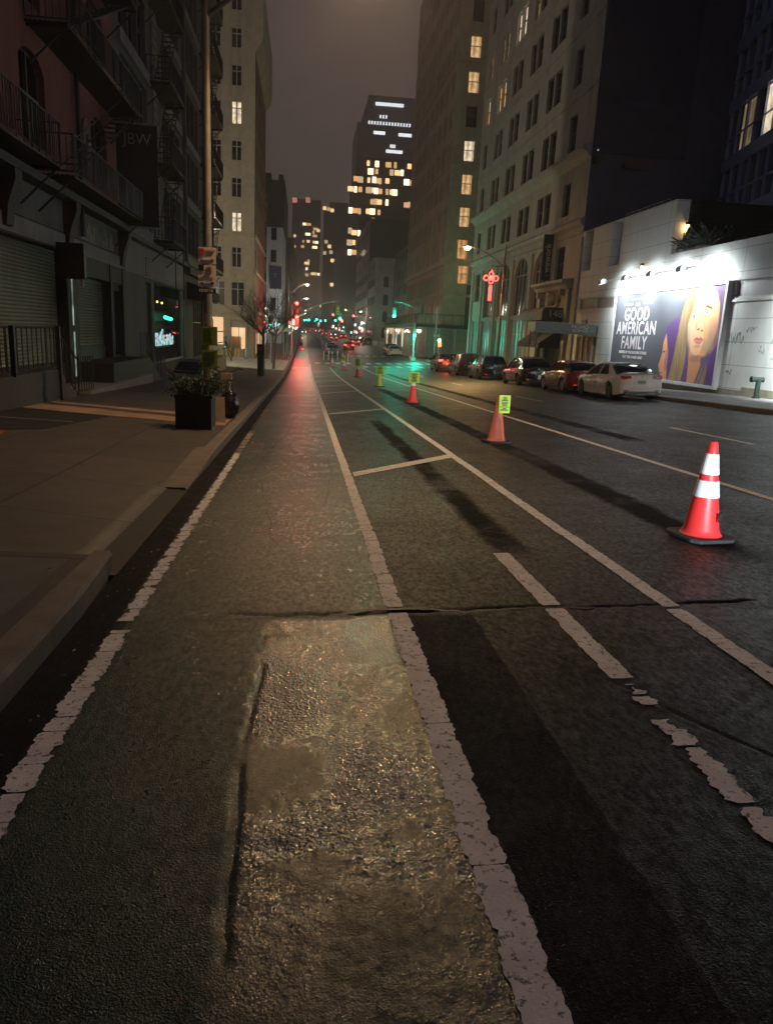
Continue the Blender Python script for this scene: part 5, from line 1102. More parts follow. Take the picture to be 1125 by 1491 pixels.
L1 = [Z4(*p) for p in [(675, 75), (730, 80), (802, 85), (845, 88), (934, 95), (690, 127), (728, 127), (822, 134), (858, 136), (888, 136), (595, 172), (625, 178), (678, 182), (712, 180), (735, 186), (750, 188), (795, 187), (916, 195), (946, 200), (975, 202), (563, 236), (594, 240), (624, 240), (677, 245), (705, 245), (724, 250), (745, 252), (793, 256), (822, 258), (840, 260), (697, 318), (720, 318), (742, 320), (792, 323), (911, 338), (940, 338), (968, 338), (563, 372), (592, 374), (620, 378), (672, 378), (700, 380), (742, 385), (560, 500), (586, 512), (616, 516), (663, 508), (557, 575), (585, 575), (557, 636), (583, 636), (705, 438)]]
lits(g, [(x, z, (1.0, 1.4, 2.0)[i % 3], (1.7, 2.0)[i % 2]) for i, (x, z) in enumerate(pw(L1, 283))], 283, 2.4, 3.2, fl[:4])
g = block('tall_office_tower', 24, 57, 400, 440, 103, mat('office_tower_wall', (0.05, 0.055, 0.06), 0.6, 0.2, 0.3, 0), 'tallest hazy office tower with rows of white office lights near its top')
b = B(); b.box(27, 57, 400.5, 440, 103, 109); b.box(29, 54, 401, 440, 109, 115.5); b.build('crown', bpy.data.materials['office_tower_wall'], g)
def Z8b(x, y): return (380+x/3.309, y/3.309)
wl = []
for (xa, xb, y, st_) in ((555, 690, 498, 8), (520, 720, 588, 14), (545, 600, 637, 7), (665, 728, 648, 7), (605, 680, 727, 8), (625, 650, 703, 9), (575, 612, 560, 14)):
    x = xa
    while x < xb: wl.append(Z8b(x, y+(x-xa)*0.08)); x += st_
lits(g, [(x, z, 0.75, 1.5) for x, z in pw(wl, 400)], 400, 1, 2, [fl[4]])
# ends of the vista
g = block('hazy_twin_tower', -11, 10.5, 600, 640, 97, M['far_dark'], 'far hazy tower with two small red roof lights at the end of the avenue')
L2 = [Z4(*p) for p in [(212, 533), (272, 458), (298, 460), (265, 567), (297, 567), (295, 522), (212, 600), (212, 702), (288, 705), (287, 740), (288, 780), (338, 533), (332, 572), (350, 574), (345, 490), (330, 510), (360, 500), (338, 605), (300, 690), (345, 770), (330, 772), (362, 775), (262, 600)]]
lits(g, [(x, z, (1.6, 2.4, 3.8)[i % 3], 1.9) for i, (x, z) in enumerate(pw(L2, 600))], 600, 4, 4, fl[:4])
for px_ in (212, 295): (x, z), = pw([Z4(px_, 308)], 600); B().box(x-1.7, x+1.7, 599, 599.8, z-1.8, z+1.8).build('roof_light', emis('roof_red', (1.0, .35, .28), .7), g); B().box(x-2.5, x+2.5, 600, 606, 97, z+2.0).build('roof_block', M['far_dark'], g)
g = block('hazy_side_tower', 11.6, 30, 520, 560, 79, M['far_dark'], 'far hazy tower with a lit crown beside the dark apartment tower')
L3 = [Z4(*p) for p in [(400, 358), (425, 364), (448, 372), (410, 570), (430, 600), (440, 635), (448, 688), (478, 690), (445, 840), (400, 640)]]
lits(g, [(x, z, 2.2, 2.2) for x, z in pw(L3, 520)], 520, 4, 4, [fl[0], fl[3]]); B().box(15, 27, 521, 555, 79, 84).build('crown', M['far_dark'], g)
g = block('vista_end_block', -30, 17.6, 660, 700, 48, M['far_dark'], 'low dark block closing the far end of the avenue')
lits(g, [(rng.uniform(-9, 14), rng.uniform(4, 44), 2, 2) for k in range(30)], 660, 2, 2, [fl[0], fl[3], fl[4]])
# far blocks on the left
g = block('brown_left_block', -30, -7.0, 112, 141, 24, M['brown_wall'], 'brown brick block beyond the beige corner building on the left')
side_win(g, -7.0, frange(114, 138, 8), (6, 10, 14, 18, 22), 1, M['glass'], 1.4, 2.0)
for k in range(6): B().box(-6.99, -6.85, 113+k*4.6, 116.6+k*4.6, -1.2, 1.4).build('lit_shopfront', (M['lit_pale'], M['lit_orange'], M['lit_cool'])[k % 3], g)
g = block('white_side_building', -22, -4.45, 150, 172, 20.2, M['far_white'], 'narrow floodlit white building with a dark blue banner on the left')
for z in (6.2, 15.0, 19.0): B().box(-6.6, -5.6, 149.86, 149.98, z-1.1, z+1.1).build('window', M['glass'], g)
lamp_light('flood', (-5.2, 146.5, 0.4), (.85, .92, 1), 900, g, .3, spot=R(110), rot=(R(150), 0, 0), blend=.8)
bn2 = thing('blue_banner', (-5.5, 149.5, 11), 'dark blue banner on the narrow white building', 'banner')
B().box(-6.75, -4.55, 149.5, 149.6, 9.0, 13.2).build('banner', mat('navy_cloth', (.03, .05, .12), .7, .1, 2, 0), bn2); text('T', 1.1, (-5.75, 149.45, 11.4), 0, soft, bn2)
g = block('dark_left_tower', -26, -5.6, 200, 240, 37.5, M['far_dark'], 'dark tower with stepped roof blocks behind the white building on the left')
B().box(-11.5, -9, 200.5, 206, 37.5, 39.1).build('roof_block', M['far_dark'], g); B().box(-7.2, -6.0, 200.5, 206, 37.5, 38.9).build('roof_block', M['far_dark'], g)
lits(g, [(-6.4, 16, 1.2, 5)], 200, 1, 1, [fl[3]])
g = block('left_avenue_block', -26, -5.2, 241, 330, 27, M['far_dark'], 'dark row of buildings running down the left of the avenue')
side_win(g, -5.2, frange(246, 326, 14), (4, 9, 14, 19, 24), 1, M['glass']); [B().box(-5.18, -5.0, 242+k*7, 246+k*7, -.8, 1.6).build('lit_shopfront', (M['lit_cool'], M['lit_pale'])[k % 2], g) for k in range(10)]
g = block('far_left_row', -26, -5.6, 340, 560, 40, M['far_dark'], 'farthest dark building row on the left of the avenue')
lits(g, [(-7.5, 12), (-6.6, 20), (-7.2, 30)], 340, 2, 2, [fl[0]]); [B().box(-5.58, -5.3, 345+k*14, 352+k*14, -.2, 2.6).build('lit_shopfront', (M['lit_cool'], M['lit_orange'])[k % 2], g) for k in range(12)]
g = block('far_right_row', XR+.4, 40, 351, 560, 46, M['far_dark'], 'farthest dark building row on the right of the avenue')
[B().box(XR+.1, XR+.38, 355+k*14, 362+k*14, -.2, 2.6).build('lit_shopfront', (M['lit_cool'], M['lit_orange'])[k % 2], g) for k in range(12)]
# glowing entrance on the right, far corner
fe = thing('lit_entrance', (16.8, 158, -1), 'bright warm doorway beside the scaffold on the far right corner', 'entrance')
b = B(); b.box(17.0, 23.4, 160, 160.4, -1.2, 3.2); b.build('back_wall', emis('cream_glow', (1, .8, .5), 1.0), fe); b = B()
for x in (17.0, 19.0, 21.0, 23.2): b.box(x-.15, x+.15, 159.5, 159.7, -1.2, 3.2)
b.box(16.8, 23.4, 159.4, 159.8, 3.0, 3.9); b.build('frame', M['frame_dark'], fe)
b = B()
for x in (18, 20, 22.2): b.box(x-.5, x+.5, 159.72, 159.9, -1.2, 1.7)
b.build('door', mat('oak_door', (.25, .14, .06), .6, .2, 3, 0), fe)

wp = thing('wall_lamp', (-14, 61.2, 7), 'unseen wall floodlight added on the dark loft end wall to brighten the beige building', 'lamp')
B().box(-14.2, -13.8, 61.0, 61.25, 6.6, 6.9).build('housing', M['black_iron'], wp); B().box(-14.15, -13.85, 61.15, 61.27, 6.5, 6.595).build('lens', emis('added_plaza_lens', (1, .85, .6), 8), wp)
lamp_light('added_plaza_light', (-13.5, 61.8, 6.3), (1, .86, .62), 3800, wp, .2)  # added lamp out of view, brightens the beige building

ww_ = [emis('street_dot_%d' % i, c, st) for i, (c, st) in enumerate((((1, .95, .85), 9), ((1, .8, .5), 7), ((.1, 1, .6), 8), ((1, .1, .08), 8), ((.7, .85, 1), 7)))]
rr = random.Random(21)
for nm, x0_, ys_, n_ in (('left_avenue_block', -5.0, (242, 330), 16), ('far_left_row', -5.2, (342, 556), 16), ('far_right_row', 18.7, (352, 556), 16), ('mansard_building', 18.1, (230, 280), 8), ('brown_left_block', -6.7, (112, 140), 8)):
    gg = bpy.data.objects[nm]
    for k in range(n_): B().ball((x0_+rr.uniform(0, 1.0)*(1 if x0_ < 0 else -1), rr.uniform(*ys_), rr.uniform(.8, 5.2)), rr.uniform(.10, .22)*(1 if ys_[0] < 200 else 1.8), 8, 6).build('shop_lamp', rr.choice(ww_), gg)
# ------------------------------------------------ street lamps
M['pole_steel'] = mat('lamp_post_steel', (0.20, 0.195, 0.185), 0.5, 0.25, 4, 0.1, 30, metal=0.4)
def cobra(name, base, h, head, col, watts, lab, pole_r=0.09, emit=22, pm=None, group='street lamps', soft=0.12, aimy=0.0, cutoff=False, big=.15):
    """post at base, curved arm to the lamp head"""
    x, y, z = base; g = thing(name, base, lab, 'street lamp', group); pm = pm or M['pole_steel']
    b = B(); b.lathe((x, y, z), [(pole_r*1.9, 0), (pole_r*1.9, .35), (pole_r*1.25, .5), (pole_r, 1.2), (pole_r*.75, h)], 12); b.build('post', pm, g, smooth=40)
    hx, hy, hz = head; d = Vector((hx-x, hy-y, 0)); P = []
    z0 = z+h-1.6
    for i in range(11):
        q = i/10; P.append((x+d.x*q, y+d.y*q, z0+(hz+.16-z0)*math.sin(q*math.pi/2)**0.9))
    b = B(); b.tube(P, [.05-.015*i/10 for i in range(11)], 8); b.build('arm', pm, g, smooth=40)
    u = d.normalized(); a = math.atan2(u.y, u.x)
    b = B(); pr = [(.02, -.5), (.11, -.42), (.17, -.1), (.17, .22), (.10, .42), (.02, .5)]; vs = []
    b2 = B(); b2.lathe((0, 0, 0), [(r, hh) for r, hh in [(0.01, -.42), (.10, -.36), (.17, -.1), (.18, .15), (.11, .36), (.01, .42)]], 12, 'x')
    c, s = math.cos(a), math.sin(a); b.v = [(hx+X*c-Y*s, hy+X*s+Y*c, hz+.14+max(Z, -.02)*.6) for X, Y, Z in b2.v]; b.f = b2.f
    b.build('lamp_head', pm, g, smooth=40)
    b = B(); b.ball((hx, hy, hz+.06), big, 12, 8, .55); b.build('lamp_lens', emis('lens_'+name+str(len(bpy.data.materials)), col, emit), g, smooth=60)
    lamp_light('lamp_glow', (hx, hy, hz-.09), col, watts, g, soft, spot=R(158) if cutoff else None, rot=Vector((u.x*.22, u.y*.22+aimy, -1)).to_track_quat('-Z', 'Y').to_euler(), blend=.6)
    if cutoff: lamp_light('lens_spill', (hx, hy, hz-.10), col, watts*.03, g, soft)
    return g
SOD = (1.0, 0.61, 0.27)
# the post in the left pavement with its lamp just above the picture
P1 = (-2.09, 17.0, swl(-2.09, 17.0))
cobra('street_lamp', P1, 9.6, (1.05, 16.0, 8.55), SOD, 2000, 'tall street lamp post papered with flyers behind the black planter', 0.10, 40, cutoff=True)
P2 = (14.5, 56.0, swr(14.5, 56)); cobra('street_lamp', P2, 9.4, (11.65, 56, 7.95), (1.0, 0.66, 0.24), 5200, 'street lamp with a bright amber head in front of the limestone building', 0.10, 160, cutoff=True, big=.24)
P3 = (-1.9, 90, swl(-1.9, 90)); cobra('street_lamp', P3, 8.6, (.2, 89, 6.6), (1.0, .86, .6), 700, 'curved-arm street lamp at the left end of the crossing', .10, 18)
P4 = (14.4, 178, swr(14.4, 178)); cobra('street_lamp', P4, 8.2, (12.9, 178, 6.3), (1, .86, .65), 1300, 'distant street lamp with twin white glow on the right kerb', .2, 20)
for i, (y, s) in enumerate(((140, -1), (232, 1), (285, -1), (330, 1), (390, -1))):
    bx_ = -1.9 if s < 0 else 14.5
    cobra('street_lamp', (bx_, y, swr(14, y) if s > 0 else swl(-2, y)), 8.5, (bx_-s*2.2, y, gr(0, y)+8.6), (1, .86, .62), 900, 'distant street lamp on the %s kerb of the avenue, %s block away' % ('left' if s < 0 else 'right', ('one', 'two', 'three', 'four', 'five')[i]), .1, 12)
# festive red light ornament on the lamp post
neon = emis('red_neon', (1.0, 0.06, 0.045), 7)
ng = thing('neon_ornament', (13.75, 55.9, 5.2), 'red neon knot-shaped ornament with a long tassel on the amber lamp post', 'neon light')
cx, cz, yy = 13.55, 6.0, 55.85
b = B()
for dx, dz, r in ((-.36, 0, .18), (.36, 0, .18), (0, .30, .15), (0, -.24, .14)):
    b.tube([(cx+dx+r*math.cos(a*math.pi/8), yy, cz+dz+r*math.sin(a*math.pi/8)) for a in range(17)], .035, 6)
b.build('knot', neon, ng)
b = B(); b.tube([(cx, yy, cz+.60), (cx+.25, yy, cz), (cx, yy, cz-.45), (cx-.25, yy, cz), (cx, yy, cz+.60)], .035, 6); b.ball((cx, yy, cz+.02), .17, 8, 6); b.build('diamond', neon, ng)
b = B()
for dx in (-.09, 0, .09): b.tube([(cx+dx, yy, cz-.5), (cx+dx, yy, cz-1.6)], .032, 6)
b.build('tassel', neon, ng); b = B(); b.tube([(cx, yy+.05, cz+.85), (14.5, yy+.1, cz+.9)], .025, 6); b.tube([(cx, yy+.05, cz-.2), (14.5, yy+.1, cz-.2)], .02, 6); b.build('bracket', M['black_iron'], ng)
lamp_light('neon_glow', (cx, yy-.4, cz-.4), (1, .08, .05), 25, ng, .3)
# flyers and regulation sign on the near post
x, y, z = P1
pp = mat('flyer_paper', (.42, .33, .30), .8, .4, 9, .1); rr = random.Random(3)
for i in range(14):
    a = rr.uniform(-2.6, -.5); zz = z+rr.uniform(.5, 2.1); h = rr.uniform(.12, .3); w_ = .5
    b = B()
    for k in range(4): q0 = a+w_*k/4; q1 = a+w_*(k+1)/4; r = .128+.002*i; b.quad((x+r*math.cos(q0), y+r*math.sin(q0), zz), (x+r*math.cos(q1), y+r*math.sin(q1), zz), (x+r*math.cos(q1), y+r*math.sin(q1), zz+h), (x+r*math.cos(q0), y+r*math.sin(q0), zz+h))
    tag(b.build('flyer', pp), 'scrap of paper flyer glued around the near lamp post, low among the others', 'flyer', 'flyers glued around the near lamp post')
gp = mat('yellow_green_poster', (.20, .27, .03), .8, .25, 8, .1); dk_ = mat('poster_ink', (.05, .08, .03), .8, 0, 3, 0)
for i, (zc, lab) in enumerate(((1.78, 'yellow-green notice on the near lamp post, upper of two'), (1.28, 'yellow-green notice on the near lamp post, lower of two'))):
    n = thing('notice', (x, y-.2, zc-.4), lab, 'notice'); b = B(); b.box(x-.12, x+.22, y-.20, y-.185, zc-.56, zc-.16); b.build('sheet', gp, n)
    b = B()
    for k in range(7): b.box(x-.08, x-.08+rr.uniform(.12, .25), y-.206, y-.2, zc-.20-.045*k-.02, zc-.20-.045*k)
    b.build('print', dk_, n)
sg = thing('parking_sign', (x-.1, y-.2, 2.2), 'red and white parking regulation sign on the near lamp post', 'sign')
sw_ = mat('sign_white', (.80, .78, .72), .5, .05, 4, 0); sr_ = mat('sign_red', (.42, .05, .035), .5, .1, 4, 0)
def onY_(px, py, Y):
    d = MM @ Vector((px-562.5, 745.5-py, -1078)); k = Y/d.y; return (d.x*k, 1.65+d.z*k)
YS = 16.8
def sq(name, x0, y0, x1, y1, m, d=0):
    a, b_ = onY_(x0, y0, YS), onY_(x1, y1, YS); B().box(a[0], b_[0], YS-.012-d, YS-d, b_[1], a[1]).build(name, m, sg)
sq('plate', 288.5, 359, 314.5, 384.5, sw_); sq('lower_plate', 288.5, 385, 314.5, 418, sw_); sq('route_plate', 288.5, 418.5, 314.5, 427.5, M['black_iron'])
def tx(s, px, py, size, m, **k): a = onY_(px, py, YS-.02); text(s, size, (a[0], YS-.02, a[1]), 0, m, sg, **k)
sq('red_square', 289.5, 361, 297, 371, sr_, .013); sq('black_square', 289.5, 384.8, 297, 394, M['black_iron'], .013)
tx('2', 293.2, 389.2, .15, sw_, bold=.004); tx('P', 293.2, 366, .11, sw_, bold=.003); 
for i, s in enumerate(('NO PARKING', '8AM-6PM')): tx(s, 305.3, 363.5+i*4, .036, sr_)
for i, s in enumerate(('HOUR', 'METERED', 'PARKING')): tx(s, 304.5, 387+i*3.2, .032, sr_)
for i, s in enumerate(('9AM-7PM', 'EXCEPT SUNDAY')): tx(s, 301.5, 398.5+i*4, .036, sr_)
tx('1060664', 299.5, 423, .085, sw_, bold=.002)
for py, m in ((378.5, sr_), (412, M['black_iron'])): sq('arrow', 293, py-.3, 310, py+.3, m, .013); a, c = onY_(291, py, YS), onY_(312, py, YS); b = B(); b.prism([(a[0], a[1]), (a[0]+.06, a[1]+.03), (a[0]+.06, a[1]-.03)], 'y', YS-.026, YS-.013); b.prism([(c[0], c[1]), (c[0]-.06, c[1]+.03), (c[0]-.06, c[1]-.03)], 'y', YS-.026, YS-.013); b.build('arrow_head', m, sg)

# ------------------------------------------------ traffic signals
hm = mat('signal_housing', (.05, .06, .045), .5, .2, 4, 0); hy_ = mat('signal_yellow', (.45, .33, .04), .5, .2, 4, 0)
LR = emis('lens_red', (1, .04, .03), 30); LG = emis('lens_green', (.02, 1, .62), 30); LO = mat('lens_off', (.03, .03, .025), .3, .1, 3, 0); LGs = emis('lens_green_side', (.03, 1, .25), 9)
def head(b0, g, x, y, z, lit_, ang=0, hmat=None, s=1.0):
    """three-lens head centred on x,y,z looking along ang (0 = towards -Y)"""
    c, sn = math.cos(ang), math.sin(ang)
    b = B(); b.box(x-.17*s, x+.17*s, y-.12, y+.12, z-.5*s, z+.5*s, ang, (x, y)); h = b.build('signal_head', hmat or hm, g)
    for k, col in enumerate('RYG'):
        m = {('R', 'R'): LR, ('G', 'G'): LG, ('g', 'G'): LGs}.get((lit_, col), LO); zz = z+(.32-.32*k)*s
        b = B(); b.lathe((0, 0, 0), [(.01, -.155), (.10, -.14), (.125, -.12)], 12, 'y'); b.v = [(x+X*s*c-(Y)*sn, y+X*s*sn+Y*c, zz+Z*s) for X, Y, Z in b.v]; b.build('lens', m, h)
def signal(base, h, arm, heads, lab, light=None, pole_r=.09):
    g = thing('traffic_signal', base, lab, 'traffic signal'); x, y, z = base
    b = B(); b.lathe((x, y, z), [(.22, 0), (.20, .5), (pole_r*1.1, .7), (pole_r*.8, h)], 10); b.build('post', M['steel'], g, smooth=40)
    if arm:
        ex, ey, ez = arm; za = z+h-1.9; P = [(x+(ex-x)*q/10, y+(ey-y)*q/10, za+(ez-za)*math.sin(q/10*math.pi/2)) for q in range(11)]
        b = B(); b.tube(P, .055, 6); b.tube([(x, y, z+h-.1), (ex, ey, ez+.05)], .015, 4); b.build('mast_arm', M['steel'], g)
    for hd in heads: head(None, g, *hd)
    if light:
        for l in light: lamp_light('signal_glow', l[0], l[1], l[2], g, .15)
    return g
GC = (.03, 1, .62); RC = (1, .05, .04)
z = swr(14.4, 84); signal((14.6, 84, z), 6.0, (9.8, 84, z+6.3), [(9.8, 83.9, z+5.15, 'G'), (12.9, 83.9, z+5.6, 'x', math.pi)], 'green traffic signal hung from a long mast arm at the near right corner', [((9.8, 83.2, z+4.7), GC, 650)])
z = swr(14.2, 88) ; signal((13.1, 90.5, gr(13.1, 90.5)), 4.4, None, [(13.1, 90.3, gr(13, 90)+3.3, 'G')], 'post-mounted green traffic signal with a white base at the crosswalk', [((13.1, 89.6, gr(13, 90)+2.9), GC, 750)])
B().box(12.8, 13.4, 90.2, 90.8, gr(13, 90), gr(13, 90)+.35).build('signal_plinth', M['white_wall'] , bpy.data.objects['traffic_signal.001'])
z = swl(-1.9, 95); signal((-2.05, 92, z), 5.6, (4.0, 95, z+6.9), [(4.0, 94.9, z+5.9, 'x', 0, hy_), (4.35, 94.9, z+5.2, 'G'), (4.6, 95.2, z+4.3, 'R', .2)], 'traffic signal mast arm reaching over the avenue from the left kerb', [((4.3, 94, z+5), GC, 60)])
z = swl(-1.5, 99); signal((-1.6, 99, z), 6.3, None, [(-1.0, 98.7, z+6.1, 'R', 0, None, 1.5), (-1.0, 98.6, z+4.4, 'R', 0, None, 1.5)], 'pair of bright red signals stacked on a post over the bicycle lane', [((-.9, 97.6, z+4.4), RC, 800), ((-.9, 97.6, z+5.6), RC, 300)])
z = swl(-3.2, 78); signal((-3.6, 84, z), 4.6, None, [(-3.75, 83.8, z+4.0, 'g'), (-2.75, 83.8, z+4.0, 'g')], 'pair of side-street green signals among the bare branches on the left', [((-3.2, 83, z+3.8), (.05, 1, .3), 25)])
def small_signal(y, xs, lit_='G', h=5.3, lab=''):
    g = thing('traffic_signal', (14.5, y, swr(14, y)), lab, 'traffic signal', 'far traffic signals down the avenue'); zz = gr(5, y)
    b = B(); b.tube([(14.5, y, swr(14, y)), (14.5, y, zz+h+.8)], .10, 6); b.tube([(14.5, y, zz+h+.6), (min(xs), y, zz+h+.7)], .06, 5); b.build('mast_arm', M['steel'], g)
    for x_ in xs: head(None, g, x_, y-.1, zz+h, lit_, 0, None, 1.3)
for i, (y, xs, l_) in enumerate(((150, (5.5, 9.5), 'R'), (205, (3.2, 8.2), 'G'), (260, (1.5, 7), 'G'), (315, (.5, 6.5), 'G'), (375, (0, 8), 'G'), (440, (2, 9), 'G'), (510, (0, 7), 'G'))): small_signal(y, xs, l_, 5.6, ('red' if l_ == 'R' else 'green')+' traffic signals far down the avenue, %s crossing beyond the first' % ('first second third fourth fifth sixth seventh'.split()[i]))
# pedestrian signals and street name signs at the right corner
ps = thing('pedestrian_signal', (15.0, 84.6, swr(15, 84)), 'pedestrian signal post with street name signs at the near right corner', 'pedestrian signal'); z = swr(15, 84)
b = B(); b.tube([(15.1, 84.6, z), (15.1, 84.6, z+3.6)], .07, 8); b.build('post', M['white_wall'], ps)
for zz, m in ((z+1.95, emis('hand_orange', (1, .22, .06), 3.5)),): B().box(15.0, 15.35, 84.3, 84.5, zz-.25, zz+.25).build('hand_lens', m, ps)
gs_ = mat('street_sign_green', (.02, .25, .15), .5, .1, 3, 0); B().box(14.9, 15.9, 84.45, 84.5, z+3.15, z+3.45).build('street_name', gs_, ps); text('Grand St', .24, (15.4, 84.42, z+3.3), 0, whit, ps)
B().box(14.4, 15.1, 84.3, 84.34, z+2.75, z+3.0).build('one_way_plate', M['white_wall'], ps); wb_ = emis('white_globe', (1, .97, .88), 10)
wg = thing('globe_lamp', (15.9, 88.5, 1.2), 'white glowing globe lamp beside the scaffold', 'lamp'); b = B(); b.ball((16.1, 90, 1.2), .2, 10, 8); b.build('globe', wb_, wg); b = B(); b.tube([(16.1, 90, 1.0), (16.1, 90, swr(16, 90))], .05, 6); b.build('post', M['steel'], wg); lamp_light('globe_light', (16.1, 89.6, 1.2), (1, .9, .75), 120, wg, .2)
l_ = thing('street_name_sign', (-2.2, 84, 0), 'white and green street name sign beside the left lamp post', 'sign'); b = B(); b.box(-3.1, -1.4, 88.9, 88.95, 1.35, 1.75); b.build('plate', M['white_wall'], l_); b = B(); b.tube([(-2.35, 89, swl(-2, 89)), (-2.35, 89, 2.4)], .07, 6); b.build('post', M['steel'], l_)

# ------------------------------------------------ sidewalk scaffold shed along the corner building
sh = thing('sidewalk_shed', (15, 101, swr(15, 101)), 'long sidewalk scaffold shed with steel posts around the corner building', 'scaffold')
b = B(); b.box(14.6, 18.45, 102.4, 140, 2.75, 3.15); b.box(14.6, 40, 99.6, 102.38, 2.75, 3.15); b.build('deck', M['black_iron'], sh)
b = B(); rail(b, [(14.62, 140, 3.15), (14.62, 99.7, 3.15), (40, 99.7, 3.15)], 1.3, 1.2, r=0.03); b.build('parapet', M['black_iron'], sh)
n = 0
for k in range(16):
    y = 100+k*2.6
    for x in (14.75,) if k % 2 else (14.75, 18.2): B().tube([(x, y, swr(x, y)), (x, y, 2.75)], .06, 6).build('scaffold_post', M['steel'], sh)
for k in range(1, 9): B().tube([(14.75+k*2.6, 99.8, swr(19, 99)), (14.75+k*2.6, 99.8, 2.75)], .06, 6).build('scaffold_post', M['steel'], sh)
b = B()
for k in range(7): y = 100+k*5.2; b.tube([(14.75, y, 2.6), (14.75, y+2.6, .6)], .03, 4); b.tube([(14.75, y+2.6, 2.6), (14.75, y, .6)], .03, 4)
for k in range(1, 8): x = 14.75+k*2.6; b.tube([(x, 99.8, 2.6), (x+2.6, 99.8, .4)], .03, 4); b.tube([(x+2.6, 99.8, 2.6), (x, 99.8, .4)], .03, 4)
b.build('cross_brace', M['steel'], sh)
bulb = emis('shed_bulb', (1, .78, .5), 12)
for k in range(10): y = 102+k*4.1; B().ball((15.2+(k % 3)*.8, y, 2.3-(k % 2)*.15), .15, 8, 6).build('bulb', bulb, sh)
for y, x in ((103, 16.5), (112, 16), (124, 16), (136, 16)): lamp_light('shed_light', (x, y, 1.9), (1, .8, .55), 90, sh, .15)
B().box(16.5, 20.1, 102.6, 102.9, -1.3, 2.6).build('hoarding', M['concrete'], sh)

# ------------------------------------------------ cones
M['cone_orange'] = mat('cone_orange', (.78, .035, .035), .45, .12, 6, .05, 30); M['rubber'] = mat('black_rubber', (.02, .02, .023), .7, .3, 8, .2, 40)
cwh = mat('reflective_collar', (.82, .86, .9), .3, .1, 9, 0, coat=.6); cye = mat('cone_yellow', (.62, .55, .05), .5, .12, 6, .05)
cgl = cdm = cwh
lime_ = mat('lime_sheet', (.42, .62, .06), .7, .15, 5, .1); 
def cone(x, y, lab, body='cone_orange', collars=cgl, both=True, sign=None, H=.91, lean=0.0, rz=.3, top=True):
    z = gr(x, y); g = thing('traffic_cone', (x, y, z), lab, 'traffic cone', 'traffic cones in a line along the closed lane'); sc = H/.91
    r = lambda h: .165-(.165-.035)*(h-.04)/(.87)
    b = B(); s_ = .245; ch = .07; pr = [(s_, -s_+ch), (s_, s_-ch), (s_-ch, s_), (-s_+ch, s_), (-s_, s_-ch), (-s_, -s_+ch), (-s_+ch, -s_), (s_-ch, -s_)]
    c, q = math.cos(rz), math.sin(rz); b.prism([(x+a*c-d*q, y+a*q+d*c) for a, d in pr], 'z', z+.006, z+.045); b.build('base', M['rubber'], g, bevel=.012)
    m = M[body] if isinstance(body, str) else body
    b = B(); b.lathe((x, y, z), [(.19, .046), (.175, .06), (r(.1), .1), (r(.42), .42), (r(.62), .62), (r(.78), .78), (.038, .90), (.030, .91), (.022, .90), (.02, .80)], 28); b.build('body', m, g, smooth=35)
    if collars:
        for a, e in ((.40, .555), (.61, .80)) if both else ((.60, .76),):
            b = B(); b.lathe((x, y, z), [(r(a)+.001, a), (r(a)+.007, a+.004), (r(e)+.007, e-.004), (r(e)+.001, e)], 28); b.build('collar', collars, g, smooth=35)
    if sign:
        sx, sz, sw, shh = sign; b = B(); b.box(x+sx-sw/2, x+sx+sw/2, y-.10, y-.092, z+sz, z+sz+shh, .12); s1 = b.build('notice', lime_, g)
        b = B(); rr = random.Random(int(x*100+y*10))
        for k in range(9): w_ = rr.uniform(.3, .75)*sw; b.box(x+sx-w_/2, x+sx+w_/2, y-.112, y-.106, z+sz+shh*(.9-.09*k)-.012, z+sz+shh*(.9-.09*k)+.004*(k % 3)+.004, .12)
        b.build('print', dk_, s1)
    return g
g = cone(3.72, 6.33, 'large orange cone with two glowing white collars, nearest the camera and without a notice', rz=.15)
text('P', .10, (3.80, 6.33-.150, gr(3.8, 6.3)+.22), 0.5, M['rubber'], g, name='stencil', bold=.004)
cone(3.74, 13.98, 'faded orange cone without collars holding a lime notice, second nearest', mat('cone_dull', (.52, .12, .06), .55, .15, 6, .1), None, sign=(.08, .58, .23, .34))
cone(3.77, 25.57, 'red cone with one white collar under a lime notice, third nearest', mat('cone_red', (.75, .06, .04), .45, .12, 6, .05), cdm, False, sign=(.0, .70, .38, .36), H=.85)
cone(3.91, 38.57, 'yellow cone topped with a yellow notice, the only yellow one', cye, None, sign=(.0, .62, .48, .42))
cone(3.81, 53.31, 'red cone with a bright collar and lime notice, fifth nearest', bpy.data.materials['cone_red'], cgl, False, sign=(.0, .80, .42, .5))
cone(3.56, 66.3, 'small red cone with two pale collars near the white posts', bpy.data.materials['cone_red'], cdm, True, sign=(-.08, .85, .3, .35))
cone(2.75, 72.5, 'faded pink cone farthest away beside the white posts', mat('cone_faded', (.55, .22, .16), .55, .15, 6, .1), cdm, True, sign=None)
# flexible posts
fp = thing('delineator_post', (0, 0, 0), 'white flexible lane post', 'lane post', 'white flexible posts around the parked row'); b = B(); b.lathe((0, 0, 0), [(.16, 0), (.14, .04), (.05, .07), (.05, 1.0), (.03, 1.03)], 10); b.build('post', mat('white_plastic', (.75, .76, .75), .5, .08, 3, 0), fp, smooth=40)
PD = [(2.40, 92.1), (3.0, 92.2), (3.22, 86.2), (4.09, 92.6), (4.3, 84.6), (4.72, 81.2)]
for i, (x, y) in enumerate(PD):
    lab = 'white flexible lane post near the parked row, %s from the left' % ('leftmost', 'second', 'third', 'fourth', 'fifth', 'rightmost')[i]
    if i == 0: fp.location = (x, y, gr(x, y)); fp['label'] = lab.replace(', leftmost from', ', leftmost one from')
    else: clone(fp, (x, y, gr(x, y)), label=lab.replace('rightmost from the left', 'rightmost of all'))
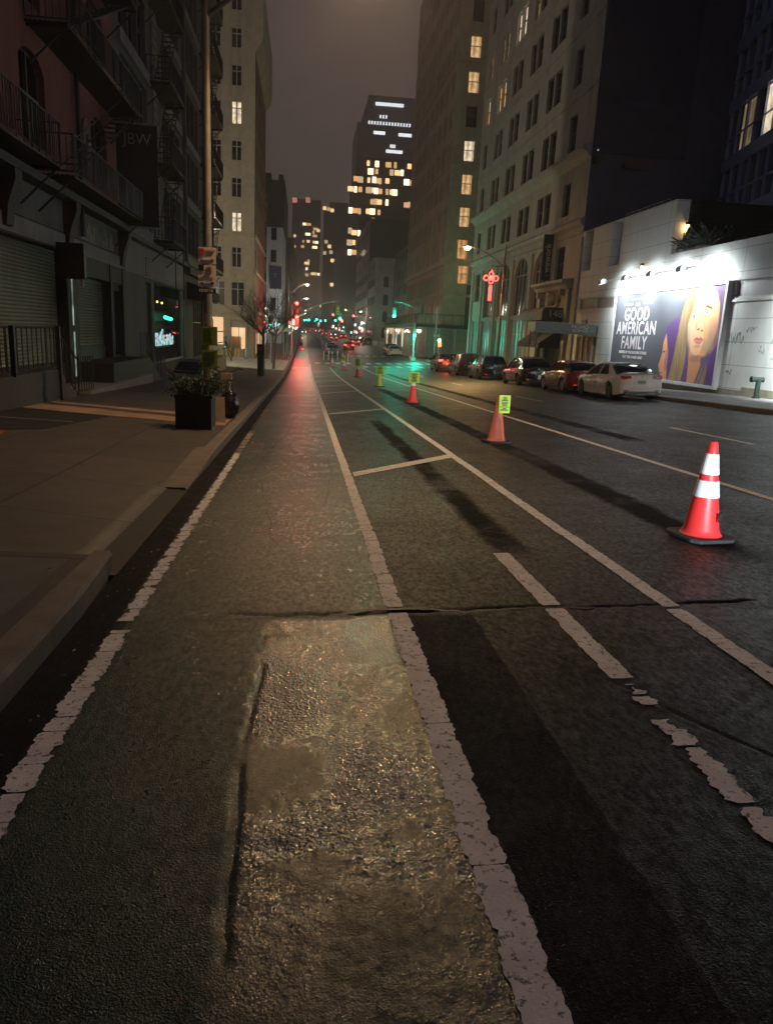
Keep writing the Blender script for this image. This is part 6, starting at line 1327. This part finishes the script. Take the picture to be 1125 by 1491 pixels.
# ------------------------------------------------ cars: local frame, rear bumper at y=0, nose towards +y, centred on x
tyre = M['rubber']; M['car_glass'] = mat('car_glass', (.012, .013, .016), .06, .1, 2, 0, spec=.9); plm = mat('plate_white', (.55, .56, .56), .5, .05, 4, 0); rimm = mat('rim_silver', (.42, .42, .43), .3, .1, 5, 0, metal=.8); rimd = mat('rim_dark', (.09, .09, .10), .35, .1, 5, 0, metal=.6); blk = mat('black_trim', (.012, .012, .014), .45, .2, 5, 0)
tail_off = mat('tail_lens', (.22, .01, .012), .15, .1, 4, 0, coat=.5); tail_on = emis('tail_lit', (1, .05, .03), 9); refl = emis('reflector', (1, .05, .04), .8)
def interp(P, y):
    for (a, va), (b_, vb) in zip(P, P[1:]):
        if a <= y <= b_: t_ = (y-a)/(b_-a); t_ = t_*t_*(3-2*t_) if False else t_; return va+(vb-va)*t_
    return P[0][1] if y < P[0][0] else P[-1][1]
def car(name, lab, paint, kind='sedan', L=4.85, Wd=1.84, H=1.44, rim=rimd, plate=True, lights='off', group='cars parked along the right kerb'):
    g = thing(name, (0, 0, 0), lab, 'car', group); hw = Wd/2; wr, wf = .98, L-.92; wrad = .335; ar = .40
    belt = [(0, .80), (.06, .90), (wr, .96), (L*.55, .95), (L-1.2, .90), (L, .84)]
    if kind == 'suv': belt = [(0, .85), (.06, 1.0), (wr, 1.05), (L*.55, 1.02), (L-1.1, .98), (L, .9)]
    deck = {'sedan': [(0, .88), (.08, 1.04), (.55, 1.07), (1.0, 1.02), (L*.55, .98), (L-1.35, .98), (L-.5, .86), (L-.1, .72), (L, .58)],
            'hatch': [(0, .80), (.06, .98), (.3, 1.02), (L*.5, .98), (L-1.35, .98), (L-.5, .86), (L-.1, .70), (L, .56)],
            'suv': [(0, .85), (.05, 1.05), (.3, 1.08), (L*.5, 1.05), (L-1.2, 1.06), (L-.4, .97), (L-.08, .80), (L, .6)]}[kind]
    half = [(0, hw*.80), (.05, hw*.90), (.25, hw*.965), (.7, hw), (L-1.0, hw), (L-.45, hw*.95), (L-.12, hw*.80), (L, hw*.62)]
    zu0 = .22
    def arch(y):
        z = 0
        for c in (wr, wf):
            d = abs(y-c)
            if d < ar: z = max(z, wrad+math.sqrt(ar*ar-d*d))
        return z
    ys = sorted(set([0, .05, .12, .25, .45]+[round(wr-ar+ar*2*k/14, 3) for k in range(15)]+[wr+ar+.001, wr-ar-.001, wf-ar-.001, wf+ar+.001]+[round(wf-ar+ar*2*k/14, 3) for k in range(15)]+frange(wr+ar+.1, wf-ar-.1, 6)+[L-.35, L-.2, L-.1, L-.04, L]))
    b = B(); ns = None
    for y in ys:
        w_ = interp(half, y); zb = zu0+(.12 if y < .03 or y > L-.05 else (.05 if y < .15 else 0)); za = max(zb, arch(y)); be = interp(belt, y); dk = max(be-.0, interp(deck, y)); be = min(be, dk-.01) if y > L-.6 else be
        za = min(za, be-.12)
        S = [(0, zb), (w_-.26, zb), (w_-.25, za), (w_-.01, za), (w_, max(za+.01, min(.52, be-.2))), (w_*.99, be-.14), (w_*.955, be-.03), (w_*.90, be+.015), (w_*.6, dk), (0, dk+.02)]
        sec = [(x, y, z) for x, z in S]+[(-x, y, z) for x, z in S[-2:0:-1]]
        ns = len(sec); b.v += sec
    for i in range(len(ys)-1):
        for k in range(ns): a0 = i*ns+k; a1 = i*ns+(k+1) % ns; b.f.append((a0, a1, a1+ns, a0+ns))
    b.f.append(tuple(range(ns))); b.f.append(tuple((len(ys)-1)*ns+k for k in range(ns)))
    b.build('body', paint, g, smooth=28)
    # glasshouse profile: rear base, over the roof, down to the windscreen base
    gh = {'sedan': [(.50, 1.04), (.95, 1.24), (1.45, H-.05), (1.9, H), (2.35, H+.01), (2.75, H-.04), (3.10, H-.15), (L-1.22, .96)],
          'hatch': [(.22, 1.0), (.50, 1.18), (.95, H-.12), (1.4, H-.03), (2.0, H), (2.5, H-.02), (2.9, H-.1), (L-1.22, .95)],
          'suv': [(.10, 1.04), (.22, 1.30), (.42, H-.08), (.9, H-.01), (1.7, H), (2.4, H-.02), (2.8, H-.1), (L-1.18, 1.04)]}[kind]
    wt = hw*.70; wbs = hw*.90; b = B(); ng_ = []
    for y, z in gh:
        bz = interp(belt, y)-.02; q = max(0, (z-bz)/(H-bz)); w_ = wbs+(wt-wbs)*min(1, q)
        r_ = [(wbs, y, bz), (w_+.012, y, z-.05 if z-.05 > bz else bz+.001), (w_-.05, y, z), (0, y, z+.035*q), (-w_+.05, y, z), (-w_-.012, y, z-.05 if z-.05 > bz else bz+.001), (-wbs, y, bz)]
        b.v += r_
    for i in range(len(gh)-1):
        for k in range(6): a0 = i*7+k; b.f.append((a0, a0+1, a0+8, a0+7))
    b.build('windows', M['car_glass'], g, smooth=30)
    # roof skin and pillars in body colour
    b = B(); rf = [p for p in gh if p[1] > H-.13]; rf = gh[2:6] if kind != 'suv' else gh[2:6]
    for y, z in rf:
        w_ = wt+.012 if z > H-.06 else wt+.03
        b.v += [(w_+.012, y, z-.045), (w_-.04, y, z+.008), (0, y, z+.045), (-w_+.04, y, z+.008), (-w_-.012, y, z-.045)]
    for i in range(len(rf)-1):
        for k in range(4): a0 = i*5+k; b.f.append((a0, a0+1, a0+6, a0+5))
    b.build('roof', blk if kind == 'hatch' and name.endswith('x') else paint, g, smooth=30)
    for s in (-1, 1):
        bz = lambda y: interp(belt, y)
        y5, z5 = gh[5]; yE, zE = gh[-1]
        b = B(); b.tube([(s*(wt+.02), y5, z5-.04), (s*(wt+wbs)/2+s*.01, (y5+yE)/2, (z5+zE)/2-.0), (s*wbs, yE, bz(yE)-.0)], .032, 6); b.tube([(s*(wt+.015), 2.15, H-.05), (s*(wbs+.0), 2.25, bz(2.25))], .030, 5)
        y2, z2 = gh[2]; y0, z0_ = gh[0]
        b.add([(s*(wt+.03), y2-.05, z2-.03), (s*(wt+.03), y2+.16, z2-.02), (s*(wbs+.005), y0+.75, bz(1.2)), (s*(wbs+.005), y0-.08, bz(.5)), (s*(wt-.08), y2-.04, z2+.01), (s*(wbs-.12), y0-.06, bz(.5)+.02)], [(0, 1, 2, 3), (0, 3, 5, 4)])
        b.build('pillar', paint, g)
        b = B(); b.ball((s*(hw+.10), L-1.62, 1.0), .10, 8, 6, .7); b.build('mirror', paint if kind != 'suv' else blk, g, smooth=50)
        for y in (1.72, 2.78): B().box(s*hw-.01 if s > 0 else -hw-.022, s*hw+.022 if s > 0 else -hw+.01, y, y+.17, .80, .825).build('door_handle', blk if kind == 'suv' else paint, g)
        b = B()
        for y in (1.42, 2.35, 3.42): b.box(s*hw-.004*s-.002, s*hw+.003*s+.002, y, y+.008, .32, .9)
        b.build('door_gap', blk, g)
        B().box(min(s*(hw-.03), s*(hw+.012)), max(s*(hw-.03), s*(hw+.012)), wr+ar+.05, wf-ar-.05, .20, .29).build('side_skirt', blk if kind != 'sedan' else paint, g)
        for yw in (wr, wf):
            b = B(); b.lathe((s*(hw-.13), yw, wrad), [(.22, -.10), (.315, -.10), (wrad, -.06), (wrad, .06), (.315, .10), (.22, .10)], 24, 'x'); w_ = b.build('wheel', tyre, g, smooth=40)
            b = B(); sx = s*(hw-.035); b.lathe((sx, yw, wrad), [(.225, -.012), (.235, .012), (.205, .014), (.20, -.01)], 24, 'x')
            for k in range(5):
                a = k*2*math.pi/5+.3; ca, sa = math.cos(a), math.sin(a)
                for dl in (-.10, .10): b.tube([(sx, yw+.03*math.cos(a), wrad+.03*math.sin(a)), (sx, yw+.215*math.cos(a+dl), wrad+.215*math.sin(a+dl))], .017, 4)
            b.lathe((sx, yw, wrad), [(.05, -.02), (.045, .015), (.01, .02)], 10, 'x'); b.build('rim', rim, w_)
    # rear: bumper skirt, lamps, plate, spoiler lip
    B().box(-hw*.72, hw*.72, -.02, .16, .20, .36).build('rear_skirt', blk, g, bevel=.02); B().box(-hw*.6, hw*.6, L-.14, L+.02, .22, .42).build('front_grille', blk, g, bevel=.02)
    zt = .90 if kind != 'suv' else 1.0
    tm = tail_on if lights in ('on', 'brake') else tail_off
    for s in (-1, 1):
        b = B(); P = [(hw*.44, zt-.035), (hw*.83, zt-.10), (hw*.885, zt-.02), (hw*.86, zt+.055), (hw*.5, zt+.06)]
        b.prism([(s*x, z) for x, z in P], 'y', -.004, .16); b.build('tail_lamp', tm, g)
        if lights == 'dot' : B().box(s*hw*.66-.07, s*hw*.66+.07, -.03, .0, .36, .40).build('reflector', refl, g)
        else: B().box(s*hw*.66-.08, s*hw*.66+.08, -.028, .0, .38, .41).build('reflector', tail_off, g)
        b = B(); b.prism([(s*hw*.40, .64), (s*hw*.80, .70), (s*hw*.86, .80), (s*hw*.5, .74)], 'y', L-.16, L-.035); b.build('headlamp', emis('headlamp_on', (.9, .95, 1), 25) if lights == 'head' else mat('head_lens', (.4, .42, .45), .1, .1, 3, 0, coat=.6) if 'head_lens' not in bpy.data.materials else bpy.data.materials['head_lens'], g)
    if plate:
        zp = .72 if kind == 'sedan' else .70
        p = B().box(-.16, .16, -.022, -.004, zp-.08, zp+.08).build('number_plate', plm, g); text('KXR 2184', .072, (0, -.026, zp), 0, blk, p, bold=.001, ext=.001)
    if kind == 'sedan': B().box(-hw*.80, hw*.80, -.03, .12, 1.075, 1.095).build('boot_lip', blk, g)
    b = B(); b.lathe((0, -.008, zt+.03), [(.045, -.008), (.05, 0), (.035, .004)], 14, 'y'); b.build('badge', rimm, g)
    return g
def paintm(name, c, rough=.28, metal=.0, coat=.8):
    return mat(name, c, rough, .06, 2, 0, metal=metal, coat=coat)
pw_ = paintm('pearl_white', (.82, .81, .80)); pr_ = paintm('deep_red', (.34, .010, .018)); pb_ = paintm('black_metallic', (.012, .013, .018), .25, .2); pg_ = paintm('dark_grey_metallic', (.06, .065, .07), .28, .5); pn_ = paintm('dark_green_black', (.010, .018, .017)); ps_ = paintm('silver_grey', (.40, .40, .40), .3, .3)
def place(g, xc, yr, tilt=0.0):
    g.location = (xc, yr, gr(xc, yr+2.4)+.03*0+.0); g.rotation_euler = (math.atan((gr(xc, yr+4.8)-gr(xc, yr))/4.8), -math.atan(.033), tilt)
    g.location.z = gr(xc, yr)+.0
    return g
c1 = place(car('parked_car', 'pearl white sedan parked nearest the billboard with its dark tail lamps to the camera', pw_, 'sedan', 4.9, 1.85, 1.42, rimd), 12.95, 27.6, .0)
c2 = place(car('parked_car', 'deep red coupe-like car parked in front of the white sedan', pr_, 'hatch', 4.7, 1.85, 1.45, rimm, lights='dot'), 12.95, 33.1)
c3 = place(car('parked_car', 'dark grey rounded hatchback with a pale plate, parked ahead of the red car', pb_, 'hatch', 4.75, 1.92, 1.58, rimd, lights='dot'), 13.0, 40.6)
c4 = place(car('parked_car', 'black sport utility car with a small lit red badge, below the neon ornament', pn_, 'suv', 4.7, 1.88, 1.62, rimd, lights='dot'), 12.95, 50.2)
c5 = place(car('parked_car', 'tall black sport utility car behind the lamp post near the corner', pb_, 'suv', 4.8, 1.9, 1.72, rimd, lights='off'), 12.8, 57.2)
c6 = place(car('parked_car', 'car with glowing red tail lamps parked nearest the crosswalk', pg_, 'suv', 4.6, 1.85, 1.6, rimd, lights='on'), 12.5, 64.8)
lamp_light('tail_glow', (12.4, 64.2, gr(12.4, 64)+.9), (1, .08, .05), 45, None, .3)
b = B(); b.box(-.10, .10, -.01, .02, 1.38, 1.42); b.build('brake_light', tail_on, c4)
fg = 'cars parked beside the bicycle lane beyond the crossing'
base = car('parked_car', 'dark sedan at the near end of the row behind the white posts', pb_, 'sedan', 4.8, 1.82, 1.46, rimd, False, 'dot', fg); place(base, 4.1, 106)
alt = car('parked_car', 'pale grey car second in the row behind the white posts', ps_, 'suv', 4.7, 1.85, 1.66, rimd, False, 'off', fg); place(alt, 4.0, 112)
row = 'third fourth fifth sixth seventh eighth ninth tenth eleventh twelfth'.split()
for i in range(10): y = 118+i*6.0; place(clone((base, alt)[i % 2], label='%s car, %s in the row behind the white posts' % (('dark', 'pale grey')[i % 2], row[i]), group=fg), 3.95-.005*i, y)
mg = 'cars driving or standing in the far avenue'
mv = car('moving_car', 'dark car with lit tail lamps in the middle of the avenue', pb_, 'sedan', 4.8, 1.82, 1.46, rimd, False, 'on', mg); place(mv, 7.6, 128)
for i, (x, y, lab) in enumerate(((10.3, 152, 'near the pale arched building'), (7.4, 190, 'behind the first moving car'), (11.0, 215, 'at the second crossing'), (6.9, 262, 'past the second crossing'), (10.4, 300, 'just before the far vista'), (1.5, 330, 'low in the far left lane'), (8.0, 360, 'deep in the vista'), (4.5, 420, 'at the end of the avenue'))):
    place(clone(mv, label='dark car with lit tail lamps '+lab, group=mg), x, y)
for y, x in ((127, 7.6), (151, 10.3), (189, 7.4)): lamp_light('tail_glow', (x, y-.4, gr(x, y)+.8), (1, .1, .06), 60, None, .3)
wc = place(car('parked_car', 'white sedan standing beyond the crosswalk beside the scaffold', paintm('plain_white', (.7, .7, .68)), 'sedan', 4.8, 1.84, 1.46, rimd, False, 'off', 'cars parked by the scaffold'), 12.7, 104.5)
pk = place(clone(c4, label='dark boxy car parked on the far right past the crossing', group='cars parked by the scaffold'), 12.8, 152); place(clone(c4, label='dark car parked ahead of the white sedan by the scaffold', group='cars parked by the scaffold'), 12.9, 111)
for i in range(6): place(clone(alt if i % 2 else base, label='%s car parked far along the right kerb, %s past the entrance' % (('dark', 'pale')[i % 2], ('first', 'second', 'third', 'fourth', 'fifth', 'sixth')[i]), group='cars parked by the scaffold'), 12.9, 170+i*7)
# oncoming white lights far away: cars that face the camera
oc = car('moving_car', 'far car facing the camera with white headlamps', pb_, 'sedan', 4.8, 1.82, 1.46, rimd, False, 'head', 'cars facing the camera far away')
def face_us(g, x, y): g.location = (x, y, gr(x, y)); g.rotation_euler = (0, 0, math.pi)
face_us(oc, -0.1, 300)
for x, y, lab in ((9.2, 250, 'far car with white headlamps in the right lane'), (5.8, 345, 'far car with white headlamps in the middle lane')): face_us(clone(oc, label=lab), x, y)
# unseen car added behind the camera; its narrow beams light the cones
hc_ = car('added_car', 'unseen silver car added behind the camera to light the cones', ps_, 'sedan', 4.8, 1.82, 1.46, rimd, False, 'head', 'cars facing the camera far away'); del hc_['group']
hc_.location = (4.6, -21.0, gr(4.6, -18)); hc_.rotation_euler = (-.03, 0, 0)
for sx in (-.62, .62): lamp_light('added_cone_beam', (4.6+sx, -16.0, 1.22), (.86, .92, 1.0), 26000, None, .08, spot=R(9), rot=Vector((3.85-4.6-sx*.9, 24, -1.22)).to_track_quat('-Z', 'Y').to_euler(), blend=.9)

# ------------------------------------------------ planter, bags, bicycle
pl = thing('planter', (-2.05, 14.9, swl(-2, 14.9)), 'square black planter with a leafy dark shrub at the kerb', 'planter'); z = swl(-2.05, 14.9)-.02
b = B(); x0, x1, y0, y1 = -2.42, -1.74, 14.55, 15.25; b.box(x0, x1, y0, y1, z+.02, z+.62); b.box(x0-.02, x1+.02, y0-.02, y1+.02, z+.62, z+.68); b.build('box', M['black_iron'], pl, bevel=.01)
b = B(); b.box(x0-.01, x1+.01, y0-.01, y1+.01, z, z+.03); b.build('foot', M['concrete'], pl)
lf = [mat('shrub_leaf', (.035, .055, .025), .6, .5, 8, 0)]; rr = random.Random(12)
b = B(); st_ = B()
for k in range(90):
    a = rr.uniform(0, 2*math.pi); L = rr.uniform(.25, .68); o = Vector((-2.08+rr.uniform(-.25, .25), 14.9+rr.uniform(-.25, .25), z+.60)); e = o+Vector((math.cos(a)*L*.75, math.sin(a)*L*.6, L*rr.uniform(.25, .95))); st_.tube([o, (o+e)/2+Vector((0, 0, .05)), e], .006, 3, False)
    for j in range(42):
        q = rr.uniform(.25, 1.05); c = o+(e-o)*q+Vector([rr.uniform(-.06, .06) for _ in range(3)]); u = Vector([rr.uniform(-1, 1) for _ in range(3)]).normalized(); v_ = u.cross(Vector([rr.uniform(-1, 1) for _ in range(3)])).normalized(); s_ = rr.uniform(.018, .036)
        b.quad(c-u*s_, c+v_*s_*.5, c+u*s_, c-v_*s_*.5)
b.build('foliage', lf[0], pl); st_.build('stem', M['dark_wood'], pl)
zz = swl(-1.75, 17)
bg_ = tag(B().build('x', None), 'x', 'x') if False else None
pb2 = thing('cardboard_panel', (-1.78, 16.3, zz), 'pale cardboard panel leaning behind the planter', 'panel'); B().add([(-1.86, 16.2, zz), (-1.64, 16.15, zz), (-1.68, 16.4, zz+.55), (-1.92, 16.45, zz+.55), (-1.86, 16.22, zz), (-1.64, 16.17, zz), (-1.68, 16.42, zz+.55), (-1.92, 16.47, zz+.55)], [(0, 1, 2, 3), (4, 7, 6, 5), (0, 3, 7, 4), (1, 5, 6, 2), (3, 2, 6, 7)]).build('sheet', mat('cardboard', (.30, .24, .19), .8, .2, 5, .1), pb2)
tb = thing('rubbish_bag', (-1.62, 17.2, zz), 'shiny black rubbish bag slumped beside the bicycle', 'bag'); b = B(); b.ball((-1.66, 17.3, zz+.30), .22, 22, 16, 1.45); rr = random.Random(6)
b.v = [(x+rr.uniform(-.018, .018), y+rr.uniform(-.018, .018), max(zz+.005, z_+rr.uniform(-.02, .02))) for x, y, z_ in b.v]; b.build('bag', mat('bag_plastic', (.010, .010, .012), .22, .2, 6, .6, 14), tb, smooth=60)
def bicycle():
    g = thing('bicycle', (-1.75, 18.3, swl(-1.75, 18.3)), 'bicycle with swept handlebars chained beside the lamp post', 'bicycle'); x = -1.78; yb, yf = 17.9, 19.0; z0 = swl(x, 18.4); r = .335
    for y, n_ in ((yb, 0), (yf, 1)):
        b = B(); b.tube([(x, y+r*math.cos(a*math.pi/16), z0+r+r*math.sin(a*math.pi/16)) for a in range(33)], .022, 6, False); w_ = b.build('wheel', M['rubber'], g)
        b = B(); [b.tube([(x, y, z0+r), (x, y+(r-.03)*math.cos(a*math.pi/8), z0+r+(r-.03)*math.sin(a*math.pi/8))], .003, 3, False) for a in range(16)]; b.tube([(x, y+(r-.03)*math.cos(a*math.pi/16), z0+r+(r-.03)*math.sin(a*math.pi/16)) for a in range(33)], .008, 4, False); b.tube([(x-.06, y, z0+r), (x+.06, y, z0+r)], .02, 6); b.build('spokes', rimm, w_)
    bb_ = (x, 18.38, z0+.30); seat = (x, 18.72, z0+.80); hd_ = (x, 17.98, z0+.86)
    b = B(); b.tube([bb_, seat], .018, 6); b.tube([bb_, (x, 18.02, z0+.62)], .02, 6); b.tube([(x, 18.66, z0+.72), hd_], .016, 6); b.tube([(x, yb, z0+r), (x, 17.98, z0+.7), (x, 18.02, z0+1.02)], .02, 6)
    for s in (-.05, .05): b.tube([(x+s, yf, z0+r), (x+s*.5, 18.4, z0+.31)], .012, 5); b.tube([(x+s, yf, z0+r), (x+s*.4, 18.68, z0+.74)], .010, 5); b.tube([(x+s, yb, z0+r), (x+s*.6, 17.99, z0+.68)], .013, 5)
    b.build('frame', mat('bike_frame', (.28, .22, .18), .4, .2, 5, 0, metal=.4), g)
    b = B(); b.tube([(x-.33, 18.22, z0+1.08), (x-.24, 18.10, z0+1.06), (x-.10, 18.02, z0+1.02), (x, 18.02, z0+1.03), (x+.10, 18.02, z0+1.05), (x+.24, 18.08, z0+1.12), (x+.34, 18.2, z0+1.10)], .015, 6); b.build('handlebar', M['black_iron'], g)
    b = B(); b.ball((x, 18.74, z0+.84), .10, 10, 6, .45); b.build('saddle', M['rubber'], g)
    b = B(); b.tube([(x-.16, 18.38, z0+.25), (x+.16, 18.38, z0+.36)], .012, 5); b.lathe((x+.05, 18.38, z0+.3), [(.10, -.004), (.10, .004)], 16, 'x'); b.build('crank', M['black_iron'], g)
    b = B(); b.box(x-.12, x+.12, 17.72, 17.94, z0+.88, z0+1.02); b.build('basket', mat('bike_basket', (.32, .25, .2), .8, .2, 8, .2), g)
    b = B(); b.lathe((x-.03, yb-.33, z0+.5), [(.02, 0), (.02, .01)], 10, 'y'); b.build('reflector', emis('bike_reflector', (1, .3, .05), .5), g)
bicycle()
# parking meter, young trees
mt_ = thing('parking_meter', (-2.65, 47.5, swl(-2.6, 47)), 'dark bulky parking pay station beside the bare tree', 'pay station'); z = swl(-2.65, 47.5); b = B(); b.box(-2.85, -2.47, 47.35, 47.65, z, z+1.75); b.box(-2.89, -2.43, 47.3, 47.7, z+1.2, z+1.95); b.build('case', M['black_iron'], mt_, bevel=.03); B().box(-2.8, -2.55, 47.28, 47.3, z+1.55, z+1.8).build('panel', M['frame_dark'], mt_)
M['bark'] = mat('bare_bark', (.11, .085, .07), .85, .3, 8, .4, 30)
def bare_tree(x, y, h, seed, lab, lean=(0, 0)):
    z = swl(x, y); g = thing('bare_tree', (x, y, z), lab, 'tree', 'bare young trees on the left pavement'); rr = random.Random(seed); tr = B(); cr = B()
    top = Vector((x+lean[0], y+lean[1], z+h*.42)); tr.tube([(x, y, z), (x+lean[0]*.3, y, z+h*.2), top], [.13, .10, .075], 8); tr.build('trunk', M['bark'], g, smooth=50)
    def br(p, d, L, r, lv):
        P = [p]; dd = d.copy()
        for i in range(4): dd = (dd+Vector([rr.uniform(-.16, .16) for _ in range(3)])+Vector((0, 0, .05))).normalized(); P.append(P[-1]+dd*L/4)
        cr.tube(P, [r*(1-.14*i) for i in range(5)], 5 if lv < 2 else 3, False)
        if lv >= 4: return
        for k in range(4 if lv < 3 else 3):
            q = P[rr.choice((1, 2, 3, 4))]; a = rr.uniform(0, 2*math.pi); e = Vector((math.cos(a), math.sin(a), rr.uniform(.1, .8))).normalized(); nd = (dd*.75+e*.75).normalized(); br(q, nd, L*rr.uniform(.55, .8), r*.55, lv+1)
    for k in range(6): a = k*math.pi/3+rr.uniform(-.4, .4); br(top-Vector((0, 0, rr.uniform(0, h*.08))), Vector((math.cos(a), math.sin(a), rr.uniform(.5, 1.1))).normalized(), h*rr.uniform(.22, .32), .045, 1)
    cr.build('crown', M['bark'], g)
bare_tree(-2.6, 49.2, 7.0, 3, 'bare young tree beside the dark pay station, nearer of two')
bare_tree(-2.45, 62.3, 7.5, 8, 'bare young tree near the green side signals, farther of two', (.2, .2))
bare_tree(-3.0, 74, 6.5, 15, 'thin bare tree before the beige building corner')
# standpipe on the right pavement
sp_ = thing('standpipe', (18.05, 28.2, swr(18, 28.2)), 'dark green standpipe post at the foot of the white wall', 'standpipe'); z = swr(18.05, 28.2); b = B(); b.tube([(18.05, 28.2, z), (18.05, 28.2, z+.72)], .10, 12); b.tube([(17.78, 28.2, z+.74), (18.25, 28.2, z+.74)], .10, 12); b.tube([(17.72, 28.2, z+.74), (17.78, 28.2, z+.74)], .12, 12); b.build('pipe', mat('dark_green_iron', (.025, .05, .04), .5, .2, 5, .1), sp_, smooth=40)
B().lathe((18.05, 28.2, z), [(.16, 0), (.16, .04), (.1, .05)], 12).build('flange', M['black_iron'], sp_)
for i, (x, y) in enumerate(((-6.5, 24.3),)): mh = patch('manhole_cover', [(-5.2+.4*math.cos(a*math.pi/8), 25.3+.4*math.sin(a*math.pi/8)) for a in range(16)], M['black_iron'], .006)
# people: one skinned body each
def person(x, y, z, lab, coat, seed=0, rz=0.0, stride=.18, name='person', sit=False):
    rr = random.Random(seed); g = thing(name, (x, y, z), lab, 'person'); s = stride
    V = [(0, 0, .95), (0, .02, 1.18), (0, .02, 1.40), (0, .01, 1.50), (0, .03, 1.60), (0, .03, 1.72),
         (.10, 0, .90), (.11, s, .50), (.11, s*.9, .09), (.11, s*.9+.14, .04), (-.10, 0, .90), (-.11, -s*.3, .50), (-.11, -s*1.4, .10), (-.11, -s*1.3+.13, .04),
         (.18, 0, 1.40), (.24, -s*.5, 1.14), (.24, s*.3, .92), (.24, s*.5, .84), (-.18, 0, 1.40), (-.24, s*.5, 1.14), (-.24, s*1.1, .94), (-.24, s*1.4, .87)]
    if sit: V[6:14] = [(.10, .05, .90), (.12, .38, .78), (.12, .30, .35), (.12, .42, .30), (-.10, .05, .90), (-.12, .36, .70), (-.12, .26, .24), (-.12, .38, .20)]; V[15:18] = [(.24, .2, 1.2), (.2, .42, 1.08), (.2, .48, 1.08)]; V[19:22] = [(-.24, .2, 1.2), (-.2, .42, 1.08), (-.2, .48, 1.08)]
    E_ = [(0, 1), (1, 2), (2, 3), (3, 4), (4, 5), (0, 6), (6, 7), (7, 8), (8, 9), (0, 10), (10, 11), (11, 12), (12, 13), (2, 14), (14, 15), (15, 16), (16, 17), (2, 18), (18, 19), (19, 20), (20, 21)]
    Rd = [.15, .15, .16, .065, .095, .085, .10, .07, .045, .035, .10, .07, .045, .035, .07, .05, .035, .03, .07, .05, .035, .03]
    me = bpy.data.meshes.new('body'); me.from_pydata(V, E_, []); o = bpy.data.objects.new('body', me); COL.objects.link(o); o.parent = g; me.materials.append(coat)
    md = o.modifiers.new('skin', 'SKIN'); 
    for i, r in enumerate(Rd): me.skin_vertices[0].data[i].radius = (r, r*.8)
    me.skin_vertices[0].data[0].use_root = True; ss = o.modifiers.new('sub', 'SUBSURF'); ss.levels = ss.render_levels = 1
    b = B(); b.ball((0, .03+0, 1.69), .105, 10, 8, 1.1); b.v = [(X, Y-.012, Z+.02) for X, Y, Z in b.v]; h = b.mesh('hair', M['black_iron']); ho = bpy.data.objects.new('hair', h); COL.objects.link(ho); ho.parent = g
    g.rotation_euler = (0, 0, rz); return g
dc = mat('dark_coat', (.02, .02, .025), .8, .2, 4, 0); gc = mat('grey_coat', (.16, .15, .15), .8, .2, 4, 0)
for x, y, l_, c_, r_ in ((-3.9, 93, 'person in a dark coat walking past the lit shopfronts, nearest the kerb', dc, 0), (-4.6, 97, 'person in a pale grey coat close to the lit shopfronts', gc, 3.1), (-4.3, 104, 'person in dark clothes farther along the left pavement', dc, .2), (15.6, 108, 'person in a dark coat standing under the scaffold', dc, 2.8)): person(x, y, swl(x, y) if x < 0 else swr(x, y), l_, c_, int(x*10), r_)
cyc = person(-.45, 119, gr(-.4, 119), 'cyclist in dark clothes riding away down the bicycle lane', dc, 3, 0, .2, 'person', True)
ebk = thing('bicycle', (-.45, 119, gr(-.4, 119)), 'ridden bicycle under the distant cyclist', 'bicycle'); zc = gr(-.4, 119); b = B()
for y in (118.7, 119.75): b.tube([(-.45, y+.33*math.cos(a*math.pi/8), zc+.34+.33*math.sin(a*math.pi/8)) for a in range(17)], .025, 5, False)
b.build('wheel', M['rubber'], ebk); b = B(); b.tube([(-.45, 118.7, zc+.34), (-.45, 119.1, zc+.85), (-.45, 119.5, zc+.9), (-.45, 119.75, zc+.34)], .02, 5); b.tube([(-.7, 119.45, zc+1.05), (-.2, 119.45, zc+1.05)], .015, 5); b.tube([(-.45, 119.5, zc+.9), (-.45, 119.45, zc+1.05)], .015, 5); b.build('frame', M['black_iron'], ebk)
B().box(-.50, -.40, 118.5, 118.56, zc+.75, zc+.82).build('tail_lamp', tail_on, ebk)
# ------------------------------------------------ thin night haze
def haze():
    b = B(); b.box(-140, 170, -60, 720, -9, 150); hm_ = bpy.data.materials.new('haze_air'); hm_.use_nodes = True; t = hm_.node_tree; t.nodes.clear()
    o = t.nodes.new('ShaderNodeOutputMaterial'); v = t.nodes.new('ShaderNodeVolumePrincipled'); v.inputs['Color'].default_value = (.92, .93, .95, 1); v.inputs['Density'].default_value = HAZE; v.inputs['Anisotropy'].default_value = 0.75
    t.links.new(v.outputs[0], o.inputs['Volume']); h = b.build('haze', hm_); h['kind'] = 'stuff'; h.display_type = 'WIRE'
HAZE = 0.0010
haze()
